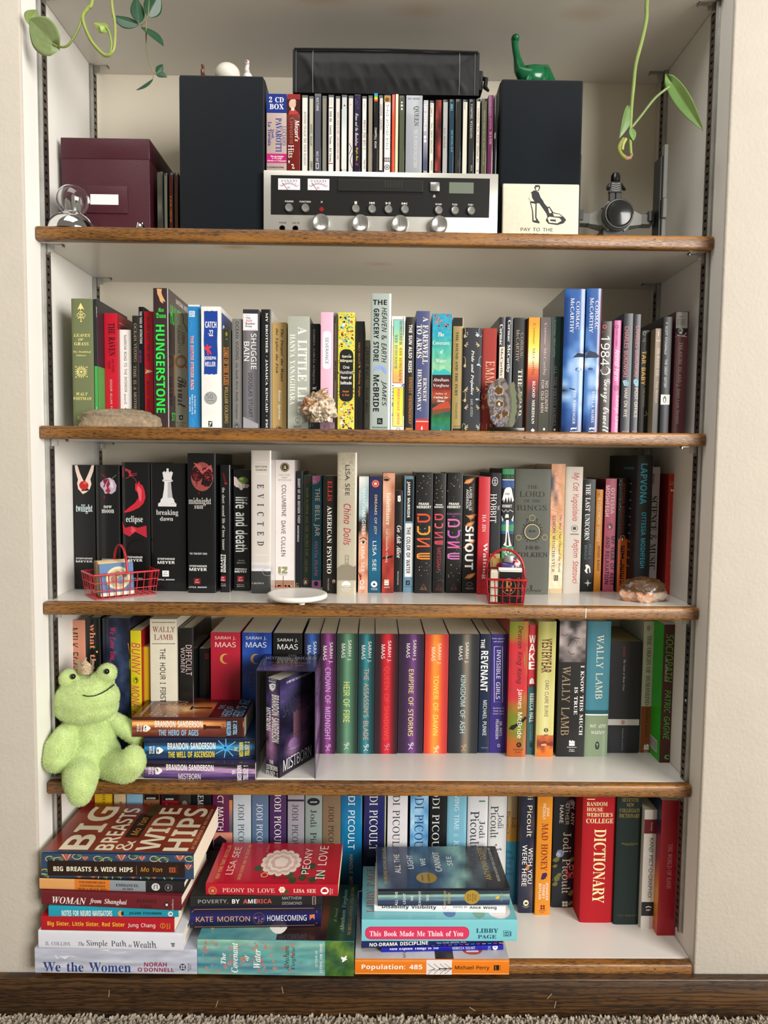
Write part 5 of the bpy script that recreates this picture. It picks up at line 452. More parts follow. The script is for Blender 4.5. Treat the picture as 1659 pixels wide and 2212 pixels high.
[4,U,[.8644,.1203,.4296],0,.0334,.2587,.154,483,h,m,"olive yellow hardcover with squeezed brown title over an orange street scene",0,1,[[I,S,[-14,410,326,2587],[[0,1,0],[1,2,1],[1,2,1],[2,3,2],[2,3,2],[2,3,2]],[484,485,483,486]],[I,S,[19,0,361,421],[[0,1,0,1],[2,1,1,2],[2,2,3,2],[3,2,3,4],[4,4,4,4]],[487,488,489,490,491]],[P,S,[[60,276],[164,313],[229,277],[334,292],[336,217],[61,226]],492],[P,S,[[103,248],[197,259],[209,220],[104,215]],493],[L,S,[[23,215],[357,196]],494,9],[T,S,[66,1619,259,2270],495,"YESTERYEAR",b,d],[T,S,[149,776,216,1475],496,"CARO CLAIRE BURKE",n,d],[E,S,[146,475,230,561],497],[T,S,[167,488,209,548],483,"S",b,h],[T,S,[155,414,229,440],497,"KNOPF",b,h]]],
[4,U,[.9041,.1221,.4296],0,.0531,.26,.14,16,p,s,"wide black paperback with a grey sleeping newborn photograph above tan letters",0,1,[[I,S,[-18,1820,495,2600],[[1,2,0,0,1,2],[2,3,1,0,2,3],[2,3,3,1,3,2],[2,2,4,2,3,3],[3,2,0,4,3,2],[3,2,4,2,3,2],[5,2,2,3,4,2],[4,5,2,3,2,1],[5,5,5,2,4,5],[6,5,5,4,5,1]],[16,498,499,500,183,501,502]],[L,S,[[31,2349],[94,2317],[156,2350]],502,9],[L,S,[[288,2509],[330,2495],[382,2517]],502,9],[L,S,[[163,2117],[202,2234],[284,2287],[389,2267]],502,14],[L,S,[[285,2234],[328,2203],[340,2161]],498,9],[L,S,[[337,2245],[374,2208],[388,2172]],498,9],[L,S,[[165,2032],[220,1969],[293,1980]],502,11],[T,S,[418,418,483,1758],5,"I KNOW THIS MUCH",S,d],[T,S,[309,816,374,1347],5,"IS TRUE",S,d],[T,S,[73,416,227,1745],503,"WALLY LAMB",s,d],[P,S,[[236,309],[257,324],[279,294],[299,324],[326,299],[342,310],[343,266],[238,266]],5],[R,S,[238,212,344,260],5],[T,S,[202,173,384,195],5,"ReganBooks",S,h],[T,S,[245,130,343,152],5,"Harper",S,h],[T,S,[238,100,348,121],5,"Collins",S,h]]],
[4,U,[.9579,.1244,.4296],0,.0439,.2592,.145,504,h,g,"hardcover with teal sky above a sage green panel and white lettering",0,1,[[I,S,[-21,897,425,2592],[[0],[1],[2]],[505,504,504]],[R,S,[-4,819,433,897],506],[R,S,[-3,793,435,819],5],[R,S,[-1,0,444,793],507],[T,S,[175,1112,306,2339],98,"WALLY LAMB",s,d],[T,S,[93,556,395,623],5,"we are",i,h],[T,S,[118,433,382,509],5,"water",i,h],[E,S,[202,137,283,288],508],[E,S,[220,206,263,258],507],[R,S,[237,167,249,217],507],[T,S,[202,139,283,152],508,"HARPER",n,h]]],
[4,U,[1.0057,.1411,.4296],0,.0612,.217,.13,3,p,s,"very thick black paperback with a white stripe near its foot",0,509,[[R,S,[3,546,614,664],84],[E,S,[264,565,329,648],510,.263],[E,S,[286,580,307,624],510],[T,S,[254,1872,297,2073],511,"DUMAS",n,d],[T,S,[259,1217,312,1829],45,"The Count of Monte Cristo",i,d],[T,S,[289,55,310,482],263,"PENGUIN CLASSICS",n,d]]],
[4,U,[1.0705,.1437,.4296],0,.0197,.2552,.13,512,p,s,"leaning book, cream above and rust brown below, with dark capitals",0,1,[[P,S,[[-13,908],[193,909],[194,-63],[-8,-64]],513],[T,S,[69,935,150,2279],17,"THE ORIGIN OF HUMANKIND",s,d],[T,S,[76,304,158,869],514,"Richard Leakey",s,d],[E,S,[60,2378,116,2481],515,.167],[E,S,[78,2412,99,2438],515],[P,S,[[79,135],[100,168],[126,146],[153,179],[174,146],[175,113],[80,113]],5],[R,S,[77,58,176,106],5],[T,S,[87,25,169,43],5,"Basic",S,h],[T,S,[93,-2,162,14],5,"Books",S,h],[r,K,[0,0,1,1],516]]],
[4,U,[1.0906,.0973,.4296],0,.0267,.2601,.135,517,p,s,"brown paperback with scrawled green capitals and a vivid green back cover",0,1,[[T,S,[38,1523,175,2425],518,"SOCIOPATH",o,d],[T,S,[34,1537,80,1966],519,"A MEMOIR",o,d],[T,S,[50,440,162,1380],518,"PATRIC GAGNE",o,d],[T,S,[91,68,174,149],520,"C",b,h],[r,K,[0,0,1,1],521],[r,K,[.1,.86,.45,.95],45],[r,K,[.12,.87,.135,.94],365],[r,K,[.16,.87,.175,.94],365],[r,K,[.2,.87,.215,.94],365],[r,K,[.24,.87,.255,.94],365],[r,K,[.28,.87,.295,.94],365],[r,K,[.32,.87,.335,.94],365],[r,K,[.36,.87,.375,.94],365],[r,K,[.4,.87,.415,.94],365]]],
[4,Y,[.3546,.0127,.4296],-1.59,.0298,.1922,.105,522,p,g,"lowest of the three paperbacks stacked beside the plush frog, purple spine",0,1,[[I,S,[-18,0,316,1914],[[0,1,2,1,3,2,4,4,5,6,6,0],[0,1,2,2,3,1,4,3,4,5,6,0],[1,0,1,2,1,4,3,4,5,5,6,0]],[523,524,525,526,527,528,19],.2],[T,S,[73,1805,208,1852],5,"TOR",b,h],[T,S,[74,1755,209,1798],5,"fantasy",b,h],[P,S,[[194,1731],[203,1677],[176,1634],[141,1611],[109,1635],[76,1678],[79,1736]],5],[D,S,[88,1677,187,1724],[523],10,6,13,2,1],[T,S,[154,722,261,1544],5,"BRANDON SANDERSON",b,d],[T,S,[3,950,98,1332],5,"MISTBORN",n,d],[T,S,[102,342,176,401],5,"THE",b,h],[T,S,[-1,236,263,313],5,"MISTBORN",b,h],[T,S,[9,120,259,207],5,"TRILOGY: 1",b,h]]],
[4,Y,[.351,.032,.4601],2.29,.0364,.1913,.105,529,p,g,"middle paperback stacked beside the plush frog, blue spine with a glowing star burst",0,1,[[I,S,[-4,0,355,1905],[[0,1,1,1,1,2,3,3,1,1,5,0],[0,1,1,1,2,2,4,4,2,1,5,5],[1,0,1,1,1,2,3,3,2,1,5,0]],[202,530,531,44,532,199],.15],[L,S,[[191,503],[139,282]],533,13],[L,S,[[191,503],[47,378]],533,13],[L,S,[[191,503],[23,534]],533,13],[L,S,[[191,503],[92,689]],533,13],[L,S,[[191,503],[220,732]],533,13],[L,S,[[191,503],[332,636]],533,13],[L,S,[[191,503],[361,505]],533,13],[L,S,[[191,503],[310,338]],533,13],[E,S,[137,453,245,553],534],[E,S,[184,497,224,536],535],[T,S,[104,1777,244,1823],5,"TOR",b,h],[T,S,[108,1724,247,1770],5,"fantasy",b,h],[P,S,[[215,1697],[226,1651],[198,1605],[166,1578],[134,1605],[103,1652],[111,1705]],5],[D,S,[119,1651,211,1693],[529],10,6,13,2,1],[T,S,[177,686,297,1509],5,"BRANDON SANDERSON",b,d],[T,S,[33,703,141,1499],536,"THE WELL OF ASCENSION",b,d],[T,S,[142,306,210,358],536,"THE",b,h],[T,S,[43,203,297,275],536,"MISTBORN",b,h],[T,S,[52,93,308,178],536,"TRILOGY: 2",b,h]]],
[4,Y,[.332,.0352,.4972],.55,.0347,.1955,.105,537,p,g,"top paperback stacked beside the plush frog, rust cover with a lone pillar in light",0,1,[[I,S,[-1,9,351,1953],[[0,1,1,2,2,1,2,3,4,4,3,7,0],[0,1,1,1,2,2,3,3,4,4,3,5,0],[1,0,1,1,1,1,2,3,3,3,2,5,0]],[517,538,144,60,539,540,492,541,542],.1],[T,S,[96,1826,230,1870],5,"TOR",b,h],[T,S,[96,1773,230,1818],5,"fantasy",b,h],[P,S,[[204,1753],[216,1705],[189,1655],[157,1628],[125,1656],[93,1706],[100,1764]],5],[D,S,[109,1706,200,1748],[517],10,6,13,2,1],[T,S,[174,731,290,1558],5,"BRANDON SANDERSON",b,d],[T,S,[26,802,130,1493],543,"THE HERO OF AGES",b,d],[R,S,[152,409,200,697],540],[R,S,[132,673,224,712],540],[T,S,[129,336,249,395],544,"THE",n,h],[R,S,[1,25,334,321],540],[T,S,[33,233,281,311],543,"MISTBORN",b,h],[T,S,[46,126,290,200],543,"TRILOGY: 3",b,h],[i,F,[0,0,1,1],[[1,0,0,1,7,7,1],[1,1,2,2,6,7,1],[1,2,3,4,6,7,6],[2,3,8,4,2,7,6],[2,2,3,3,3,6,5],[1,2,2,3,3,5,5],[1,1,2,2,5,7,5],[1,1,1,2,6,5,6]],[517,538,144,60,539,540,492,541,542],.1],[t,F,[.1,.13,.78,.25],545,"BRANDON",n,h],[t,F,[.03,.28,.9,.4],232,"SANDERSON",n,h],[t,F,[.1,.05,.85,.075],84,"#1 NEW YORK TIMES BESTSELLING AUTHOR",b,h],[r,F,[.44,.47,.5,.66],541],[r,F,[.38,.46,.56,.485],541],[r,F,[0,.68,1,1],541],[t,F,[.42,.72,.62,.77],546,"THE",n,h],[t,F,[.05,.78,.42,.87],546,"HERO",n,h],[t,F,[.46,.79,.55,.85],546,"OF",n,h],[t,F,[.05,.88,.95,.98],546,"HERO OF AGES",n,h]]],
[5,U,[-.0017,.135,.1296],0,.029,.2271,.135,267,p,s,"dark red spine nearest the bright wall, half hidden by the tall book stack",0,1,[[T,S,[89,1095,211,2042],5,"JODI PICOULT",s,d]]],
[5,U,[.0291,.135,.1296],0,.0321,.2273,.13,408,p,s,"yellow spine under the shelf edge behind the tall book stack",0,1,[[T,S,[151,1375,205,2204],547,"JODI PICOULT",s,d]]],
[5,U,[.0657,.135,.1296],0,.0219,.2275,.13,296,p,s,"cream spine with small lowercase title behind the tall book stack",0,1,[[T,S,[106,1376,166,2011],157,"picture perfect",S,d]]],
[5,U,[.0898,.135,.1296],0,.0302,.2277,.13,548,p,s,"pale blue spine behind the tall book stack",0,1,[]],
[5,U,[.1216,.135,.1296],0,.0297,.2278,.13,549,p,s,"mid brown spine behind the tall book stack",0,1,[[R,S,[14,2053,309,2278],219],[T,S,[57,2067,231,2099],5,"AUTHOR",b,h],[T,S,[91,1008,185,1984],5,"JODI PICOULT",s,d]]],
[5,U,[.1558,.135,.1296],0,.0324,.2281,.13,254,p,s,"crimson spine with a black cap behind the tall book stack",0,1,[[R,S,[12,2037,334,2281],16],[T,S,[78,2051,233,2085],5,"AUTHOR",b,h],[T,S,[79,987,213,1977],5,"JODI PICOULT",s,d]]],
[5,U,[.1893,.135,.1296],0,.0224,.2282,.13,104,p,s,"dark brown spine with a pale animal shape behind the tall book stack",0,1,[[P,S,[[41,1937],[75,2029],[120,2041],[157,1984],[175,1891],[130,1834],[97,1914]],309]]],
[5,U,[.2133,.135,.1296],0,.0372,.2284,.13,550,p,s,"black spine with white capitals at the corner of the tall book stack",0,1,[[T,S,[114,1523,225,2376],5,"SALEM FALLS",s,d]]],
[5,U,[.253,.135,.1296],0,.0378,.2296,.135,551,p,s,"plum spine over a sunset photograph, between black and white spines",0,1,[[T,S,[94,1457,205,2536],5,"PERFECT MATCH",n,d],[I,S,[1,864,378,1417],[[0],[1],[2],[3]],[552,553,554,179]],[P,S,[[23,1262],[134,1362],[262,1263],[261,1130],[22,1129]],528],[R,S,[317,1418,380,2297],555],[I,S,[316,1418,380,2056],[[0],[1],[2]],[556,557,15]]]],
[5,U,[.2922,.135,.1296],0,.0337,.2299,.13,159,p,s,"icy white spine with navy capitals, above the red flower book",0,1,[[T,S,[95,943,206,1981],558,"JODI PICOULT",s,d]]],
[5,U,[.3277,.135,.1296],0,.0314,.2301,.13,559,p,s,"steel blue spine above the red flower book",0,1,[[T,S,[90,945,207,1983],416,"JODI PICOULT",s,d]]],
[5,U,[.3617,.135,.1296],0,.0316,.2303,.13,560,p,s,"violet spine with white capitals above the red flower book",0,1,[[T,S,[91,1046,215,2182],5,"JODI PICOULT",s,d]]],
[5,U,[.3961,.135,.1296],0,.0315,.2305,.13,561,p,s,"silver grey spine with dark capitals above the red flower book",0,1,[[T,S,[84,948,199,1975],87,"JODI PICOULT",s,d],[R,S,[-3,2037,310,2074],3]]],
[5,U,[.4297,.135,.1296],0,.0321,.2307,.13,562,p,s,"grey green spine with a dark round seal above the red flower book",0,1,[[E,S,[36,1958,275,2107],563],[T,S,[92,2013,224,2039],5,"AUTHOR",b,h],[T,S,[99,828,218,1878],564,"Jodi Picoult",s,d]]],
[5,U,[.4629,.135,.1296],0,.0343,.2309,.13,565,p,s,"dull tan spine with dark capitals above the red flower book",0,1,[[T,S,[113,951,215,1946],78,"JODI PICOULT",s,d]]],
[5,U,[.4978,.135,.1296],0,.0405,.2311,.139,566,h,g,"broad teal blue spine with large white capitals and a small gold title",0,1,[[I,S,[-2,72,403,2311],[[0],[1],[2],[3],[4]],[567,568,566,569,570]],[T,S,[107,1093,265,2377],5,"JODI PICOULT",n,d],[T,S,[169,27,237,991],571,"HANDLE WITH CARE",n,d]]],
[5,U,[.5416,.135,.1296],0,.0428,.2304,.139,572,h,g,"indigo spine with white capitals beside the broad teal blue spine",0,1,[[I,S,[-4,420,423,2304],[[0],[1],[2],[3]],[573,572,574,575]],[T,S,[109,1075,262,2373],5,"JODI PICOULT",s,d],[R,S,[401,421,419,2305],576]]],
[5,U,[.5871,.135,.1296],0,.0383,.2306,.13,280,p,s,"white spine with near black capitals in the behind row",0,1,[[T,S,[99,1031,234,2398],3,"JODI PICOULT",s,d]]],
[5,U,[.6306,.135,.1296],0,.0347,.2309,.13,577,p,s,"sky blue marbled spine with navy capitals",0,1,[[I,S,[-6,424,341,2309],[[0,1,2],[1,2,0],[2,0,1],[0,1,3],[1,2,1],[0,1,0],[1,2,0]],[578,579,580,581],.15],[T,S,[85,846,254,2378],303,"JODI PICOULT",s,d]]],
[5,U,[.6678,.135,.1296],0,.0321,.2311,.13,19,p,s,"plain black spine with slim white capitals beside the marbled sky blue one",0,1,[[T,S,[50,847,185,2380],45,"JODI PICOULT",s,d]]],
[5,U,[.7012,.135,.1296],0,.0375,.2313,.139,582,h,g,"powder blue spine with white thin title and small mark",0,1,[[T,S,[138,1491,228,2405],583,"LEAVING TIME",n,d],[E,S,[132,1363,223,1409],583,.15],[T,S,[135,427,237,1281],584,"JODI PICOULT",s,d]]],
[5,U,[.7405,.135,.1296],0,.0389,.2315,.139,585,h,g,"white spine with lowercase name and a green tab",0,1,[[R,S,[215,2048,334,2073],586],[T,S,[229,1319,342,1668],3,"Jodi",s,d],[T,S,[57,1131,229,1864],3,"Picoult",s,d]]],
[5,U,[.7808,.135,.1296],0,.0355,.2317,.139,262,h,g,"white spine with lowercase name and small dark words, beside the two-tone one",0,1,[[T,S,[181,1518,296,1797],3,"Jodi",s,d],[T,S,[44,1332,193,1970],3,"Picoult",s,d],[T,S,[140,1175,176,1215],587,"a",S,h],[T,S,[69,1075,273,1138],587,"spark",S,h],[T,S,[144,993,207,1040],587,"of",S,h]]],
[5,U,[.817,.135,.1296],0,.0194,.2319,.139,588,h,g,"two-tone spine, gold above and ocean blue below, with stacked lowercase words",0,1,[[I,S,[-19,1263,193,2319],[[0],[1],[2],[3]],[162,589,590,591]],[I,S,[-10,-64,206,1263],[[0],[1],[2],[3]],[592,588,593,594]],[T,S,[84,1527,165,1752],595,"Jodi",s,d],[T,S,[-22,1414,57,1868],595,"Picoult",s,d],[T,S,[-7,1027,116,1093],596,"the",s,h],[T,S,[-22,910,150,985],596,"book",s,h],[T,S,[8,802,98,873],596,"of",s,h],[T,S,[-8,690,119,760],596,"two",s,h],[T,S,[-14,572,149,648],596,"ways",s,h]]],
[5,U,[.8367,.1089,.1296],0,.0301,.2423,.15,397,h,g,"navy hardcover with gold and white lettering and a small feather",0,1,[[I,S,[-32,0,299,2423],[[0,1,0],[1,0,1],[0,1,2],[1,0,1],[0,0,2],[0,1,1],[1,2,0],[0,1,2],[0,0,1]],[397,419,554]],[T,S,[103,1501,224,2572],597,"Jodi Picoult",n,d],[T,S,[165,583,247,1280],5,"WISH YOU",n,d],[T,S,[53,532,140,1338],5,"WERE HERE",n,d],[P,S,[[156,974],[194,924],[181,860],[135,835],[117,885]],598],[E,S,[93,145,195,261],599],[R,S,[120,178,173,216],397],[T,S,[80,129,209,145],600,"BALLANTINE",n,h],[T,S,[112,104,180,119],600,"BOOKS",n,h]]],
[5,U,[.8671,.1032,.1296],0,.0283,.2451,.13,601,p,s,"honey orange paperback with red brown title and a purple drop",0,1,[[T,S,[166,1931,221,2100],5,"JODI",n,d],[T,S,[100,1869,154,2171],5,"PICOULT",n,d],[T,S,[90,870,211,1794],602,"MAD HONEY",S,d],[P,S,[[96,706],[123,819],[195,837],[220,795],[186,719],[138,694]],603],[T,S,[188,291,244,644],5,"JENNIFER",n,d],[T,S,[130,324,181,593],5,"FINNEY",n,d],[T,S,[61,316,112,618],5,"BOYLAN",n,d],[E,S,[103,154,142,200],604],[E,S,[104,106,143,152],604],[E,S,[149,154,188,200],604],[E,S,[151,106,190,152],604],[R,S,[76,81,210,88],604],[T,S,[109,45,179,61],604,"BOOKS",n,h]]],
[5,U,[.904,.1266,.1296],0,.0415,.2344,.147,563,h,g,"dark teal black hardcover with roses and green leaves on the spine",0,1,[[E,S,[235,650,423,844],605],[E,S,[322,742,431,855],606],[E,S,[243,578,371,711],607],[E,S,[334,584,453,707],608],[E,S,[72,1002,220,1155],609],[E,S,[66,1007,154,1098],610],[E,S,[220,1957,387,2128],611],[E,S,[290,2043,388,2144],612],[P,S,[[-2,541],[60,623],[159,634],[142,547],[73,511]],613],[P,S,[[38,552],[86,603],[135,613],[97,552]],614],[P,S,[[63,623],[113,689],[192,698],[178,628],[123,599]],613],[P,S,[[95,632],[133,673],[172,681],[142,632]],614],[P,S,[[3,446],[46,504],[115,511],[103,450],[55,425]],613],[P,S,[[30,454],[64,490],[98,497],[72,454]],614],[P,S,[[303,260],[365,343],[464,353],[447,266],[378,230]],613],[P,S,[[343,271],[391,322],[440,333],[402,271]],614],[P,S,[[302,931],[351,997],[430,1005],[416,936],[362,907]],613],[P,S,[[333,939],[371,980],[411,989],[380,940]],614],[P,S,[[-3,927],[52,1001],[141,1010],[125,932],[64,900]],613],[P,S,[[32,936],[75,982],[119,992],[85,937]],614],[P,S,[[2,807],[39,856],[98,863],[88,811],[47,789]],613],[P,S,[[25,813],[54,844],[84,850],[61,813]],614],[P,S,[[302,60],[352,126],[431,134],[417,64],[362,35]],613],[P,S,[[334,68],[372,109],[411,118],[381,68]],614],[T,S,[331,1638,395,2093],5,"BY ANY",n,d],[T,S,[223,1650,296,2067],5,"OTHER",n,d],[T,S,[112,1680,183,2034],5,"NAME",n,d],[T,S,[191,286,349,1498],5,"Jodi Picoult",s,d],[E,S,[206,75,261,132],5],[E,S,[208,18,262,75],5],[E,S,[261,75,315,132],5],[E,S,[262,19,317,75],5],[T,S,[185,-38,339,-18],5,"BALLANTINE",n,h],[T,S,[218,-77,303,-59],5,"BOOKS",n,h]]],
[5,U,[.9459,.0809,.1296],0,.0611,.256,.17,615,h,c,"very thick red clothbound dictionary with cream lettering",0,1,[[T,S,[67,2244,449,2320],616,"RANDOM",S,h],[T,S,[70,2141,369,2215],616,"HOUSE",S,h],[T,S,[69,2037,551,2115],616,"WEBSTER’S",S,h],[T,S,[65,1915,567,2005],616,"COLLEGE",S,h],[T,S,[220,386,445,1804],616,"DICTIONARY",S,d],[L,S,[[71,2370],[214,2370]],616,17]]],
[5,U,[1.0075,.0756,.1296],0,.0461,.2588,.17,617,h,c,"dark bottle green clothbound dictionary with faded gilt lettering",0,1,[[T,S,[82,2351,385,2424],618,"SEVENTH",S,h],[T,S,[164,2259,306,2327],618,"NEW",S,h],[T,S,[42,2152,425,2225],618,"COLLEGIATE",S,h],[T,S,[40,2050,424,2125],618,"DICTIONARY",S,h],[T,S,[94,1542,410,1579],618,"Merriam-Webster",i,h],[R,S,[154,1527,332,1532],618],[T,S,[69,161,452,199],619,"G. & C. MERRIAM CO.",s,h]]],
[5,U,[1.0539,.0643,.1296],0,.0227,.2258,.13,84,p,s,"white paperback with a dark red upper band and a black lower band",0,1,[[R,S,[-58,1811,224,2077],620],[R,S,[-25,246,259,512],16],[T,S,[112,1860,149,2017],621,"Rowley",n,d],[T,S,[93,585,178,1726],3,"KANJI PICT·O·GRAPHIX",n,d],[L,S,[[80,408],[127,428],[187,409]],5,17],[T,S,[89,345,170,374],5,"SBP",b,h]]],
[5,U,[1.077,.045,.1296],0,.0316,.2522,.19,622,p,s,"large crimson softcover whose back cover shades from navy through red to orange",0,623,[[T,S,[137,891,216,1724],624,"THE WORLD OF KANJI",s,d],[i,K,[0,0,1,1],[[0,1],[0,0],[2,0],[2,2],[3,2],[4,3],[4,4],[3,3]],[194,202,625,626,627],.1]]],
[5,Y,[.2698,-.0571,.1296],-.56,.0427,.2686,.155,628,h,g,"pale lavender hardcover at the bottom of the tall stack, with navy and maroon lettering",0,1,[[I,S,[-13,-1,440,2682],[[0,1,2,0,1,0,0,0,0],[1,2,0,1,2,0,1,0,0],[2,1,0,1,0,0,0,0,0]],[628,629,158],.12],[P,S,[[298,2354],[360,2237],[341,2140],[281,1996],[290,2122],[239,2181],[279,2258],[248,2317]],630],[P,S,[[407,1635],[419,1442],[375,1161],[349,1326],[388,1461]],630],[T,S,[23,1096,192,2552],631,"We the Women",S,d],[T,S,[128,502,203,877],632,"NORAH",b,d],[T,S,[38,382,111,984],632,"O’DONNELL",b,d],[E,S,[69,186,183,291],179],[E,S,[128,240,164,275],628],[E,S,[87,240,124,275],628],[E,S,[128,201,165,236],628],[E,S,[88,201,124,236],628],[T,S,[56,129,198,153],87,"BALLANTINE",n,h],[T,S,[85,98,174,118],87,"BOOKS",n,h]]],
[5,Y,[.2479,-.0611,.173],-1.66,.0301,.2403,.15,630,h,m,"white hardcover with slate serif title, second up in the tall stack",0,1,[[T,S,[48,1874,109,2288],633,"JL COLLINS",s,d],[T,S,[49,1634,118,1741],634,"The",i,d],[T,S,[27,932,158,1599],635,"Simple Path",s,d],[T,S,[46,849,97,900],634,"to",i,d],[T,S,[38,436,159,829],635,"Wealth",s,d],[L,S,[[129,199],[126,135]],19,14],[L,S,[[105,191],[102,139]],19,14],[L,S,[[81,184],[77,143]],19,14]]],
[5,Y,[.2331,-.059,.2038],-1.26,.0238,.2204,.135,636,p,s,"bright red paperback with yellow and white title in the tall stack",0,1,[[T,S,[60,817,155,2099],637,"Big Sister, Little Sister, Red Sister",b,d],[T,S,[59,313,147,765],5,"Jung Chang",n,d],[E,S,[65,146,154,232],637,.136],[L,S,[[138,189],[81,189]],637,7],[T,S,[50,104,155,131],637,"Anchor",n,h],[T,S,[59,65,152,88],637,"Books",n,h]]],
[5,Y,[.2395,-.057,.2284],-.17,.0177,.2131,.13,638,p,s,"thin turquoise paperback in the tall stack",0,1,[[T,S,[12,1088,108,1915],5,"NOTES FOR NEURO NAVIGATORS",b,d],[E,S,[9,895,109,992],356],[E,S,[19,895,99,942],639],[T,S,[31,279,86,809],640,"JOLENE STOCKMAN",b,d],[E,S,[11,86,100,171],460],[D,S,[30,96,80,154],[638],5,9,18,3,1]]],
[5,Y,[.2471,-.0683,.2467],-3.86,.0238,.2342,.15,641,h,m,"maroon hardcover with slanted white title in the tall stack",0,1,[[T,S,[30,1583,147,2157],476,"WOMAN",k,d],[T,S,[41,904,145,1530],476,"from Shanghai",k,d],[T,S,[106,404,168,752],642,"XIANHUI",i,d],[T,S,[18,483,74,683],642,"YANG",i,d],[E,S,[49,194,136,280],16],[R,S,[71,217,110,256],84],[T,S,[3,124,193,155],84,"Pantheon",s,h]]],
[5,Y,[.2496,-.0597,.2713],-2.48,.0185,.2408,.14,16,h,m,"colour-blocked spine of tan, orange, grey and black, second from top of the tall stack",0,1,[[R,S,[1,1817,206,2410],356],[R,S,[-17,1230,212,1817],643],[R,S,[-15,633,218,1230],387],[T,S,[120,1304,156,1738],644,"UNCOMFORTABLE",S,d],[T,S,[57,1308,96,1729],644,"CONVERSATIONS",S,d],[T,S,[7,1286,39,1764],644,"WITH A BLACK MAN",S,d],[T,S,[81,746,129,1128],16,"EMMANUEL",S,d],[T,S,[25,844,61,1026],16,"ACHO",S,d],[E,S,[28,396,156,536],262],[L,S,[[55,493],[125,489],[116,466],[132,442],[57,439]],16,13],[E,S,[26,205,146,314],645,.133],[P,S,[[132,259],[83,240],[52,260],[81,279]],645],[T,S,[34,186,140,205],645,"FLATIRON",n,h]]],
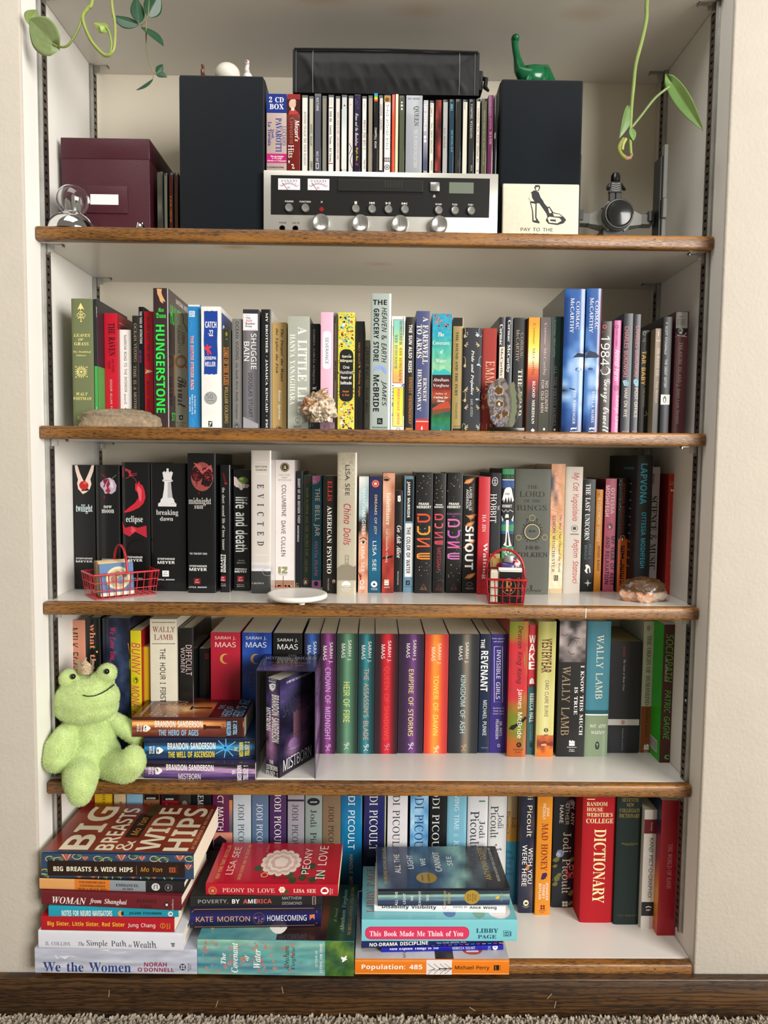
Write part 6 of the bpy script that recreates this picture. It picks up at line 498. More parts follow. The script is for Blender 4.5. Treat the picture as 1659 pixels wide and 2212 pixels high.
[5,Y,[.2639,-.0527,.2905],-.96,.0411,.251,.172,646,p,g,"patterned paperback on top of the tall stack with huge cream capitals across its cover",0,647,[[P,S,[[284,2098],[366,2208],[369,2233],[366,2185]],648],[P,S,[[284,2098],[395,2176],[408,2175],[396,2133]],649],[P,S,[[284,2098],[407,2121],[423,2095],[407,2070]],648],[P,S,[[284,2098],[397,2058],[410,2015],[398,2015]],649],[P,S,[[284,2098],[369,2006],[372,1959],[369,1983]],648],[P,S,[[296,1788],[347,1852],[346,1866],[348,1839]],648],[P,S,[[296,1788],[365,1834],[368,1833],[365,1808]],649],[P,S,[[296,1788],[371,1801],[377,1786],[372,1771]],648],[P,S,[[296,1788],[366,1764],[370,1740],[366,1739]],649],[P,S,[[296,1788],[349,1734],[348,1707],[349,1721]],648],[P,S,[[300,1187],[376,1290],[378,1312],[377,1268]],648],[P,S,[[300,1187],[403,1260],[414,1259],[404,1221]],649],[P,S,[[300,1187],[414,1209],[428,1186],[414,1163]],648],[P,S,[[300,1187],[405,1152],[416,1113],[405,1112]],649],[P,S,[[300,1187],[379,1104],[382,1061],[379,1083]],648],[P,S,[[306,849],[363,923],[362,939],[364,908]],648],[P,S,[[306,849],[383,902],[389,901],[383,873]],649],[P,S,[[306,849],[391,865],[399,848],[391,831]],648],[P,S,[[306,849],[384,823],[390,795],[384,794]],649],[P,S,[[306,849],[365,789],[365,757],[366,773]],648],[P,S,[[314,220],[390,323],[392,345],[390,302]],648],[P,S,[[314,220],[417,293],[428,293],[417,254]],649],[P,S,[[314,220],[427,243],[442,219],[428,196]],648],[P,S,[[314,220],[418,185],[430,146],[419,145]],649],[P,S,[[314,220],[393,138],[395,95],[393,117]],648],[P,S,[[-28,1890],[36,1973],[36,1991],[37,1956]],648],[P,S,[[-28,1890],[58,1949],[66,1949],[59,1917]],649],[P,S,[[-28,1890],[67,1907],[77,1888],[67,1869]],648],[P,S,[[-28,1890],[60,1860],[67,1828],[60,1828]],649],[P,S,[[-28,1890],[39,1822],[39,1786],[39,1804]],648],[P,S,[[-21,1657],[37,1731],[36,1747],[37,1716]],648],[P,S,[[-21,1657],[57,1710],[62,1709],[57,1681]],649],[P,S,[[-21,1657],[64,1673],[73,1656],[65,1639]],648],[P,S,[[-21,1657],[58,1631],[64,1602],[58,1602]],649],[P,S,[[-21,1657],[39,1596],[39,1565],[39,1581]],648],[P,S,[[-15,998],[49,1082],[49,1100],[49,1064]],648],[P,S,[[-15,998],[71,1058],[79,1057],[72,1025]],649],[P,S,[[-15,998],[80,1016],[90,997],[80,978]],648],[P,S,[[-15,998],[72,969],[80,937],[73,936]],649],[P,S,[[-15,998],[51,930],[52,895],[52,913]],648],[P,S,[[-3,649],[49,714],[47,728],[49,701]],648],[P,S,[[-3,649],[66,695],[70,695],[66,670]],649],[P,S,[[-3,649],[73,663],[79,648],[73,633]],648],[P,S,[[-3,649],[67,626],[71,601],[67,601]],649],[P,S,[[-3,649],[51,596],[49,569],[51,583]],648],[P,S,[[163,86],[227,170],[227,188],[227,153]],648],[P,S,[[163,86],[249,146],[256,145],[249,114]],649],[P,S,[[163,86],[257,104],[268,85],[258,66]],648],[P,S,[[163,86],[250,57],[258,25],[250,25]],649],[P,S,[[163,86],[229,18],[230,-17],[229,1]],648],[E,S,[271,2290,375,2445],650,.175],[E,S,[316,2276,364,2362],651],[E,S,[253,2155,357,2310],650,.175],[E,S,[298,2141,346,2227],651],[E,S,[317,1844,422,1999],650,.175],[E,S,[362,1830,410,1916],651],[E,S,[282,1497,386,1651],650,.175],[E,S,[327,1483,375,1568],651],[E,S,[264,1342,369,1497],650,.175],[E,S,[309,1328,357,1413],651],[E,S,[331,916,435,1070],650,.175],[E,S,[375,902,423,987],651],[E,S,[296,568,400,723],650,.175],[E,S,[340,554,388,639],651],[E,S,[278,413,382,568],650,.175],[E,S,[323,400,371,485],651],[E,S,[304,-12,408,143],650,.175],[E,S,[349,-26,397,59],651],[E,S,[49,2372,154,2527],650,.175],[E,S,[94,2358,142,2444],651],[E,S,[-32,2393,73,2549],650,.175],[E,S,[13,2379,62,2465],651],[E,S,[-38,1424,67,1579],650,.175],[E,S,[7,1410,55,1495],651],[E,S,[-34,1191,70,1346],650,.175],[E,S,[11,1177,59,1263],651],[E,S,[-28,726,77,881],650,.175],[E,S,[17,712,65,798],651],[E,S,[-22,339,82,494],650,.175],[E,S,[23,325,71,410],651],[R,S,[38,140,295,2406],652],[T,S,[119,1000,199,2309],98,"BIG BREASTS & WIDE HIPS",b,d],[R,S,[73,936,227,942],653],[T,S,[127,512,203,870],627,"Mo Yan",o,d],[R,S,[121,295,208,399],654],[L,S,[[195,366],[131,367]],652,13],[L,S,[[196,328],[132,328]],652,13],[T,S,[92,260,253,283],655,"ARCADE",n,h],[i,F,[0,0,1,1],[[0,1,0,2,1],[1,0,2,0,1],[2,0,1,1,0],[0,1,2,0,1],[1,0,2,1,0],[0,2,1,0,1]],[656,657,658],.12],[r,F,[0,0,.04,1],646],[t,F,[.06,.09,.93,.29],659,"BIG",b,h],[t,F,[.06,.33,.9,.45],659,"BREASTS",b,h],[t,F,[.06,.46,.24,.57],659,"&",b,h],[t,F,[.06,.6,.92,.75],659,"WIDE",b,h],[t,F,[.06,.78,.92,.95],659,"HIPS",b,h],[r,F,[.3,.47,.78,.57],652],[t,F,[.34,.5,.7,.55],627,"Mo Yan",o,h],[e,F,[.74,.5,.98,.6],156],[t,F,[.1,.965,.9,.985],660,"BY THE AUTHOR OF RED SORGHUM",n,h]]],
[5,Y,[.5297,-.0614,.1296],-1.06,.0605,.2595,.16,661,h,g,"thick painted teal hardcover with green pond end, base of the middle stack",0,1,[[I,S,[2,480,621,2594],[[2,1,0,3,1,1,3,0,1,2,1,5],[1,0,3,1,3,1,0,4,1,1,2,2],[0,1,3,1,0,4,1,4,4,1,2,1],[2,1,0,1,1,4,0,1,4,1,2,1]],[661,662,663,664,665,666,667],.16],[I,S,[-4,-1,634,480],[[0,1,2,1],[1,2,0,3],[0,2,3,1],[1,0,3,2]],[668,669,670,671],.25],[D,S,[34,946,595,2519],[672,673,674],70,13,44,5,1],[T,S,[186,2123,375,2208],5,"The",k,h],[T,S,[39,1923,556,2034],5,"Covenant",k,h],[T,S,[246,1734,353,1806],5,"of",k,h],[T,S,[123,1545,452,1662],5,"Water",k,h],[T,S,[86,1075,512,1164],675,"Abraham",i,h],[T,S,[108,957,498,1046],675,"Verghese",i,h],[T,S,[153,602,443,642],5,"AUTHOR OF",s,h],[T,S,[57,522,564,565],5,"CUTTING FOR STONE",k,h],[P,S,[[349,206],[334,184],[338,151],[366,132],[351,114],[319,132],[297,110],[284,139],[253,176],[253,198],[291,187],[306,213]],5],[i,F,[0,0,1,.82],[[0,0,1,1,4,4,2],[0,1,1,2,4,2,1],[1,2,2,4,4,1,0],[1,1,2,4,1,0,0],[2,3,0,0,3,0,1]],[661,662,663,664,665,666,667],.15],[i,F,[0,.5,1,.82],[[0,0,1,1],[0,1,0,1],[1,1,0,2],[0,2,1,1]],[676,334,677],.1],[i,F,[0,.82,1,1],[[0,1,0,2],[1,0,2,0],[0,2,1,0]],[362,678,679],.15],[t,F,[.15,.9,.9,.935],507,"Abraham Verghese",k,h],[t,F,[.1,.955,.95,.975],680,"THE BESTSELLING AUTHOR OF CUTTING FOR STONE",n,h],[t,F,[.3,.855,.55,.875],507,"A Novel",i,h],[t,F,[.1,.42,.55,.56],5,"C",k,h],[t,F,[.1,.06,.5,.09],681,"An epic",i,h]]],
[5,Y,[.472,-.0243,.1907],1.44,.0373,.2209,.155,574,h,g,"deep violet hardcover with copper name inside a thin gold border, in the middle stack",0,1,[[I,S,[-15,1,380,2207],[[0,1,2,3,4]],[575,574,682,683,575]],[L,S,[[295,2169],[333,2126],[332,125],[278,68],[70,67],[31,123],[23,2128],[78,2171],[295,2169]],684,9],[T,S,[115,1199,205,2105],685,"KATE MORTON",n,d],[E,S,[63,951,269,1147],686,.077],[E,S,[157,1083,189,1128],687],[D,S,[83,964,221,1086],[687,688],12,7,13,4,1],[T,S,[116,241,215,906],5,"HOMECOMING",n,d],[P,S,[[214,190],[225,105],[130,105],[170,143],[119,190]],689]]],
[5,Y,[.4737,-.025,.2288],1.38,.0184,.2217,.145,16,h,m,"black hardcover with grey, white and red block capitals, in the middle stack",0,1,[[T,S,[51,1579,129,2085],55,"POVERTY,",b,d],[T,S,[54,1388,129,1515],20,"BY",b,d],[T,S,[53,1103,126,1328],282,"AME",b,d],[T,S,[52,849,127,1093],690,"RICA",b,d],[T,S,[54,1253,127,1328],690,"A",b,d],[T,S,[114,341,165,670],264,"MATTHEW",n,d],[T,S,[22,340,75,670],264,"DESMOND",n,d],[L,S,[[160,158],[161,109],[21,108],[18,157],[160,158]],163,7],[T,S,[31,123,140,142],691,"CROWN",n,h],[r,F,[0,0,1,1],16],[t,F,[.1,.1,.85,.2],692,"POV",b,h],[r,F,[.55,.16,.9,.22],693]]],
[5,Y,[.5012,-.0285,.2479],-.6,.02,.2237,.13,694,p,g,"crimson paperback with a big white peony on its cover, on top of the middle stack",0,695,[[T,S,[49,1071,121,1956],181,"PEONY IN LOVE",s,d],[T,S,[53,374,120,756],181,"LISA SEE",S,d],[E,S,[-3,2050,146,2193],356,.079],[E,S,[17,2069,127,2175],356,.107],[R,S,[48,2099,95,2144],356],[E,S,[77,892,128,944],181],[E,S,[49,907,100,959],181],[E,S,[49,937,100,990],181],[E,S,[76,952,127,1005],181],[E,S,[104,937,155,989],181],[E,S,[104,906,155,959],181],[E,S,[74,922,129,975],696],[P,S,[[79,907],[109,850],[70,822],[30,869]],697],[P,S,[[49,925],[20,878],[0,916],[25,948]],697],[E,S,[29,159,155,295],5],[P,S,[[66,269],[105,269],[135,227],[106,186],[67,185]],694],[T,S,[28,121,136,140],5,"RANDOM",n,h],[T,S,[38,91,129,106],5,"HOUSE",n,h],[r,F,[0,0,1,1],694],[t,F,[.1,.055,.93,.085],698,"NEW YORK TIMES BESTSELLER",n,h],[t,F,[.2,.12,.88,.175],181,"LISA SEE",n,h],[t,F,[.08,.225,.95,.25],698,"SNOW FLOWER AND THE SECRET FAN",n,h],[t,F,[.75,.38,.95,.4],698,"A Novel",i,h],[e,F,[.23,.69,.37,.75],699],[e,F,[.13,.59,.27,.65],697],[e,F,[.07,.69,.21,.75],699],[e,F,[.03,.77,.17,.83],699],[e,F,[.28,.33,.42,.39],697],[e,F,[.35,.75,.49,.81],699],[e,F,[.15,.83,.29,.89],697],[e,F,[.01,.62,.15,.68],699],[r,F,[.1,.5,.34,.51],156],[r,F,[.12,.5,.14,.8],156],[e,F,[.69,.5,.83,.56],130],[e,F,[.6643,.5564,.8043,.6164],130],[e,F,[.5922,.6016,.7322,.6616],130],[e,F,[.488,.6267,.628,.6867],130],[e,F,[.3724,.6268,.5124,.6868],130],[e,F,[.2681,.6017,.4081,.6617],130],[e,F,[.1959,.5566,.3359,.6166],130],[e,F,[.17,.5002,.31,.5602],130],[e,F,[.1955,.4438,.3355,.5038],130],[e,F,[.2675,.3985,.4075,.4585],130],[e,F,[.3716,.3733,.5116,.4333],130],[e,F,[.4872,.3732,.6272,.4332],130],[e,F,[.5916,.3981,.7316,.4581],130],[e,F,[.6639,.4432,.8039,.5032],130],[e,F,[.6328,.5,.7728,.56],700],[e,F,[.6057,.5507,.7457,.6107],700],[e,F,[.5315,.5878,.6715,.6478],700],[e,F,[.4302,.6014,.5702,.6614],700],[e,F,[.3288,.5879,.4688,.6479],700],[e,F,[.2545,.5508,.3945,.6108],700],[e,F,[.2272,.5002,.3672,.5602],700],[e,F,[.2542,.4495,.3942,.5095],700],[e,F,[.3282,.4123,.4682,.4723],700],[e,F,[.4295,.3986,.5695,.4586],700],[e,F,[.5309,.4121,.6709,.4721],700],[e,F,[.6053,.449,.7453,.509],700],[e,F,[.586,.5,.726,.56],322],[e,F,[.5562,.5458,.6962,.6058],322],[e,F,[.4783,.5742,.6183,.6342],322],[e,F,[.3819,.5742,.5219,.6342],322],[e,F,[.3039,.5459,.4439,.6059],322],[e,F,[.274,.5001,.414,.5601],322],[e,F,[.3036,.4543,.4436,.5143],322],[e,F,[.3815,.4259,.5215,.4859],322],[e,F,[.4778,.4258,.6178,.4858],322],[e,F,[.5559,.454,.6959,.514],322],[e,F,[.534,.5,.674,.56],700],[e,F,[.5036,.5368,.6436,.5968],700],[e,F,[.4301,.552,.5701,.612],700],[e,F,[.3565,.5368,.4965,.5968],700],[e,F,[.326,.5001,.466,.5601],700],[e,F,[.3563,.4633,.4963,.5233],700],[e,F,[.4298,.448,.5698,.508],700],[e,F,[.5033,.4631,.6433,.5231],700],[e,F,[.482,.5,.622,.56],322],[e,F,[.4461,.5247,.5861,.5847],322],[e,F,[.388,.5153,.528,.5753],322],[e,F,[.3879,.4848,.5279,.5448],322],[e,F,[.4459,.4753,.5859,.5353],322],[e,F,[.13,.395,.25,.455],356],[e,F,[.15,.405,.23,.445],694],[t,F,[.22,.705,.85,.765],456,"PEONY",n,h],[t,F,[.1,.82,.92,.89],456,"IN LOVE",n,h]]],
[5,Y,[.7887,-.0564,.1296],-.04,.0262,.2572,.2,701,p,s,"orange paperback with white title and a bare tree picture, base of its stack",0,1,[[R,S,[235,6,241,2574],702],[R,S,[18,1,25,2572],702],[T,S,[70,1451,178,2462],5,"Population: 485",b,d],[R,S,[0,959,266,1383],282],[L,S,[[114,958],[107,1079],[103,1177]],57,16],[L,S,[[103,962],[148,1020],[193,1081]],57,7],[L,S,[[103,962],[58,1018],[13,1078]],57,7],[L,S,[[103,962],[85,1019],[67,1079]],57,7],[L,S,[[103,1040],[148,1112],[193,1159]],57,7],[L,S,[[103,1040],[58,1111],[13,1156]],57,7],[L,S,[[103,1040],[85,1111],[67,1157]],57,7],[L,S,[[103,1138],[148,1212],[192,1257]],57,7],[L,S,[[103,1138],[58,1210],[12,1254]],57,7],[L,S,[[103,1138],[85,1211],[66,1255]],57,7],[L,S,[[103,1236],[147,1311],[192,1354]],57,7],[L,S,[[103,1236],[57,1309],[12,1352]],57,7],[L,S,[[103,1236],[84,1310],[66,1352]],57,7],[T,S,[76,332,162,903],703,"Michael Perry",n,d],[R,S,[81,168,171,254],219],[L,S,[[163,229],[89,222]],701,9],[T,S,[82,140,172,156],704,"HARPER",n,h],[i,F,[0,0,1,1],[[0,0,1],[1,0,1],[0,1,0]],[263,705],.05],[Q2,F,[.06,.7,.24,.84],706],[t,F,[.09,.73,.2,.81],707,"P",b,h],[t,F,[.02,.31,.2,.33],87,"Michael",n,h],[i,F,[0,.52,.2,.64],[[0,1],[1,0]],[17,185],.1]]],
[5,Y,[.7829,-.0324,.1564],2.02,.0074,.2078,.125,708,p,s,"thin ultramarine paperback with small white serif title, second from the base by the orange one",0,1,[[T,S,[25,1106,85,1941],5,"Men Explain Things to Me",S,d],[T,S,[25,483,69,871],5,"REBECCA SOLNIT",n,d],[T,S,[5,222,84,266],709,"DB",n,h],[E,S,[3,98,95,186],5],[L,S,[[62,162],[36,141],[61,122]],708,12]]],
[5,Y,[.7832,-.0274,.1646],3.28,.0122,.2421,.14,710,p,s,"navy paperback with bold white capitals and a dashed rainbow line under them",0,1,[[L,S,[[-11,2282],[-12,2219]],711,14],[L,S,[[-11,2187],[-11,2124]],712,14],[L,S,[[-10,2092],[-10,2029]],713,14],[L,S,[[-9,1997],[-9,1934]],711,14],[L,S,[[-8,1902],[-8,1839]],712,14],[L,S,[[-7,1807],[-8,1743]],713,14],[L,S,[[-6,1711],[-7,1648]],711,14],[L,S,[[-6,1616],[-6,1552]],712,14],[L,S,[[-5,1520],[-5,1456]],713,14],[L,S,[[-4,1424],[-4,1361]],711,14],[L,S,[[-3,1329],[-3,1265]],712,14],[L,S,[[-2,1233],[-3,1169]],713,14],[L,S,[[-2,1137],[-2,1073]],711,14],[L,S,[[-1,1040],[-1,976]],712,14],[L,S,[[0,944],[0,880]],713,14],[L,S,[[1,848],[1,784]],711,14],[L,S,[[2,751],[1,687]],712,14],[L,S,[[3,655],[2,590]],713,14],[L,S,[[3,558],[3,494]],711,14],[L,S,[[4,461],[4,397]],712,14],[L,S,[[5,364],[5,300]],713,14],[L,S,[[6,267],[6,203]],711,14],[L,S,[[7,170],[6,106]],712,14],[L,S,[[7,73],[7,8]],713,14],[T,S,[28,1293,90,2283],5,"NO-DRAMA DISCIPLINE",b,d],[T,S,[29,637,62,1150],714,"TINA PAYNE BRYSON, PH.D.",n,d]]],
[5,Y,[.8039,-.0407,.1774],.27,.0376,.2621,.16,715,h,g,"aqua hardcover with a pink title pill in the stack nearest the big dictionary",0,1,[[Q,S,[35,811,257,2561],402],[Q,S,[49,825,243,2548],716],[T,S,[89,910,181,2485],717,"This Book Made Me Think of You",S,d],[T,S,[151,318,225,694],718,"LIBBY",S,d],[T,S,[47,351,113,662],718,"PAGE",S,d],[L,S,[[186,230],[186,131],[85,129],[85,228],[186,230]],718,7],[T,S,[97,146,171,209],718,"B",n,h],[L,S,[[175,115],[89,113]],718,7],[L,S,[[175,103],[89,101]],718,7],[r,F,[0,0,1,1],719],[t,F,[.12,.03,.97,.085],720,"LIBBY PAGE",s,h],[e,F,[.04,.53,.2,.61],721],[e,F,[.02,.72,.2,.8],722],[e,F,[.02,.82,.3,.97],282]]],
[5,Y,[.7867,-.0237,.2157],-.9,.0117,.2241,.13,20,p,s,"white paperback with bold black name, just under the topmost dark blue book",0,1,[[T,S,[42,1182,121,2106],16,"Disability Visibility",b,d],[E,S,[63,1018,137,1074],723,.222],[T,S,[81,652,116,892],16,"EDITED BY",n,d],[T,S,[55,154,126,614],16,"Alice Wong",b,d],[D,S,[11,-98,136,-8],[724,73],10,7,14,4,1]]],
[5,Y,[.7941,-.0202,.2281],1.17,.0296,.2256,.135,399,p,g,"dark blue paperback picturing clouds over a coastal town, on top of a stack",0,1,[[I,S,[-10,3,295,2268],[[0,0,1,1,1,2,3,3,4,4,5,8,7,6,6],[0,0,0,1,2,3,2,3,4,4,8,8,7,6,6],[0,0,1,1,2,3,3,3,4,4,5,7,8,6,5]],[558,634,725,726,727,203,19,728,337],.15],[T,S,[7,1919,252,1963],5,"ALL THE",n,h],[T,S,[35,1783,222,1827],5,"LIGHT",n,h],[T,S,[88,1655,179,1695],5,"WE",n,h],[T,S,[8,1523,261,1563],5,"CANNOT",n,h],[T,S,[86,1387,194,1431],5,"SEE",n,h],[T,S,[-4,1091,266,1135],729,"ANTHONY",n,h],[T,S,[37,1019,228,1063],729,"DOERR",n,h],[E,S,[21,517,270,782],730],[T,S,[75,706,204,730],547,"WINNER",n,h],[T,S,[87,665,196,690],547,"OF THE",n,h],[T,S,[66,621,212,645],547,"PULITZER",n,h],[T,S,[87,577,191,601],547,"PRIZE",n,h],[P,S,[[127,255],[169,205],[137,170],[104,214]],731],[T,S,[64,130,220,150],192,"SCRIBNER",n,h],[i,F,[0,0,1,1],[[3,0,1,0,0],[1,0,1,2,1],[0,1,0,0,1],[1,0,0,2,1],[0,0,1,3,1],[1,2,1,1,2],[2,1,2,3,2],[3,2,3,2,3],[4,3,3,2,4],[8,4,5,4,4],[7,8,5,8,5],[6,8,7,5,8],[5,6,7,6,6],[6,6,6,5,6]],[558,634,725,726,727,203,19,728,337],.12],[t,F,[.1,.05,.95,.075],732,"THE BELOVED NATIONAL BESTSELLER",n,h],[t,F,[.35,.14,.8,.185],5,"ALL THE",n,h],[t,F,[.45,.245,.78,.29],5,"LIGHT",n,h],[t,F,[.52,.35,.7,.39],5,"WE",n,h],[t,F,[.38,.46,.85,.51],5,"CANNOT",n,h],[t,F,[.52,.565,.74,.605],5,"SEE",n,h],[e,F,[.12,.3,.36,.46],733],[t,F,[.17,.34,.31,.355],547,"WINNER",n,h],[t,F,[.16,.39,.32,.405],547,"PULITZER PRIZE",n,h],[t,F,[.18,.84,.96,.885],732,"ANTHONY DOERR",n,h],[t,F,[.15,.925,.95,.945],84,"INCLUDES AN EXCERPT FROM CLOUD CUCKOO LAND",n,h]]],
[1.4565,U,[.3702,.035,1.4565],0,.0336,.1298,.142,734,"box",g,"thick boxed CD set with a royal blue top block and pink band",1,1,[[R,S,[0,991,335,1298],735],[T,S,[44,1159,286,1246],5,"2 CD",S,h],[T,S,[54,1049,286,1134],5,"BOX",S,h],[T,S,[259,475,328,781],736,"LUCIANO",s,d],[T,S,[155,365,253,910],737,"PAVAROTTI",S,d],[T,S,[85,587,129,728],737,"Verdi",S,d],[T,S,[26,464,85,847],737,"La Traviata",S,d],[R,S,[0,189,337,337],738],[T,S,[70,279,283,307],5,"This set includes",b,h],[T,S,[96,244,257,272],5,"a 112 page",b,h],[T,S,[18,206,329,234],5,"Libretto in 4 languages",b,h],[T,S,[18,105,285,130],739,"LONDON",b,h]]],
[1.4565,U,[.4043,.035,1.4565],0,.022,.1298,.142,740,"box",g,"brick red boxed CD set with a small portrait at the top",1,1,[[R,S,[-2,1213,218,1298],741],[R,S,[-1,971,218,1213],540],[E,S,[32,1063,146,1213],742],[P,S,[[45,1162],[63,1208],[135,1214],[156,1159],[135,1184],[71,1183]],743],[P,S,[[22,970],[45,1038],[123,1059],[188,998],[193,973]],744],[R,S,[69,1033,120,1078],84],[T,S,[124,539,204,885],5,"Mozart’s",k,d],[T,S,[46,495,119,921],745,"Greatest",s,d],[T,S,[21,276,112,482],5,"Hits",s,d],[T,S,[74,100,128,175],5,"2",s,h],[T,S,[24,189,45,230],5,",",s,h]]],
[1.4565,U,[.4284,.035,1.4565],0,.0109,.1286,.142,84,"cd",g,"jewel case with a cream spine and fine dark lettering, beside the brick red box",1,1,[[T,S,[36,158,78,1024],104,"ANTONIO VIVALDI THE FOUR SEASONS",s,d]]],
[1.4565,U,[.4403,.035,1.4565],0,.0083,.1273,.142,746,"cd",g,"jewel case with a grey beige spine, second jewel case in line",1,1,[[T,S,[23,475,62,819],17,"HANDEL: Messiah",n,d],[T,S,[28,97,64,223],17,"8.554511",b,d]]],
[1.4565,U,[.4494,.035,1.4565],0,.0117,.1315,.142,747,"cd",g,"jewel case with a slate spine and a white disc mark near its foot",1,1,[[T,S,[31,1035,72,1245],280,"NOCTURNE",n,d],[T,S,[35,217,71,383],280,"MCO 2MT",n,d],[R,S,[31,106,77,197],280],[R,S,[38,116,70,187],747]]],
[1.4565,U,[.4621,.035,1.4565],0,.0083,.1282,.142,748,"cd",g,"jewel case with a mid grey spine and a faint red triangle",1,1,[[P,S,[[17,1179],[59,1180],[38,1142]],749]]],
[1.4565,U,[.4722,.035,1.4565],0,.0101,.1299,.142,623,"cd",g,"jewel case with a white spine, red rules and black bold title",1,1,[[T,S,[23,221,65,1032],16,"SUN RA • Cosmic Tones / Art Forms",b,d],[R,S,[5,1079,77,1094],510],[R,S,[10,185,83,201],510],[T,S,[14,1119,66,1244],750,"||||",b,h]]],
[1.4565,U,[.4841,.035,1.4565],0,.0086,.1281,.142,276,"cd",g,"jewel case with an off white spine and fine brown lettering",1,1,[[T,S,[28,263,59,1021],751,"EARTH, WIND & FIRE - LAST DAYS AND TIME",n,d]]],
[1.4565,U,[.4942,.035,1.4565],0,.0099,.1302,.142,752,"cd",g,"jewel case with a cool pale spine and illegible script",1,1,[[P,S,[[32,1123],[53,1148],[69,1113]],124],[I,S,[5,106,88,1073],[[0],[1],[2]],[752,753,754]]]],
[1.4565,U,[.5054,.035,1.4565],0,.0091,.1292,.142,276,"cd",g,"jewel case with a white spine crossed by blue curved lines",1,1,[[L,S,[[19,523],[61,448],[20,347]],633,12],[L,S,[[74,373],[37,246],[77,121]],633,12],[E,S,[34,1137,50,1152],755]]],
[1.4565,U,[.5155,.035,1.4565],0,.0109,.1311,.142,756,"cd",g,"jewel case with a dark violet spine and brush script in white and yellow",1,1,[[I,S,[4,109,103,1296],[[0],[1],[2],[3]],[523,757,445,757]],[T,S,[19,487,71,1006],758,"Prince and the Revolution",c,d],[T,S,[23,243,70,462],759,"Purple Rain",c,d],[D,S,[6,1027,94,1276],[760,761],10,6,14,3,1],[D,S,[14,109,102,236],[760,762],8,6,14,3,1]]],
[1.4565,U,[.5279,.035,1.4565],0,.0088,.1288,.142,623,"cd",g,"jewel case with a plain white spine and brown block title in the middle",1,1,[[T,S,[20,426,67,903],763,"PRINCE [THE HITS 1]",S,d],[T,S,[26,1054,57,1203],764,"9 45431-2",n,d],[T,S,[35,111,66,263],206,"Paisley Park",b,d]]],
[1.4565,U,[.5383,.035,1.4565],0,.0083,.13,.142,309,"cd",g,"jewel case with a dull stone spine",1,1,[]],
[1.4565,U,[.5482,.035,1.4565],0,.0067,.1336,.142,16,"cd",g,"jewel case with a black spine and a tiny rainbow cap",1,1,[[I,S,[-4,1202,58,1336],[[0],[1],[2],[3]],[765,766,767,768]],[T,S,[15,455,47,781],20,"CHAPPELL ROAN",n,d]]],
[1.4565,U,[.5559,.035,1.4565],0,.0078,.1308,.142,3,"cd",g,"jewel case with a black upper edge and white spine strip",1,1,[[R,S,[20,98,67,1258],276],[T,S,[22,745,58,1158],126,"CASIOPEA  CASIOPEA",n,d]]],
[1.4565,U,[.5648,.035,1.4565],0,.0119,.1315,.142,282,"cd",g,"jewel case with a white spine of black Japanese lettering under a tan portrait strip",1,1,[[R,S,[-2,1190,107,1295],769],[E,S,[14,1200,86,1270],770],[T,S,[29,433,81,1155],16,"カーティス・メイフィールド カーティス",j,d],[R,S,[14,236,108,302],57],[R,S,[19,245,27,291],282],[R,S,[35,246,43,291],282],[R,S,[51,246,58,291],282],[R,S,[66,246,74,292],282],[R,S,[82,246,90,292],282],[R,S,[97,247,105,292],282],[E,S,[18,105,102,191],57,.235],[T,S,[42,130,78,165],57,"W",b,h]]],
[1.4565,U,[.5778,.035,1.4565],0,.0052,.1321,.142,454,"slim",g,"slim jewel case with a scarlet spine",1,1,[]],
[1.4565,U,[.5837,.035,1.4565],0,.0049,.1327,.142,771,"slim",g,"slim jewel case with a pale yellow spine",1,1,[]],
[1.4565,U,[.5897,.035,1.4565],0,.0099,.1309,.142,772,"cd",g,"jewel case with a moss green spine and three tiny white marks",1,1,[[E,S,[31,1179,57,1209],51],[R,S,[29,1129,60,1159],51],[E,S,[33,1069,59,1109],51]]],
[1.4565,U,[.6011,.035,1.4565],0,.0275,.1312,.142,773,"box",g,"thick silver multi disc set with elegant dark lettering",1,1,[[T,S,[28,1242,230,1272],235,"0591 40598-2",n,h],[T,S,[125,823,213,1138],71,"QUEEN",s,d],[T,S,[137,150,194,792],36,"• THE PLATINUM COLLECTION",s,d]]],
[1.4565,U,[.6302,.035,1.4565],0,.0083,.1241,.142,54,"cd",g,"jewel case with a pale grey spine and white rounded title",1,1,[[I,S,[4,100,77,1236],[[0],[1],[2],[3]],[263,264,774,775]],[T,S,[5,745,52,1171],20,"LED ZEPPELIN",b,d],[E,S,[10,619,52,669],20],[E,S,[11,556,53,607],20]]],
[1.4565,U,[.6401,.035,1.4565],0,.0083,.1237,.142,776,"cd",g,"jewel case with an ivory spine, fifth from the tall box speaker row end",1,1,[[T,S,[26,382,57,872],17,"PAUL SIMON GRACELAND",n,d],[T,S,[19,972,50,1172],17,"9 25447-2",n,d],[T,S,[33,111,64,268],17,"WARNER",n,d]]],
[1.4565,U,[.65,.035,1.4565],0,.0104,.1249,.142,777,"cd",g,"jewel case with a blotched dark red spine",1,1,[[I,S,[4,103,98,1244],[[0,1],[1,0],[0,2],[2,0],[0,1],[2,1],[1,0]],[777,290,540],.2]]],
[1.4565,U,[.662,.035,1.4565],0,.0094,.1256,.142,54,"cd",g,"jewel case with a plain silver spine",1,1,[[T,S,[26,474,57,800],70,"Joni Mitchell",s,d]]],
[1.4565,U,[.6729,.035,1.4565],0,.0088,.1263,.142,369,"cd",g,"jewel case with a deep petrol blue spine",1,1,[[T,S,[32,412,68,765],778,"JONI MITCHELL BLUE",n,d],[T,S,[22,1078,59,1183],778,"2038-2",b,d]]],
[1.4565,U,[.6833,.035,1.4565],0,.0099,.1267,.142,57,"cd",g,"jewel case with a near black spine and faint script",1,1,[[T,S,[44,174,70,275],779,"Sony Classical",i,d]]],
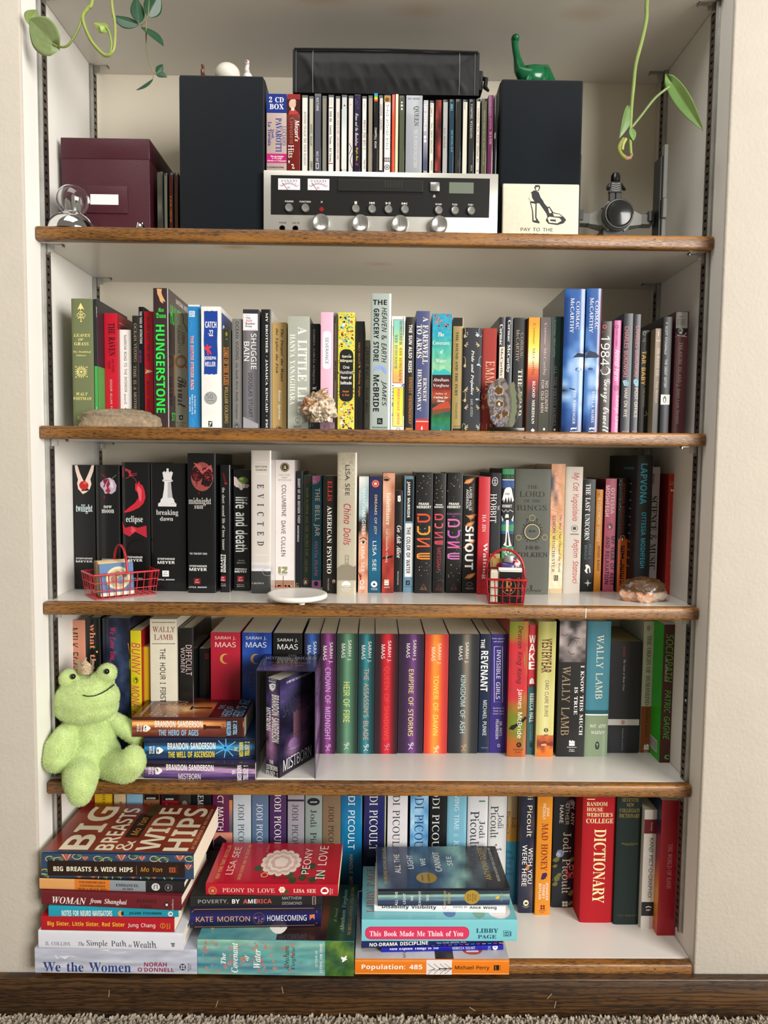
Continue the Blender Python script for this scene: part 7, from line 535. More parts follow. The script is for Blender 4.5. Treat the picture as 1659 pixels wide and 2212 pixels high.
[1.4565,U,[.695,.035,1.4565],0,.0091,.1262,.142,512,"cd",g,"jewel case with a bone spine and tiny script at the top",1,1,[[T,S,[24,1094,50,1207],104,"Sony",i,d]]],
[1.4565,U,[.7057,.035,1.4565],0,.0099,.1269,.142,57,"cd",g,"jewel case with a charcoal spine and typed pale capitals",1,1,[[T,S,[26,632,62,1189],238,"VAMPIRE WEEKEND:",s,d],[T,S,[46,112,72,203],238,"XLCD 42",n,d]]],
[1.4565,U,[.7174,.035,1.4565],0,.0076,.1276,.142,238,"cd",g,"jewel case with a pinkish cream spine and typewriter lettering",1,1,[[T,S,[22,255,54,1111],228,"Listen To The Way It",n,d],[T,S,[23,104,65,124],17,"CK",b,h]]],
[1.4565,U,[.7265,.035,1.4565],0,.0099,.1282,.142,780,"cd",g,"jewel case with an olive spine and fine pale line of text",1,1,[[T,S,[36,206,62,1087],781,"Whatever People Say I Am, That’s What I’m Not",n,d]]],
[1.4565,U,[.7374,.035,1.4565],0,.0094,.1339,.142,782,"box",g,"tall slim plum digipak at the end of the discs",1,1,[[T,S,[28,788,59,1314],783,"UNKNOWN MORTAL ORCHESTRA",n,d],[T,S,[31,549,67,750],784,"SEX & FOOD",n,d]]],
[1.4565,U,[.7479,.035,1.4565],0,.0052,.134,.142,19,"slim",g,"thin black case touching the black speaker at the end of the discs",1,1,[[T,S,[9,638,30,739],512,"TANGO",n,d]]],
[1,U,[.1726,.09,1.357],0,.0102,.1229,.142,515,"cd",g,"worn greyish jewel case standing next to the purple box",1,1,[[I,S,[-2,263,79,1208],[[0],[1],[2],[3]],[785,515,786,787]]]],
[1,U,[.1847,.09,1.357],0,.0062,.1207,.142,89,"cd",g,"jewel case with a stone coloured strip, second beside the purple box",1,1,[[R,S,[-4,265,6,1196],788]]],
[1,U,[.1928,.09,1.357],0,.0075,.1214,.142,789,"cd",g,"jewel case with a dark red spine and gold letters, beside the purple box",1,1,[[T,S,[11,378,49,815],790,"BY THE WAY, I FORGIVE YOU",b,d]]],
[1,U,[.2019,.09,1.357],0,.007,.1215,.142,496,"cd",g,"jewel case with a rusty brown spine, pressed against the tall speaker",1,1,[]],
[4.01,U,[.3705,.034,.4312],-30.5,.029,.173,.104,523,p,g,"purple paperback standing askew inside the open slipcase",0,1,[[I,S,[-73,-63,311,1847],[[1,2,2,1],[1,3,3,1],[2,2,3,2],[1,2,3,1],[2,3,4,2],[3,4,5,3],[4,5,4,3],[6,5,0,6],[4,5,4,1],[3,4,3,1],[1,3,1,0],[0,1,0,0]],[757,523,791,792,793,794,179],.15],[T,S,[51,1716,222,1752],5,"TOR",b,h],[T,S,[56,1660,208,1703],5,"fantasy",b,h],[P,S,[[61,1621],[135,1653],[208,1645],[193,1564],[135,1511],[76,1544]],5],[D,S,[86,1558,184,1629],[523],10,6,13,2,1],[T,S,[120,615,282,1455],5,"BRANDON SANDERSON",b,d],[T,S,[-48,803,101,1208],5,"MISTBORN",b,d],[T,S,[72,217,156,281],5,"THE",b,h],[T,S,[-40,102,249,191],5,"MISTBORN",b,h],[T,S,[-35,-2,249,87],5,"TRILOGY: 1",b,h],[i,F,[0,0,1,1],[[1,2,2,1],[2,2,2,1],[2,1,1,1],[1,1,3,1],[0,1,4,2],[0,0,4,1],[1,0,3,1],[0,3,4,0],[1,5,3,0],[0,1,1,0],[6,0,6,0]],[757,523,791,792,793,794,179],.15],[t,F,[.2,.12,.92,.24],288,"BRANDON",n,h],[t,F,[.08,.25,.98,.4],288,"SANDERSON",n,h],[t,F,[.18,.04,.9,.065],280,"#1 NEW YORK TIMES BESTSELLING AUTHOR",b,h],[r,F,[.38,.38,.6,.68],795],[e,F,[.14,.62,.86,.8],796,.02],[e,F,[.24,.66,.5,.76],526],[t,F,[.1,.84,.9,.96],36,"MISTBORN",n,h]]]]

need = set()
for b in BOOKS:
    for p in b[13]:
        if p[0] == 'T': need.update(chars_of(p[4], p[5]))
        if p[0] == 't': need.update(chars_of(p[4], p[5]))
EXTRA = 'PAYTOHEORDF0123456789+-POWERFUNCTIONIRSCALBVUMXGdiscTRyBIEKZP,/|ÇL'
need.update((f, c) for f in 'nbS' for c in set(EXTRA) if c.isalnum() and c.isascii()); need.update({('n', '-'), ('n', '+'), ('b', '-'), ('b', '+')})
cache_glyphs(sorted(need))

def shade(c, g): return tuple(min(1, max(0, v * g)) for v in c)
def grid_print(mb, box, rows, pal, nz, P, e, seed):
    u0, v0, u1, v1 = box; ny = len(rows); nx = len(rows[0])
    ux = max(10, nx * 3); uy = ny * 4 if ny > 1 else 1
    cols = [lin(v) for v in pal]
    if nz: ux = max(ux, 12); uy = max(uy, 16)
    vs = []; cs = []
    for j in range(uy + 1):
        for i in range(ux + 1):
            a = i / ux; b = j / uy; gx = min(max(a * nx - .5, 0), nx - 1); gy = min(max(b * ny - .5, 0), ny - 1)
            if nx == 1: gx = 0
            x0 = int(gx); y0 = int(gy); x1 = min(x0 + 1, nx - 1); y1 = min(y0 + 1, ny - 1); fx = gx - x0; fy = gy - y0
            c = [((cols[rows[y0][x0]][k] * (1 - fx) + cols[rows[y0][x1]][k] * fx) * (1 - fy) + (cols[rows[y1][x0]][k] * (1 - fx) + cols[rows[y1][x1]][k] * fx) * fy) for k in range(3)]
            if nz: g = 1 + nz * 2.2 * noise.noise(((u0 + a * (u1 - u0)) * 160 + seed, (v0 + b * (v1 - v0)) * 160, seed * 3.1)); c = [v * g for v in c]
            cs.append(tuple(c)); vs.append(P(u0 + a * (u1 - u0), v1 - b * (v1 - v0), e))
    fs = [(j * (ux + 1) + i, (j + 1) * (ux + 1) + i, (j + 1) * (ux + 1) + i + 1, j * (ux + 1) + i + 1) for j in range(uy) for i in range(ux)]
    mb.add(vs, fs, cs)
def rect_print(mb, box, col, P, e, nseg=1, r=0):
    u0, v0, u1, v1 = box
    if r:
        r = min(r, abs(u1 - u0) / 2, abs(v1 - v0) / 2); pts = []
        for cx, cy, a0 in ((u1 - r, v1 - r, 0), (u0 + r, v1 - r, 1), (u0 + r, v0 + r, 2), (u1 - r, v0 + r, 3)):
            pts += [P(cx + r * math.cos(PI / 2 * (a0 + k / 5)), cy + r * math.sin(PI / 2 * (a0 + k / 5)), e) for k in range(6)]
        mb.add(pts, [tuple(range(len(pts)))], col); return
    vs = []
    for i in range(nseg + 1): u = u0 + (u1 - u0) * i / nseg; vs += [P(u, v0, e), P(u, v1, e)]
    mb.add(vs, [(2 * i, 2 * i + 2, 2 * i + 3, 2 * i + 1) for i in range(nseg)], col)
def ell_print(mb, box, col, w, P, e):
    u0, v0, u1, v1 = box; cx = (u0 + u1) / 2; cy = (v0 + v1) / 2; rx = abs(u1 - u0) / 2; ry = abs(v1 - v0) / 2; n = 24 if max(rx, ry) > .004 else 14
    out = [P(cx + rx * math.cos(2 * PI * k / n), cy + ry * math.sin(2 * PI * k / n), e) for k in range(n)]
    if not w: mb.add(out, [tuple(range(n))], col); return
    t = w * max(rx, ry); inn = [P(cx + (rx - t) * math.cos(2 * PI * k / n), cy + (ry - t) * math.sin(2 * PI * k / n), e) for k in range(n)]
    mb.add(out + inn, [(k, (k + 1) % n, n + (k + 1) % n, n + k) for k in range(n)], col)
def line_print(mb, pts, col, w, P, e):
    n = len(pts); L = []; R = []
    for i, p in enumerate(pts):
        a = Vector(pts[max(i - 1, 0)]); b = Vector(pts[min(i + 1, n - 1)]); d = (b - a)
        if d.length < 1e-7: d = Vector((1, 0))
        d.normalize(); nn = Vector((-d.y, d.x)) * w / 2
        L.append((p[0] + nn.x, p[1] + nn.y)); R.append((p[0] - nn.x, p[1] - nn.y))
    mb.add([P(*q, e) for q in L] + [P(*q, e) for q in R], [(i, i + 1, n + i + 1, n + i) for i in range(n - 1)], col)

def book(sp, idx):
    shelf, mode, org, yaw, T, H, D, col, build, surf, label, disc_case, pgc, prints = sp
    M = Matrix.Translation(org) @ Matrix.Rotation(math.radians(yaw), 4, 'Z')
    if mode == 'Y': M = M @ Matrix.Rotation(-PI / 2, 4, 'Y')
    cdlike = build in ('cd', 'slim', 'box')
    nm = 'compact_disc_case' if disc_case else 'hardcover_book' if build == 'h' else 'paperback_book'
    grp = {'compact_disc_case': 'compact disc cases beside the purple box' if shelf == 1 else 'compact disc cases on the stereo'}.get(nm) or ('lying books on ' if mode == 'Y' else 'standing books on ') + {2: 'the shelf of rocks', 3: 'the shelf of red baskets', 4: 'the frog shelf', 5: 'the bottom shelf'}[int(shelf)]
    root = thing(nm, label, 'CD case' if cdlike else 'book', group=grp, M=M)
    bulge = min(.0007 if mode == 'Y' else .0018, T * .07) if build == 'h' else min(.0006, T * .05)
    pw = 6
    def prof(x): return bulge * min(1, abs(2 * x / T - 1)) ** pw if build == 'h' else 0
    base = lin(col); k = MB(); nseg = 10 if build == 'h' else 4
    if cdlike:
        k.cbox((.0002, 0, 0), (T - .0002, D, H), min(.0006, T * .1), lin('232526') if build == 'cd' else base)
        body = k; bname = 'case'
        if build == 'cd':
            k.build('case', PRINT['g'], root, True, .9); body = MB(); bname = 'inlay_card'; body.box((.0013, -.00012, .002), (T - .0013, .001, H - .0045), base)
    else:
        tb = min(.0026 if build == 'h' else .0005, T * .16); ov = .003 if build == 'h' else 0
        xs = [T * (.5 + .5 * q) for q in (-1, -.97, -.93, -.87, -.78, -.6, .6, .78, .87, .93, .97, 1)] if build == 'h' else [0, T * .06, T * .5, T * .94, T]
        outer = [(0, D)] + [(x, prof(x) if build == 'h' else bulge * .6 if x in (0, T) else 0) for x in xs] + [(T, D)]; inner = [(T - tb, D), (T - tb, bulge + max(tb, .0012)), (tb, bulge + max(tb, .0012)), (tb, D)]
        ring = outer + inner; n = len(ring)
        k.add([(x, y, 0) for x, y in ring] + [(x, y, H) for x, y in ring], [(i, (i + 1) % n, n + (i + 1) % n, n + i) for i in range(n)] + [tuple(range(n))[::-1], tuple(range(n, 2 * n))], base)
        body = k; bname = 'cover'
        pg = MB(); pg.box((tb + .0001, bulge + max(tb, .0012) + .0001, ov), (T - tb - .0001, D - .0005 - ov, H - ov - (.0002 if not ov else 0)), lin(pgc)); pg.build('page_block', PAGES, root)
    art = tx = body; nl = 0; prints = [p for p in prints if p[0] == 'B'] + [p for p in prints if p[0] != 'B']
    for p in prints:
        nl += 1; e = .00014 + .000012 * nl; op, F = p[0], p[1]
        ct = lambda u: min(max(u, .0002), T - .0002); cv = lambda v: min(max(v, .0002), H - .0002)
        Ps = {'S': lambda u, v, e=e: (ct(u), prof(ct(u)) - e, cv(v)), 'F': lambda u, v, e=e: (T + e, u, v), 'K': lambda u, v, e=e: (-e, u, v)}
        P = Ps.get(F); wid = T if F == 'S' else D
        if op in 'TREIDQ' and not op.islower(): 
            q = [v * 1e-4 for v in p[2]]; bx = (max(min(q[0], q[2]), .0001), max(min(q[1], q[3]), .0002), min(max(q[0], q[2]), wid - .0001), min(max(q[1], q[3]), H - .0002))
            if op not in 'RI': bx = (min(q[0], q[2]), min(q[1], q[3]), max(q[0], q[2]), max(q[1], q[3]))
        elif op.islower():
            a = p[2]; bx = (a[0] * D, H - a[3] * H, a[2] * D, H - a[1] * H)
            bx = (max(bx[0], .0012), max(bx[1], .0001), min(bx[2], D - .0001), min(bx[3], H - .0001))
        u = op.upper() if op != 'Q2' else 'Q2'
        if u == 'T':
            f, d = (p[5], p[6]); s = p[4]; c = lin(p[3]); et = .00014 + .000012 * nl
            put_text(tx, s, f, d, bx, lambda a, b: P(a, b, et + .00012), c)
        elif u == 'R': rect_print(art, bx, lin(p[3]), P, e, 12 if F == 'S' and build == 'h' else 4)
        elif u in ('Q', 'Q2'): 
            if u == 'Q2': a = p[2]; bx = (a[0] * D, H - a[3] * H, a[2] * D, H - a[1] * H)
            rect_print(art, bx, lin(p[3]), P, e, 1, min(bx[2] - bx[0], bx[3] - bx[1]) * .42)
        elif u == 'E': ell_print(art, bx, lin(p[3]), p[4] if len(p) > 4 else 0, P, e)
        elif u == 'P':
            wide = F == 'S' and max(q[0] for q in p[2]) - min(q[0] for q in p[2]) > 4000 * T
            art.add([(ct(a * 1e-4), -e, cv(b * 1e-4)) if wide else P(a * 1e-4, b * 1e-4, e) for a, b in p[2]], [tuple(range(len(p[2])))], lin(p[3]))
        elif u == 'L': line_print(art, [(a * 1e-4, b * 1e-4) for a, b in p[2]], lin(p[3]), p[4] * 1e-4, P, e)
        elif u == 'I': grid_print(art, bx, p[3], p[4], p[5] if len(p) > 5 else 0, P, e, idx)
        elif u == 'D':
            rg = random.Random(p[7] * 31 + idx)
            for i in range(p[4]):
                r = rg.uniform(p[5], p[6]) * 1e-4; a = rg.uniform(bx[0] + r, bx[2] - r) if bx[2] - bx[0] > 2 * r else (bx[0] + bx[2]) / 2; b = rg.uniform(bx[1] + r, bx[3] - r); q = rg.uniform(.6, 1); w = rg.uniform(0, PI)
                art.add([P(a + r * math.cos(2 * PI * j / 7 + w), b + r * q * math.sin(2 * PI * j / 7 + w), e) for j in range(7)], [tuple(range(7))], lin(rg.choice(p[3])))
        elif u == 'B':
            z1, z0 = [min(max(v * 1e-4, .0002), H - .0002) for v in p[2]]
            for FF, ww in (('S', T), ('F', D), ('K', D)): rect_print(art, (.0001 if FF == 'S' else .0006, z0, ww - .0001, z1), lin(p[3]), lambda u, v, e, FF=FF: Ps[FF](u, v, .0001), e, 6)
    body.build(bname, PRINT[surf], root, True, .75)
    return root
for i, sp in enumerate(BOOKS): book(sp, i)
# ------------------------------------------------------------------ shelf 1: stereo, speakers and things around them
def flat_text(mb, s, f, x0, z0, x1, z1, y, col, d='h'): put_text(mb, s, f, d, (x0, z0, x1, z1), lambda a, b: (a, y, b), lin(col))
def disc(mb, x, z, y0, y1, r, n=28, col=(1, 1, 1), ch=.0006):
    mb.lathe([(r, 0), (r, y1 - y0 - ch), (r - ch, y1 - y0)], n, M=Matrix.Translation((x, y1, z)) @ Matrix.Rotation(PI / 2, 4, 'X') @ Matrix.Translation((0, 0, 0)), col=col)
def stereo():
    (xa, _, za), (xb, _, zb) = (.3676,.02,1.4579), (.7546,.02,1.3597); z0 = Z[1]; xb2 = xb; y = .02
    t = thing('compact_stereo', 'silver and black compact stereo with knobs and two level meters', 'stereo', (0, 0, 0)); t.location = ((xa + xb) / 2, y, z0); off = Vector(t.location)
    def part(mb, n, m, par=t, sm=False):
        mb.v = [tuple(Vector(p) - off) for p in mb.v]
        return mb.build(n, m, par, sm, .7)
    k = MB(); k.cbox((xa + .004, y + .006, z0 + .003), (xb - .004, .25, za - .0015), .002); part(k, 'housing', BLACKP, sm=True)
    k = MB(); k.cbox((xa, y, z0 + .001), (xb, y + .008, za), .0012); part(k, 'front_panel', BRUSH, sm=True)
    (ax, _, az), (bx, _, bz) = (.3799,.02,1.4497), (.7405,.02,1.3866)
    k = MB(); k.box((ax, y - .0005, bz), (bx, y + .003, az), lin('0a0a08')); part(k, 'black_panel', PLAIN)
    yy = y - .0006
    for (p, q_, lab) in (((.3919,.02,1.4444), (.4279,.02,1.4263), 0), ((.4405,.02,1.4447), (.476,.02,1.4265), 1)):
        k = MB(); k.box((p[0], yy - .0006, q_[2]), (q_[0], yy, p[2]), lin('d9d6dc')); w = q_[0] - p[0]; h = p[2] - q_[2]; cx = (p[0] + q_[0]) / 2; cz = q_[2] - h * .15
        for i in range(13):
            a = math.radians(140 - i * 100 / 12); r0 = h * .68; r1 = h * (.8 if i % 2 else .9); c = lin('a8322c') if i > 8 else lin('222222')
            line_print(k, [(cx + r0 * 1.25 * math.cos(a), cz + r0 * math.sin(a)), (cx + r1 * 1.25 * math.cos(a), cz + r1 * math.sin(a))], c, .0006, lambda u, v, e: (u, yy - .0007, v), 0)
        line_print(k, [(cx + h * .85 * math.cos(math.radians(140 - j * 8.33)), cz + h * .68 * math.sin(math.radians(140 - j * 8.33))) for j in range(13)], lin('6a2a2a'), .0005, lambda u, v, e: (u, yy - .0007, v), 0)
        for i, s in enumerate(('20', '10', '5', '3', '1', '+')): flat_text(k, s, 'n', p[0] + w * (.14 + i * .13), q_[2] + h * .72, p[0] + w * (.14 + i * .13) + w * .08, q_[2] + h * .88, yy - .0008, '222222')
        flat_text(k, '50', 'n', cx - w * .07, q_[2] + h * .12, cx + w * .03, q_[2] + h * .28, yy - .0008, '6a2a2a')
        o = part(k, 'level_meter', INK); o['label'] = 'white level meter with an arc scale'
        k = MB(); line_print(k, [(cx - w * .06, q_[2]), (cx - w * .3, q_[2] + h * .62)], lin('b02a22'), .0006, lambda u, v, e: (u, yy - .0012, v), 0); part(k, 'needle', INK, o)
    (p, q_) = (.4888,.02,1.4452), (.6312,.02,1.4229)
    k = MB(); k.box((p[0], yy - .0003, q_[2]), (q_[0], yy, p[2]), lin('050505')); k.cbox((p[0] + .001, yy - .0016, q_[2] + .0028), (q_[0] - .001, yy, p[2] - .0012), .0005, lin('161614'))
    for i in range(7): k.box((p[0] + .078 + i * .0045, yy - .0018, q_[2] + .009), (p[0] + .0805 + i * .0045, yy - .0015, q_[2] + .020), lin('26261f'))
    part(k, 'disc_tray', PLAIN)
    (p, q_) = (.642,.02,1.4412), (.6572,.02,1.4269); k = MB(); k.cbox((p[0], yy - .004, q_[2]), (q_[0], yy, p[2]), .001); part(k, 'eject_button', SILVER, sm=True)
    (p, q_) = (.6735,.02,1.4427), (.7138,.02,1.425); k = MB(); k.box((p[0], yy - .0004, q_[2]), (q_[0], yy, p[2]), lin('6d7568')); k.box((p[0] - .001, yy - .0002, q_[2] - .001), (q_[0] + .001, yy + .0001, p[2] + .001), lin('2a2c28')); part(k, 'display_window', PRINT['g'])
    for p in ((.4098,.02,1.3969), (.4368,.02,1.3968), (.5198,.02,1.3971), (.5466,.02,1.397), (.5735,.02,1.3969), (.6006,.02,1.3971), (.6564,.02,1.3967), (.6833,.02,1.3968), (.71,.02,1.3968)):
        k = MB(); k.lathe([(.0064, 0), (.0064, .0045), (.0056, .0056), (.003, .0052), (.0004, .0052)], 28, M=Matrix.Translation((p[0], yy, p[2])) @ Matrix.Rotation(PI / 2, 4, 'X')); part(k, 'button', SILVER, sm=True)
    p = (.4633,.02,1.3962); k = MB(); k.lathe([(.0038, 0), (.0036, .0004), (.0003, .0004)], 24, M=Matrix.Translation((p[0], yy, p[2])) @ Matrix.Rotation(PI / 2, 4, 'X'), col=lin('8e1a1c')); part(k, 'infrared_sensor', PRINT['g'])
    for p in ((.463,.02,1.37), (.5278,.02,1.3705), (.5924,.02,1.3705), (.6571,.02,1.3707)):
        k = MB(); zc = max(p[2], z0 + .0142); k.lathe([(.0142, 0), (.0142, .012), (.0132, .0135), (.0118, .0135), (.011, .0128), (.0004, .0122)], 40, M=Matrix.Translation((p[0], y, zc)) @ Matrix.Rotation(PI / 2, 4, 'X')); o = part(k, 'knob', SILVER, sm=True); o['label'] = 'large silver tone knob'
        k = MB(); k.box((p[0] - .0005, y - .0133, zc - .004), (p[0] + .0005, y - .0126, zc + .011), lin('7a7a76')); part(k, 'pointer_line', INK, o)
    for p in ((.3988,.02,1.3648), (.4204,.02,1.3646)):
        k = MB(); k.lathe([(.0048, 0), (.0048, .0006), (.0034, .0008), (.0031, -.002), (.0004, -.002)], 24, M=Matrix.Translation((p[0], y, p[2])) @ Matrix.Rotation(PI / 2, 4, 'X'), col=lin('0c0c0c')); part(k, 'jack_socket', PRINT['g'])
    k = MB()
    for s, p, q_ in (('POWER', (.4033,.02,1.4093), (.4172,.02,1.4065)), ('FUNCTION', (.4272,.02,1.4092), (.4455,.02,1.4065)), ('IR', (.4622,.02,1.4093), (.4651,.02,1.4065)), ('SCAN', (.6511,.02,1.4087), (.6614,.02,1.4058)), ('TUN-', (.6787,.02,1.4086), (.6883,.02,1.4057)), ('TUN+', (.7049,.02,1.4085), (.7145,.02,1.4056))):
        k = MB(); flat_text(k, s, 'b', p[0], q_[2], q_[0], p[2], yy - .0001, 'c8c8c4'); part(k, 'lettering', INK)
    for s, p, q_ in (('BALANCE', (.4557,.02,1.3835), (.4722,.02,1.381)), ('VOLUME', (.5207,.02,1.3835), (.5349,.02,1.381)), ('BASS', (.5878,.02,1.3838), (.5969,.02,1.3809)), ('TREBLE', (.6494,.02,1.3837), (.6634,.02,1.3809)), ('PHONE', (.3936,.02,1.375), (.4054,.02,1.3722)), ('AUX IN', (.4152,.02,1.3751), (.4268,.02,1.3723))):
        k = MB(); flat_text(k, s, 'b', p[0], q_[2], q_[0], p[2], y - .0001, '3a3830'); part(k, 'lettering', INK)
    yl = yy - .0001; S = .0021; k = MB()
    def tri(x, z, d): k.add([(x - S * d, yl, z + S), (x - S * d, yl, z - S), (x + S * d, yl, z)], [(0, 1, 2)], lin('c8c8c4'))
    def sq(x, z, w): k.add([(x - w, yl, z - S), (x + w, yl, z - S), (x + w, yl, z + S), (x - w, yl, z + S)], [(0, 1, 2, 3)], lin('c8c8c4'))
    p = (.5197,.02,1.4076); sq(p[0], p[2], S); part(k, 'button_symbol', INK); k = MB(); p = (.546,.02,1.4075); sq(p[0] - .0035, p[2], .0004); tri(p[0] - .0012, p[2], -1); tri(p[0] + .0026, p[2], -1)
    part(k, 'button_symbol', INK); k = MB(); p = (.5733,.02,1.4075); tri(p[0] - .0022, p[2], 1); sq(p[0] + .0012, p[2], .0005); sq(p[0] + .003, p[2], .0005); part(k, 'button_symbol', INK); k = MB(); p = (.6002,.02,1.4074); tri(p[0] - .0026, p[2], 1); tri(p[0] + .0012, p[2], 1); sq(p[0] + .0037, p[2], .0004)
    part(k, 'button_symbol', INK); k = MB(); p = (.6491,.02,1.4202); k.add([(p[0] - S, yl, p[2]), (p[0] + S, yl, p[2]), (p[0], yl, p[2] + S * 1.2), (p[0] - S, yl, p[2] - S * .9), (p[0] + S, yl, p[2] - S * .9), (p[0] + S, yl, p[2] - S * .4), (p[0] - S, yl, p[2] - S * .4)], [(0, 1, 2), (3, 4, 5, 6)], lin('c8c8c4'))
    part(k, 'button_symbol', INK)
stereo()

def speaker(p, q_, lab):
    t = thing('bookshelf_speaker', lab, 'speaker', ((p[0] + q_[0]) / 2, p[1], Z[1]), group='pair of black speakers'); w = (q_[0] - p[0]) / 2; h = p[2] - Z[1]
    k = MB(); k.cbox((-w, .012, 0), (w, .2, h), .002); k.build('cabinet', BLACKP, t, True, .8)
    k = MB(); k.cbox((-w + .0004, 0, .0006), (w - .0004, .0125, h - .0005), .004); k.build('cloth_grille', GRILLE, t, True, .8)
speaker((.2266,.03,1.6129), (.3668,.03,1.5116), 'tall black cloth-fronted speaker between the purple box and the disc cases')
speaker((.76,.045,1.6233), (.8986,.045,1.5269), 'tall black cloth-fronted speaker behind the cream mower tile')

def disc_wallet():
    t = thing('disc_wallet', 'flat black nylon zip case with pale stitching, lying across the disc cases', 'CD wallet', (.568, .035, CDTOP))
    k = MB(); nx, nz = 110, 20; (a, b) = (.413,.03,1.6227)[0], (.7221,.03,1.6282)[0]; w = (b - a) / 2; t.location.x = (a + b) / 2; h = (.5639,.03,1.6597)[2] - CDTOP; D = .15
    def P(u, v): # front face u,v 0..1
        x = -w + 2 * w * u; z = h * v; e = min(u, 1 - u, v * .35, (1 - v) * .35); y = .004 - .004 * min(1, e * 9)
        y += .002 * noise.noise((u * 7, v * 1.2, 3.1)) * min(1, e * 8) - .0035 * max(0, noise.noise((u * 22 + v * 2.5, v * 1.6, 1))) ** .7 * min(1, e * 9) * (.35 + .65 * (1 - v))
        z += .0012 * noise.noise((u * 6, v, 9)) * v
        return (x, y, z)
    vs = [P(i / nx, j / nz) for j in range(nz + 1) for i in range(nx + 1)]; fs = [(j * (nx + 1) + i, j * (nx + 1) + i + 1, (j + 1) * (nx + 1) + i + 1, (j + 1) * (nx + 1) + i) for j in range(nz) for i in range(nx)]
    n = len(vs); per = [i for i in range(nx + 1)] + [j * (nx + 1) + nx for j in range(1, nz + 1)] + [nz * (nx + 1) + i for i in range(nx - 1, -1, -1)] + [j * (nx + 1) for j in range(nz - 1, 0, -1)]
    vs += [(vs[i][0] * .985, D, max(.0, vs[i][2] * .99)) for i in per]; m = len(per)
    fs += [(per[i], n + i, n + (i + 1) % m, per[(i + 1) % m]) for i in range(m)] + [tuple(range(n, n + m))]
    k.add(vs, fs); k.build('nylon_body', NYLON, t, True, 1.0)
    for u in (.018, .108, .892, .975):
        k = MB(); k.tube([Vector(P(u, j / 20)) + Vector((0, -.0006, 0)) for j in range(21)], .0007, 6, lin('6a6a6a' if u in (.108, .892) else '55565a')); k.build('stitch_seam', PLAIN, t)
    k = MB(); k.tube([(-w + .003, .001, h - .001), (0, .001, h + .0005), (w - .003, .001, h - .001)], .0016, 6, lin('0c0c0e')); k.build('piping_edge', PLAIN, t)
    k = MB(); k.cbox((w - .001, .02, h * .25), (w + .009, .05, h * .72), .003, lin('101012')); k.tube([(w + .004, .03, h * .62), (w + .014, .02, h * .5), (w + .012, .018, h * .3), (w + .018, .016, h * .2)], [.003, .004, .004, .002], 6, lin('141416')); k.build('zip_tab', PLAIN, t)
CDTOP = max(b[2][2] + b[5] for b in BOOKS if b[11] and b[0] > 1.2 and b[8] != 'slim') + .0004
disc_wallet()

def file_box():
    (a, _, zt), (b, _, zm) = (.0099,.082,1.5314), (.163,.082,1.4961); y = .082; D = .185; t = thing('storage_box', 'burgundy leatherette storage box with a lid and white label card', 'box', ((a + b) / 2, y, Z[1])); w = (b - a) / 2; h = zt - Z[1]; hl = zm - Z[1]
    k = MB(); k.cbox((-w + .0008, .001, 0), (w - .0008, D, hl + .004), .0012); k.build('box_body', LEATHER, t, True, .8)
    k = MB(); k.cbox((-w, 0, hl), (w, D + .001, h), .0018); k.build('lid', LEATHER, t, True, .8)
    (fa, _, fz), (fb, _, fz2) = (.0468,.081,1.4505), (.1242,.081,1.405); cx = t.location.x
    k = MB(); k.cbox((fa - cx, -.0016, fz2 - Z[1]), (fb - cx, .0002, fz - Z[1]), .0006); o = k.build('label_holder', LEATHER, t, True)
    (fa, _, fz), (fb, _, fz2) = (.0606,.08,1.4362), (.1086,.08,1.4189)
    k = MB(); k.box((fa - cx, -.0019, fz2 - Z[1]), (fb - cx, -.0015, fz - Z[1]), lin('e8e6e2')); k.build('label_card', PRINT['m'], o)
file_box()

def snow_globe():
    (x, y, z) = (.0508,.03,1.4099); (x0, _, _z) = (.0465,.03,1.3799); t = thing('snow_globe', 'small glass snow globe with a silver skyline on a domed chrome base', 'snow globe', (x0, .038, Z[1])); dx = x - x0; r = .0262
    cz = z - Z[1]; zb = cz - r * .82
    k = MB(); k.lathe([(.0385, 0), (.0388, .003), (.0375, zb * .35), (.033, zb * .62), (.026, zb * .84), (.017, zb * .97), (.016, zb + .0015), (.0005, zb + .0015)], 48); k.build('chrome_base', CHROME, t, True, 1)
    k = MB(); k.ball((dx * .4, 0, cz), r, 40); n0 = len(k.f); k.ball((dx * .4, 0, cz), r * .95, 40); k.f[n0:] = [q_[::-1] for q_ in k.f[n0:]]; k.build('glass_globe', GLASSM, t, True, 3)
    for i, (bx, by, bw, bh) in enumerate(((-.010, .002, .0045, .024), (-.0045, -.004, .005, .019), (.001, .003, .0045, .031), (.006, -.003, .005, .015), (.0115, .002, .005, .025), (-.0005, -.009, .0045, .011), (.0065, .008, .005, .020))):
        k = MB(); k.box((bx - bw / 2, by - bw / 2, zb), (bx + bw / 2, by + bw / 2, zb + bh)); k.box((bx - bw / 3.2, by - bw / 3.2, zb + bh), (bx + bw / 3.2, by + bw / 3.2, zb + bh + .002))
        for q_ in range(int(bh / .003)): k.box((bx - bw * .52, by - bw * .52, zb + q_ * .003 + .001), (bx + bw * .52, by + bw * .52, zb + q_ * .003 + .0018))
        k.build('tower', SILVER, t)
snow_globe()
p = (.165,.02,1.3635); t = thing('metal_charm', 'tiny polished metal charm on the shelf edge by the purple box', 'charm', (p[0], .02, Z[1]))
k = MB(); k.lathe([(.0065, 0), (.007, .004), (.0062, .008), (.0045, .0105), (.0005, .011)], 20); k.build('body', CHROME, t, True)
for s in (-1, 1): k = MB(); k.lathe([(.0022, .008), (.001, .0125), (.0002, .014)], 10, (s * .0038, 0, 0)); k.build('ear', CHROME, t, True)

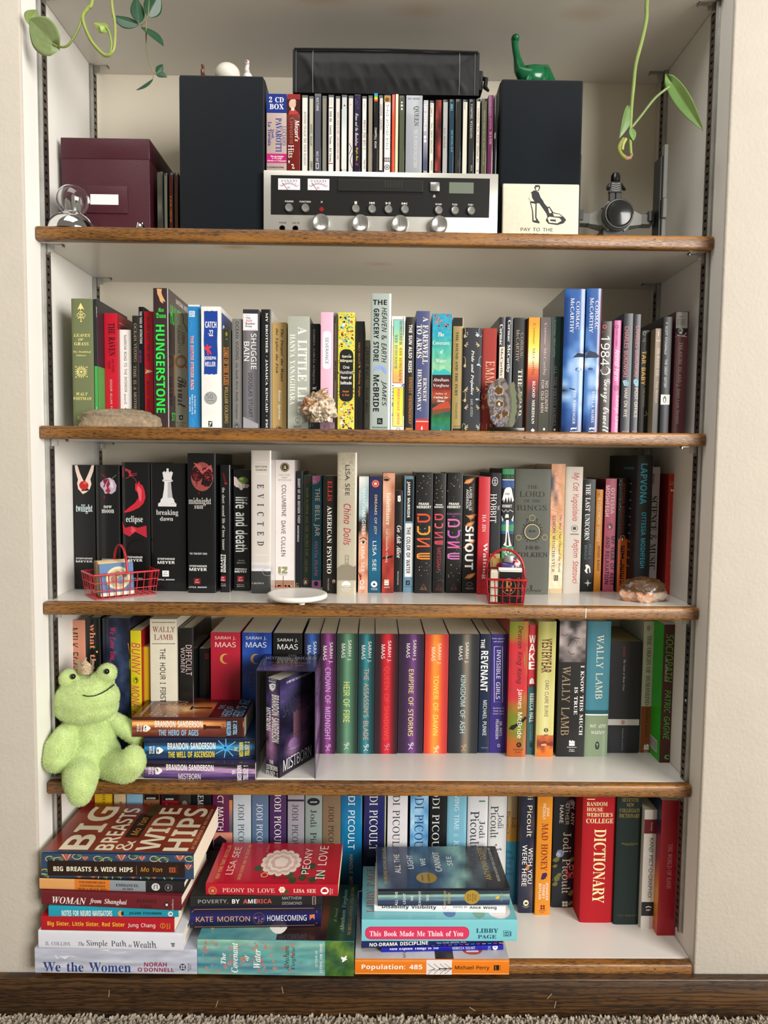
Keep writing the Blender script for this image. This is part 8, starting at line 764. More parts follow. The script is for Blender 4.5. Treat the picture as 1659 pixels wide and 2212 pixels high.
def mower_tile():
    y = .034; (a, _, zt), (b, _, _z) = (.7651,.034,1.4495), (.8938,.034,1.4516); t = thing('printed_tile', 'cream stone tile printed with a man pushing a mower, leaning on the speaker', 'tile', ((a + b) / 2, y, Z[1])); w = (b - a) / 2; h = zt - Z[1]; t.rotation_euler.x = -.02
    bm = bmesh.new(); k = MB(); k.cbox((-w, 0, 0), (w, .007, h), .0022, lin('d9cfb8'));
    k.v = [(vx + .0009 * noise.noise((vx * 60, vz * 60, 0)), vy, vz + .0009 * noise.noise((vx * 60, 5, vz * 60))) for vx, vy, vz in k.v]; k.build('stone_slab', mat('cream_stone', rough=.7, attr=True, vary=.05, vscale=120, bump=.2, bscale=400), t, True, .8)
    bm.free(); k = MB(); cx = t.location.x; n = [0]
    def poly(pts, col): n[0] += 1; k.add([(px - cx, -.0002 - n[0] * .00002, pz - Z[1]) for px, _, pz in pts], [tuple(range(len(pts)))], lin(col))
    DK, CRM = '211f26', 'd9cfb8'
    poly([(.8176,.034,1.4426), (.8203,.034,1.4464), (.8254,.034,1.4465), (.8277,.034,1.4433), (.8256,.034,1.4373), (.8206,.034,1.4366)], DK)
    poly([(.8198,.034,1.4437), (.8254,.034,1.4438), (.8245,.034,1.4383), (.8211,.034,1.4377)], CRM)
    poly([(.8176,.034,1.4426), (.8192,.034,1.4464), (.8259,.034,1.4468), (.8274,.034,1.4441)], DK)
    poly([(.8117,.034,1.4343), (.8177,.034,1.4382), (.8251,.034,1.4351), (.8287,.034,1.4264), (.8339,.034,1.4197), (.8312,.034,1.4167), (.8205,.034,1.417), (.8121,.034,1.4191), (.8086,.034,1.4245)], DK)
    poly([(.8101,.034,1.4316), (.8128,.034,1.4343), (.8141,.034,1.4257), (.8182,.034,1.4197), (.812,.034,1.4202), (.8091,.034,1.4245)], CRM)
    poly([(.8109,.034,1.4191), (.8222,.034,1.4176), (.8223,.034,1.3936), (.8269,.034,1.3866), (.8191,.034,1.3854), (.8157,.034,1.3864), (.8147,.034,1.4044)], DK)
    poly([(.8127,.034,1.4169), (.82,.034,1.4159), (.82,.034,1.3936), (.8218,.034,1.3887), (.8179,.034,1.3881), (.8164,.034,1.4044)], CRM)
    poly([(.8185,.034,1.3853), (.819,.034,1.3892), (.8286,.034,1.386), (.827,.034,1.3838)], DK)
    poly([(.8261,.034,1.4177), (.8334,.034,1.4194), (.8351,.034,1.4167), (.8513,.034,1.3995), (.8436,.034,1.3939), (.829,.034,1.4139)], DK)
    poly([(.8377,.034,1.4042), (.8403,.034,1.4108), (.8437,.034,1.4119), (.8507,.034,1.4022), (.8609,.034,1.4002), (.8689,.034,1.3943), (.8724,.034,1.39), (.8681,.034,1.3845), (.858,.034,1.3816), (.8428,.034,1.3835), (.8381,.034,1.3889), (.8408,.034,1.395)], DK)
    poly([(.8408,.034,1.3928), (.8441,.034,1.395), (.8611,.034,1.3931), (.8646,.034,1.3888), (.8579,.034,1.3843), (.8439,.034,1.3852)], CRM)
    poly([(.8454,.034,1.3907), (.855,.034,1.3903), (.8551,.034,1.387), (.8455,.034,1.3879)], DK)
    poly([(.8496,.034,1.4006), (.8603,.034,1.3991), (.8649,.034,1.3953), (.852,.034,1.3957)], CRM)
    poly([(.8415,.034,1.4086), (.8432,.034,1.4098), (.8479,.034,1.4016), (.844,.034,1.4005)], CRM)
    (xa, _, za), (xb, _, zb) = (.7963,.034,1.3765), (.8502,.034,1.3708); put_text(k, 'PAY TO THE', 'n', 'h', (xa - cx, zb - Z[1], xb - cx, za - Z[1]), lambda u, v: (u, -.0003, v), lin(DK))
    (xa, _, za), (xb, _, zb) = (.7965,.034,1.3672), (.8434,.034,1.3616); put_text(k, 'ORDER OF', 'n', 'h', (xa - cx, max(zb - Z[1], .001), xb - cx, za - Z[1]), lambda u, v: (u, -.0003, v), lin(DK))
    k.build('print', INK, t)
mower_tile()

def toy_ship():
    (cx, y, cz) = (.976,.09,1.4173); t = thing('toy_spacecraft', 'grey plastic brick toy spacecraft with a round dark cockpit, beside the speaker', 'toy', (cx, y, Z[1])); h = cz - Z[1]; G = lin('55564e'); DKG = lin('2e2f2b'); LG = lin('7c7c74')
    k = MB(); R = .0275
    k.lathe([(.001, -.012), (R * .7, -.012), (R * .95, -.004), (R, .012), (R, .03), (R * .8, .042), (.001, .046)], 24, M=Matrix.Translation((0, 0, h)) @ Matrix.Rotation(-PI / 2, 4, 'X'), col=G)
    for a in (45, 135, 225, 315): k.box((-.008, .002, R * .86), (.008, .03, R * 1.04), LG, Matrix.Translation((0, 0, h)) @ Matrix.Rotation(math.radians(a), 4, 'Y'))
    k.box((-.022, .004, .0008), (.022, .04, h - R * .7), DKG); k.cbox((-.028, -.002, .004), (.028, .03, .0075), .001, LG); k.build('hull', PLAIN, t)
    k = MB(); k.lathe([(.0005, .0168), (.012, .016), (.0205, .0135), (.024, .010)], 24, M=Matrix.Translation((0, 0, h)) @ Matrix.Rotation(PI / 2, 4, 'X'), col=lin('1d1e1c')); o = k.build('cockpit_window', PRINT['g'], t, True, .4)
    k = MB()
    k.tube([(.024 * math.cos(i * PI / 12), -.0105, h + .024 * math.sin(i * PI / 12)) for i in range(25)], .0018, 6, DKG, False); k.build('window_frame', PLAIN, o)
    for s in (-1, 1):
        k = MB(); k.add([(s * .022, .004, h - .016), (s * .022, .004, h + .014), (s * .046, .008, h + .005), (s * .046, .008, h - .012), (s * .022, .034, h - .016), (s * .022, .034, h + .014), (s * .046, .028, h + .005), (s * .046, .028, h - .012)], [(0, 1, 2, 3), (4, 7, 6, 5), (0, 4, 5, 1), (1, 5, 6, 2), (2, 6, 7, 3), (3, 7, 4, 0)], LG)
        k.box((s * .046, .008, h - .011), (s * .068, .03, h + .006), G); k.box((s * .058, .004, h - .006), (s * .066, .034, h + .011), DKG); k.build('arm', PLAIN, t)
        wx = s * .069
        k = MB(); k.box((wx if s > 0 else wx - .004, -.012, .0003), ((wx + .004) if s > 0 else wx, .018, h + .098), lin('15171b')); w = k.build('wing', PLAIN, t); w['label'] = 'flat dark side panel edged in grey bars'
        for z0, z1, yy in ((h + .026, h + .116, -.016), (h - .008, h + .025, -.019), (.0005, h - .009, -.016)): k = MB(); k.cbox((wx + (.0042 if s > 0 else -.0112), yy, z0), (wx + (.0112 if s > 0 else -.0042), yy + .012, z1), .0008, LG); k.build('edge_bar', PLAIN, w)
    for s in (-1, 1): k = MB(); k.lathe([(.0045, 0), (.0045, .002), (.0008, .0028)], 16, M=Matrix.Translation((s * .0125, -.0035, .0125)) @ Matrix.Rotation(PI / 2, 4, 'X'), col=lin('2c5a34')); k.build('green_lamp', PRINT['g'], t, True)
    top = Z[1] + h + R
    f = thing('toy_figure', 'tiny black toy figure standing on the grey toy spacecraft', 'toy figure', (cx, y + .016, top)); B = lin('121212')
    hh = (.9786,.106,1.4985)[2] - top; u = hh / 4.0
    for s in (-1, 1): k = MB(); k.cbox((s * u * .41 - u * .38, -u * .3, 0), (s * u * .41 + u * .38, u * .3, u * 1.25), u * .08, lin('24241f')); k.build('leg', PLAIN, f)
    k = MB(); k.add([(-u * .85, -u * .35, u * 1.25), (u * .85, -u * .35, u * 1.25), (u * .6, -u * .35, u * 2.6), (-u * .6, -u * .35, u * 2.6), (-u * .85, u * .35, u * 1.25), (u * .85, u * .35, u * 1.25), (u * .6, u * .35, u * 2.6), (-u * .6, u * .35, u * 2.6)], [(0, 1, 2, 3), (5, 4, 7, 6), (1, 5, 6, 2), (4, 0, 3, 7), (3, 2, 6, 7), (4, 5, 1, 0)], B)
    for q_ in range(4): line_print(k, [(-u * .55, u * (2.4 - q_ * .28)), (0, u * (2.28 - q_ * .28)), (u * .55, u * (2.4 - q_ * .28))], lin('8a8a84'), u * .09, lambda a, b, e: (a, -u * .36, b), 0)
    k.build('torso', PLAIN, f)
    for s in (-1, 1): k = MB(); k.tube([(s * u * .68, 0, u * 2.4), (s * u * 1.0, -u * .1, u * 1.9), (s * u * 1.1, -u * .5, u * 1.55)], [u * .26, u * .25, u * .2], 8, B); k.build('arm', PLAIN, f, True)
    k = MB(); k.lathe([(u * .5, u * 2.62), (u * .62, u * 2.75), (u * .62, u * 3.4), (u * .45, u * 3.75), (u * .05, u * 3.85)], 16, col=B); k.build('helmet', PRINT['g'], f, True)
toy_ship()

# little ornaments on top of the speakers
SPL, SPR = (.2266,.03,1.6129)[2], (.76,.045,1.6233)[2]
p = (.2995,.07,1.6417); t = thing('round_ornament', 'smooth off-white ball ornament on top of a speaker', 'ornament', (p[0], .07, SPL)); k = MB(); r = ((.2996,.07,1.6508)[2] - SPL) / 2; k.ball((0, 0, r), r, 32, lin('d8d4c4'), (1.15, 1.15, 1)); k.build('ball', PRINT['s'], t, True, 3)
k = MB(); k.lathe([(.012, 0), (.012, .002), (.010, .003)], 24, col=lin('c8c2b0')); k.build('foot_ring', PLAIN, t, True)
def bird(name, lab, p, zb, body, head, beak, tall):
    t = thing(name, lab, 'figurine', (p[0], p[1], zb)); h = p[2] - zb
    k = MB(); k.ball((0, .008, h * .34), h * .26, 20, lin(body), (.85, 1.35, 1.15)); k.lathe([(h * .16, 0), (h * .17, .002), (.001, .003)], 16, col=lin(body)); k.build('body', PRINT['g'], t, True, 3)
    k = MB(); k.tube([(0, .004, h * .45), (0, -.004, h * .65), (.001, -.002, h * .82), (.001, -.004, h * .93)], [h * .15, h * .1, h * .085, h * .06], 12, lin(head)); k.ball((.001, -.005, h * .9), h * .1, 14, lin(head)); k.build('neck', PRINT['g'], t, True, 3)
    k = MB(); k.tube([(.001, -.005 - h * .08, h * .9), (.001, -.008 - h * .18, h * .87)], [h * .045, .0006], 8, lin(beak)); k.build('beak', PRINT['g'], t, True, 3)
    if tall:
        k = MB()
        for i in range(3): k.ball((0, -.004 + i * .0035, h * (.985 - .02 * i)), h * .045, 8, lin(tall))
        k.build('comb', PRINT['g'], t, True, 3)
bird('rooster_figurine', 'brownish red bird figurine peeking over the speaker beside the white ball', (.2597,.06,1.6418), SPL, '7a3428', '6a4234', '8a5a34', '8a2a22')
bird('goose_figurine', 'white bird figurine with a pinkish head beside the white ball', (.3342,.06,1.6498), SPL, 'e4dcd8', 'e6d8d6', 'c07a5a', None)
def dinosaur():
    GR_ = lin('0f5f38'); (hx, y, hz) = (.789,.09,1.7146); t = thing('toy_dinosaur', 'glossy green long-necked toy dinosaur on top of the speaker', 'toy', ((.8129,.09,1.6536)[0], y, SPR)); o = t.location
    def L(p): return (p[0] - o.x, p[1] - o.y, p[2] - o.z)
    k = MB(); bz = (.8128,.09,1.6551)[2] - o.z
    k.tube([(.075, .03, .012), (.055, .025, .02), (.03, .01, .036), (.012, 0, bz - .008), (-.004, 0, bz - .004), L((.7983,.09,1.661)), L((.7938,.09,1.6802)), L((.7902,.09,1.6955)), L((.7892,.09,1.7054)), L((.789,.09,1.7115))], [.002, .006, .015, .021, .018, .0105, .0062, .0055, .0058, .006], 14, GR_)
    k.ball(L((.7898,.09,1.7115)), .0072, 14, GR_, (1, 1.5, .95)); k.build('body', PRINT['g'], t, True, 3)
    for x, yy in ((-.002, -.012), (-.002, .014), (.026, -.006), (.026, .022)): k = MB(); k.tube([(x, yy, 0), (x, yy, .012), (x + .003, yy * .7, .035)], [.007, .0055, .009], 10, GR_); k.build('leg', PRINT['g'], t, True, 3)
dinosaur()

# ------------------------------------------------------------------ shelf 2: rocks
def lump(name, part, lab, c, r, seed, amp, f, colf, m, zb, n=4, sq=1, cat='rock'):
    t = thing(name, lab, cat, (c[0], c[1], zb)); bm = bmesh.new(); bmesh.ops.create_icosphere(bm, subdivisions=n, radius=1); vs = []; cs = []
    for v in bm.verts:
        d = v.co.normalized(); s = 1 + amp * noise.noise(d * f + Vector((seed, 0, 0))) + amp * .5 * noise.noise(d * f * 2.7 + Vector((0, seed, 0))) + amp * .25 * noise.noise(d * f * 6 + Vector((0, 0, seed)))
        q = Vector([math.copysign(abs(x) ** sq, x) for x in d]); p = Vector((q.x * r[0] * s, q.y * r[1] * s, q.z * r[2] * s)); p.z = max(p.z + c[2] - zb, 0); v.co = p; cs.append(colf(d, p))
    k = MB(); bm.verts.index_update(); k.add([v.co.copy() for v in bm.verts], [[v.index for v in q.verts] for q in bm.faces], cs); bm.free()
    o = k.build(part, m, t, True, .5); return t
STONE = mat('rough_stone', rough=.8, attr=True, vary=.22, vscale=160, bump=1, bscale=260)
DRUZY = mat('crystal_druse', rough=.25, attr=True, vary=.2, vscale=300, bump=.8, bscale=500, coat=.4)
def c_rock(d, p): g = .9 + .35 * noise.noise(d * 7); return tuple(v * g for v in lin('a08c72' if p.z < .016 else '8f8068'))
pa, pb = (.0542,.03,1.0326), (.1884,.03,1.0334)
lump('stone_slab', 'stone', 'long flat tan stone lying in front of the sage green book', ((pa[0] + pb[0]) / 2, .032, Z[2] + .004), ((pb[0] - pa[0]) / 2 * .99, .026, .0255), 3.3, .13, 1.9, c_rock, STONE, Z[2], sq=.62)
def c_druse(d, p):
    n = noise.noise(d * 4 + Vector((4, 1, 2))); return lin('a06a3c') if n + .3 * (d.z - d.x) > .32 else lin('d0c2aa') if n > -.12 else lin('8f7f6a')
pa, pb = (.4327,.03,1.0332), (.4869,.03,1.03); pt = (.4609,.03,1.0469)[2]
t = thing('acrylic_stand', 'clear acrylic block stand under the orange white crystal', 'display stand', ((pa[0] + pb[0]) / 2, .03, Z[2])); k = MB(); w = (pb[0] - pa[0]) / 2; k.cbox((-w, -.018, 0), (w, .018, pt - Z[2]), .0006); k.build('block', ACRYL, t, True)
lump('druzy_crystal', 'crystal_cluster', 'knobbly white and orange crystal cluster on a clear block', (((.4608,.03,1.0687)[0]), .03, (.4608,.03,1.071)[2]), (.0275, .02, .0275), 8.1, .3, 2.4, c_druse, DRUZY, pt + .0003, n=5, cat='crystal')
def agate():
    pa, pb, pc = (.7473,.022,1.032), (.807,.022,1.0319), (.7745,.022,1.0424); cx = (pa[0] + pb[0]) / 2
    t = thing('agate_slice', 'upright agate slice with brown and grey eyes and a green band, on a black base', 'agate', (cx, .028, Z[2])); w = (pb[0] - pa[0]) / 2; zb = pc[2] - Z[2]
    k = MB(); k.cbox((-w, -.012, 0), (w, .012, zb), .001, lin('0c0e0c')); k.build('base', PRINT['g'], t, True)
    out = [(.7612,.022,1.0412), (.7505,.022,1.0552), (.7483,.022,1.0701), (.7442,.022,1.0832), (.7424,.022,1.0981), (.7464,.022,1.1112), (.7566,.022,1.1206), (.7659,.022,1.1258), (.7735,.022,1.1246), (.7786,.022,1.115), (.7816,.022,1.115), (.7886,.022,1.1201), (.7944,.022,1.1146), (.7993,.022,1.1081), (.8024,.022,1.0951), (.8,.022,1.0801), (.7994,.022,1.0651), (.795,.022,1.052), (.7867,.022,1.0425), (.7773,.022,1.0409)]
    pts = [(p[0] - cx, max(p[2] - Z[2], zb)) for p in out]; n = len(pts); gx = sum(p[0] for p in pts) / n; gz = sum(p[1] for p in pts) / n
    eyes = [((.7636,.022,1.104), .009, 1), ((.765,.022,1.0816), .008, 2), ((.7525,.022,1.0908), .006, 3), ((.7614,.022,1.074), .006, 3), ((.7748,.022,1.0649), .007, 1), ((.7561,.022,1.0553), .007, 3), ((.7513,.022,1.1038), .006, 3), ((.7685,.022,1.0498), .006, 3), ((.7626,.022,1.061), .006, 1)]
    def col(x, z):
        X = x + cx; Zw = z + Z[2]; sx = x - (.012 + .5 * (z - .05) * 0)
        ridge = .0015 + .004 * math.sin((z - .01) * 45)
        q_ = x - ridge + .0015 * noise.noise((x * 300, z * 300, 0))
        if q_ > 0:
            b = (q_ + .0012 * noise.noise((x * 200, z * 90, 4))) / .031
            return lin('5f5a54') if b < .1 else lin('6f755a') if b < .38 else lin('3a343a') if b < .5 else lin('777a62') if b < .66 else lin('4a4444') if b < .8 else lin('7a746c')
        best = min(((math.hypot(X - e[0][0], (Zw - e[0][2])) / e[1] + .25 * noise.noise((x * 260, z * 260, e[2]))), e[2]) for e in eyes); d, kd = best
        if kd == 2 and d < .28: return lin('d8d4d0')
        if d < .75: return lin('5a3c14') if kd in (1, 2) else (lin('8f8e98') if d < .3 else lin('5c5a66'))
        if d < .95: return lin('a09a94')
        return lin('554c46') if noise.noise((x * 140, z * 140, 8)) > .05 else lin('7c746e')
    k = MB(); vs = []; cs = []; fs = []; NR, NA = 26, n * 6
    def edge(a): i = int(a * n) % n; f_ = a * n - int(a * n); return (pts[i][0] + (pts[(i + 1) % n][0] - pts[i][0]) * f_, pts[i][1] + (pts[(i + 1) % n][1] - pts[i][1]) * f_)
    for j in range(NR + 1):
        for i in range(NA):
            ex, ez = edge(i / NA); s = j / NR; jit = 1 + (.03 * noise.noise((ex * 300, ez * 300, 2)) if j == NR else 0); x = gx + (ex - gx) * s * jit; z = max(gz + (ez - gz) * s * jit, zb); vs.append((x, -.0045 + (.0012 if j == NR else 0), z)); cs.append(col(x, z))
    for j in range(NR):
        for i in range(NA): fs.append((j * NA + i, j * NA + (i + 1) % NA, (j + 1) * NA + (i + 1) % NA, (j + 1) * NA + i))
    b0 = len(vs)
    for i in range(NA): x, _, z = vs[NR * NA + i]; g = 1 + .1 * noise.noise((x * 300, z * 300, 7)); vs.append((gx + (x - gx) * .94 * g, .005, max(gz + (z - gz) * .94 * g, zb))); cs.append(lin('6a6056'))
    fs += [(NR * NA + i, NR * NA + (i + 1) % NA, b0 + (i + 1) % NA, b0 + i) for i in range(NA)] + [tuple(range(b0, b0 + NA))[::-1]]
    k.add(vs, fs, cs); k.build('polished_slice', PRINT['g'], t, True, .6)
agate()

# ------------------------------------------------------------------ shelf 3: baskets, coaster, crystal
RED = mat('red_plastic_wire', 'b01424', rough=.3, vary=.05, coat=.3)
def basket(lab, o, yaw, L, Wd, H, ha):
    """o is the near corner, L runs along local x, Wd along local y"""
    t = thing('wire_basket', lab, 'basket', (o[0], o[1], Z[3] + .0006), group='red wire baskets'); t.rotation_euler.z = yaw; r = .00095
    fl = .0045
    def q_(x, y, z): s = z / H; return (x + (x / L - .5) * 2 * fl * s, y + (y / Wd - .5) * 2 * fl * s, z + .001)
    k = MB(); k.tube([q_(0, 0, H), q_(L, 0, H), q_(L, Wd, H), q_(0, Wd, H), q_(0, 0, H), q_(L * .1, 0, H)], .0019, 8); k.build('rim', RED, t, True, 1.2)
    for z in (0, H * .33, H * .66): k = MB(); k.tube([q_(0, 0, z), q_(L, 0, z), q_(L, Wd, z), q_(0, Wd, z), q_(0, 0, z)], r, 6); k.build('hoop_wire', RED, t, True, 1.2)
    nl, nw = 9, 5
    for i in range(1, nl):
        x = L * i / nl; k = MB(); k.tube([q_(x, 0, H), q_(x, 0, 0), q_(x, Wd, 0), q_(x, Wd, H)], r, 6); k.build('cross_wire', RED, t, True, 1.2)
    for i in range(0, nw + 1):
        y = Wd * i / nw; k = MB(); k.tube([q_(0, y, H), q_(0, y, 0), q_(L, y, 0), q_(L, y, H)], r, 6); k.build('long_wire', RED, t, True, 1.2)
    k = MB(); pts = []
    for i in range(19):
        a = PI * i / 18; pts.append((L / 2, Wd / 2 - (Wd / 2 + fl) * math.cos(a), H + .001 + ha * math.sin(a) ** .8))
    k.tube(pts, .0022, 8); k.build('handle', RED, t, True, 1.2); return t
b1o, b1y = (.083, .018), math.radians(38)
basket('red wire basket filled with tiny old blue books', b1o, b1y, .104, .058, .042, .046)
ca, sa = math.cos(b1y), math.sin(b1y)
rg = random.Random(5)
TB = [('54749c', 'tiny worn blue book at the front of the red basket, with a pale oval picture'), ('c8b48c', 'tiny tan book directly behind the blue one in the red basket'), ('b89a70', 'tiny brown-edged book in the middle of the red basket'), ('5a6a58', 'tiny grey green book second from the back in the red basket'), ('8a7a58', 'tiny olive book at the back of the red basket')]
for i, (c, lab) in enumerate(TB):
    ly = .0055 + i * .0088; w, h, th = .058 - .003 * i, .056 + .002 * (i % 3), .0075
    M = Matrix.Translation((b1o[0], b1o[1], Z[3] + .0044)) @ Matrix.Rotation(b1y, 4, 'Z') @ Matrix.Translation((.010 + .001 * i, ly, 0)) @ Matrix.Rotation(-.10, 4, 'X')
    t = thing('tiny_book', lab, 'book', group='tiny old books in a red basket', M=M)
    k = MB(); k.box((0, 0, 0), (w, .0012, h), lin(c)); k.box((0, th - .0012, 0), (w, th, h), lin(c))
    if i == 0:
        ell_print(k, (.010, .010, w - .006, h - .006), lin('d8c8a0'), 0, lambda u, v, e: (u, -.0002, v), 0); ell_print(k, (.014, .014, w - .010, h - .010), lin('b8a888'), 0, lambda u, v, e: (u, -.0003, v), 0)
        for (u, v, r_, cc) in ((.024, .028, .006, 'a86a5a'), (.036, .026, .007, '6a8a98'), (.030, .038, .005, '8a7a5a'), (.042, .034, .004, '5a4a3a')): ell_print(k, (u - r_, v - r_, u + r_, v + r_), lin(cc), 0, lambda u, v, e: (u, -.0004, v), 0)
        rect_print(k, (.0, .0, w, .006), lin('d8d0b8'), lambda u, v, e: (u, -.0002, v), 0)
    k.build('boards', PRINT['m'], t); k = MB(); k.box((.0006, .0012, .0006), (w - .0006, th - .0012, h - .0006), lin('b89a6a')); k.build('page_block', PAGES, t)
b2o, b2y = (.7535, .0185), math.radians(-7)
basket('red wire basket holding matchboxes and a lighter', (b2o[0] + .058 * math.cos(b2y), b2o[1] + .058 * math.sin(b2y)), b2y + PI / 2, .094, .058, .042, .046)
def inb2(x, y, rx=0, rz=0): return Matrix.Translation((b2o[0], b2o[1], Z[3] + .003)) @ Matrix.Rotation(b2y, 4, 'Z') @ Matrix.Translation((x, y, 0)) @ Matrix.Rotation(rz, 4, 'Z') @ Matrix.Rotation(rx, 4, 'X')
t = thing('matchbox', 'black box with a gold ringed initial at the front of the basket', 'matchbox', M=inb2(.0175, .005))
k = MB(); k.cbox((0, 0, 0), (.038, .010, .053), .0004, lin('141312'))
G_ = lin('b08a4a'); ell_print(k, (.004, .014, .028, .042), G_, .06, lambda u, v, e: (u, -.0002, v), 0); put_text(k, 'R', 'S', 'h', (.010, .020, .023, .037), lambda u, v: (u, -.0003, v), G_); put_text(k, 'TASTING ROOM', 'n', 'd', (.030, .008, .0345, .044), lambda u, v: (u, -.0003, v), lin('8a7048'))
k.build('sleeve', PRINT['s'], t); k = MB(); k.box((.001, .0006, .053), (.037, .0094, .0545), lin('e8e4dc')); k.build('inner_tray', PRINT['m'], t)
for i, (c, l) in enumerate((('ece8e0', 'white matchbook directly behind the black gold-initial box'), ('e2ddd2', 'ivory matchbook second behind the black gold-initial box'))):
    t = thing('matchbook', l, 'matchbook', M=inb2(.0165, .0165 + i * .005, -.06)); k = MB(); k.box((0, 0, 0), (.04, .0012, .0565 + .001 * i), lin(c)); k.box((0, .0026, 0), (.04, .0036, .0565 + .001 * i), lin(c)); k.box((0, -.0006, .002), (.04, 0, .008), lin('8a8070')); k.build('cover', PRINT['m'], t)
t = thing('matchbox', 'narrow cream box standing beside the black one in the basket', 'matchbox', M=inb2(.0025, .006)); k = MB(); k.cbox((0, 0, 0), (.0125, .018, .0525), .0005, lin('c9bfa8')); k.build('sleeve', PRINT['m'], t); k = MB(); k.box((.001, .001, .0525), (.0115, .017, .0545), lin('d8cfba')); k.build('inner_tray', PRINT['m'], t)
t = thing('matchbook', 'wine red matchbook in the rear corner of the basket', 'matchbook', M=inb2(.0025, .036, -.05)); k = MB(); k.box((0, 0, 0), (.026, .004, .056), lin('6a1626')); k.box((.001, -.0005, .002), (.025, 0, .009), lin('2a1a1a')); k.build('cover', PRINT['s'], t)
M = inb2(.015, .033, -.12, .05) @ Matrix.Rotation(.12, 4, 'Y'); t = thing('cigarette_lighter', 'violet plastic lighter with a metal top, upright in the basket', 'lighter', M=M)
k = MB(); k.cbox((0, 0, 0), (.025, .013, .066), .004, lin('4c3a74')); put_text(k, 'BIC', 'b', 'h', (.009, .050, .019, .055), lambda u, v: (u, -.0003, v), lin('c89a4a')); k.build('body', PRINT['g'], t, True, .8)
k = MB(); k.cbox((.004, .001, .066), (.020, .012, .080), .0015, lin('a8a49c')); k.build('metal_hood', ZINC, t, True, .8); k = MB(); k.lathe([(.004, 0), (.004, .006), (.0002, .006)], 14, M=Matrix.Translation((.019, .0035, .079)) @ Matrix.Rotation(-PI / 2, 4, 'X')); k.build('spark_wheel', ZINC, t, True)
k = MB(); k.cbox((.017, .002, .066), (.026, .011, .071), .001, lin('6a1420')); k.build('trigger', PRINT['g'], t, True)
M = inb2(.0565, .052); t = thing('wrapped_candy', 'small red and white wrapped sweet peeking from the basket', 'sweet', M=M); k = MB()
bm = bmesh.new(); bmesh.ops.create_uvsphere(bm, u_segments=16, v_segments=8, radius=.0085); cs = []
for v in bm.verts: cs.append(lin('c01c28') if int((math.atan2(v.co.x, v.co.z) + PI) * 8 / PI) % 2 else lin('ece8e6')); v.co.z += .062; v.co.x -= .008
bm.verts.index_update(); k.add([v.co.copy() for v in bm.verts], [[v.index for v in q.verts] for q in bm.faces], cs); bm.free(); k.build('wrapper', PRINT['g'], t)
k = MB(); k.tube([(-.008, 0, 0), (-.008, 0, .053)], .0022, 8, lin('e4e0da')); k.build('stick', PLAIN, t)
t = thing('playing_card', 'tan card standing behind the violet lighter in the basket', 'card', M=inb2(.008, .050, -.05)); k = MB(); k.box((0, 0, 0), (.032, .0012, .070), lin('a8884c')); ell_print(k, (.006, .050, .018, .062), lin('b82c30'), 0, lambda u, v, e: (u, -.0002, v), 0); put_text(k, 'M', 'b', 'h', (.004, .036, .016, .047), lambda u, v: (u, -.0003, v), lin('17130f')); k.build('card', PRINT['s'], t)

MARBLE = mat('white_marble', 'e4e1d8', rough=.3, vary=.04, vscale=25, bump=.03)
t = thing('marble_coaster', 'round white marble disc with small feet near the shelf edge', 'coaster', (.4235, .036, Z[3])); k = MB(); k.lathe([(.0005, .0042), (.047, .0042), (.0515, .0062), (.0525, .0088), (.0515, .0125), (.049, .0138), (.046, .0134), (.0005, .0132)], 64); k.build('disc', MARBLE, t, True, 1)
for a in (-1.25, .8, 2.6): k = MB(); k.lathe([(.0055, 0), (.006, .0043)], 16, (.036 * math.cos(a), .036 * math.sin(a), 0), col=lin('d8d6d0')); k.build('foot', PLAIN, t, True)
def c_salt(d, p):
    n = noise.noise(d * 5); return lin('4f351c') if p.z > .0205 + .007 * n + .004 * d.y else lin('c48a68') if n > -.1 and p.z < .017 and d.x < .3 else lin('b5a18c')
pa, pb = (.993,.05,.7528), (1.0791,.05,.7536)
lump('mineral_chunk', 'mineral', 'brown and pink mineral chunk in front of the tall teal lettered book', ((pa[0] + pb[0]) / 2, .066, Z[3] + .016), ((pb[0] - pa[0]) / 2 * .97, 0.026, .0262), 5.7, .2, 1.8, c_salt, DRUZY, Z[3], cat='mineral')

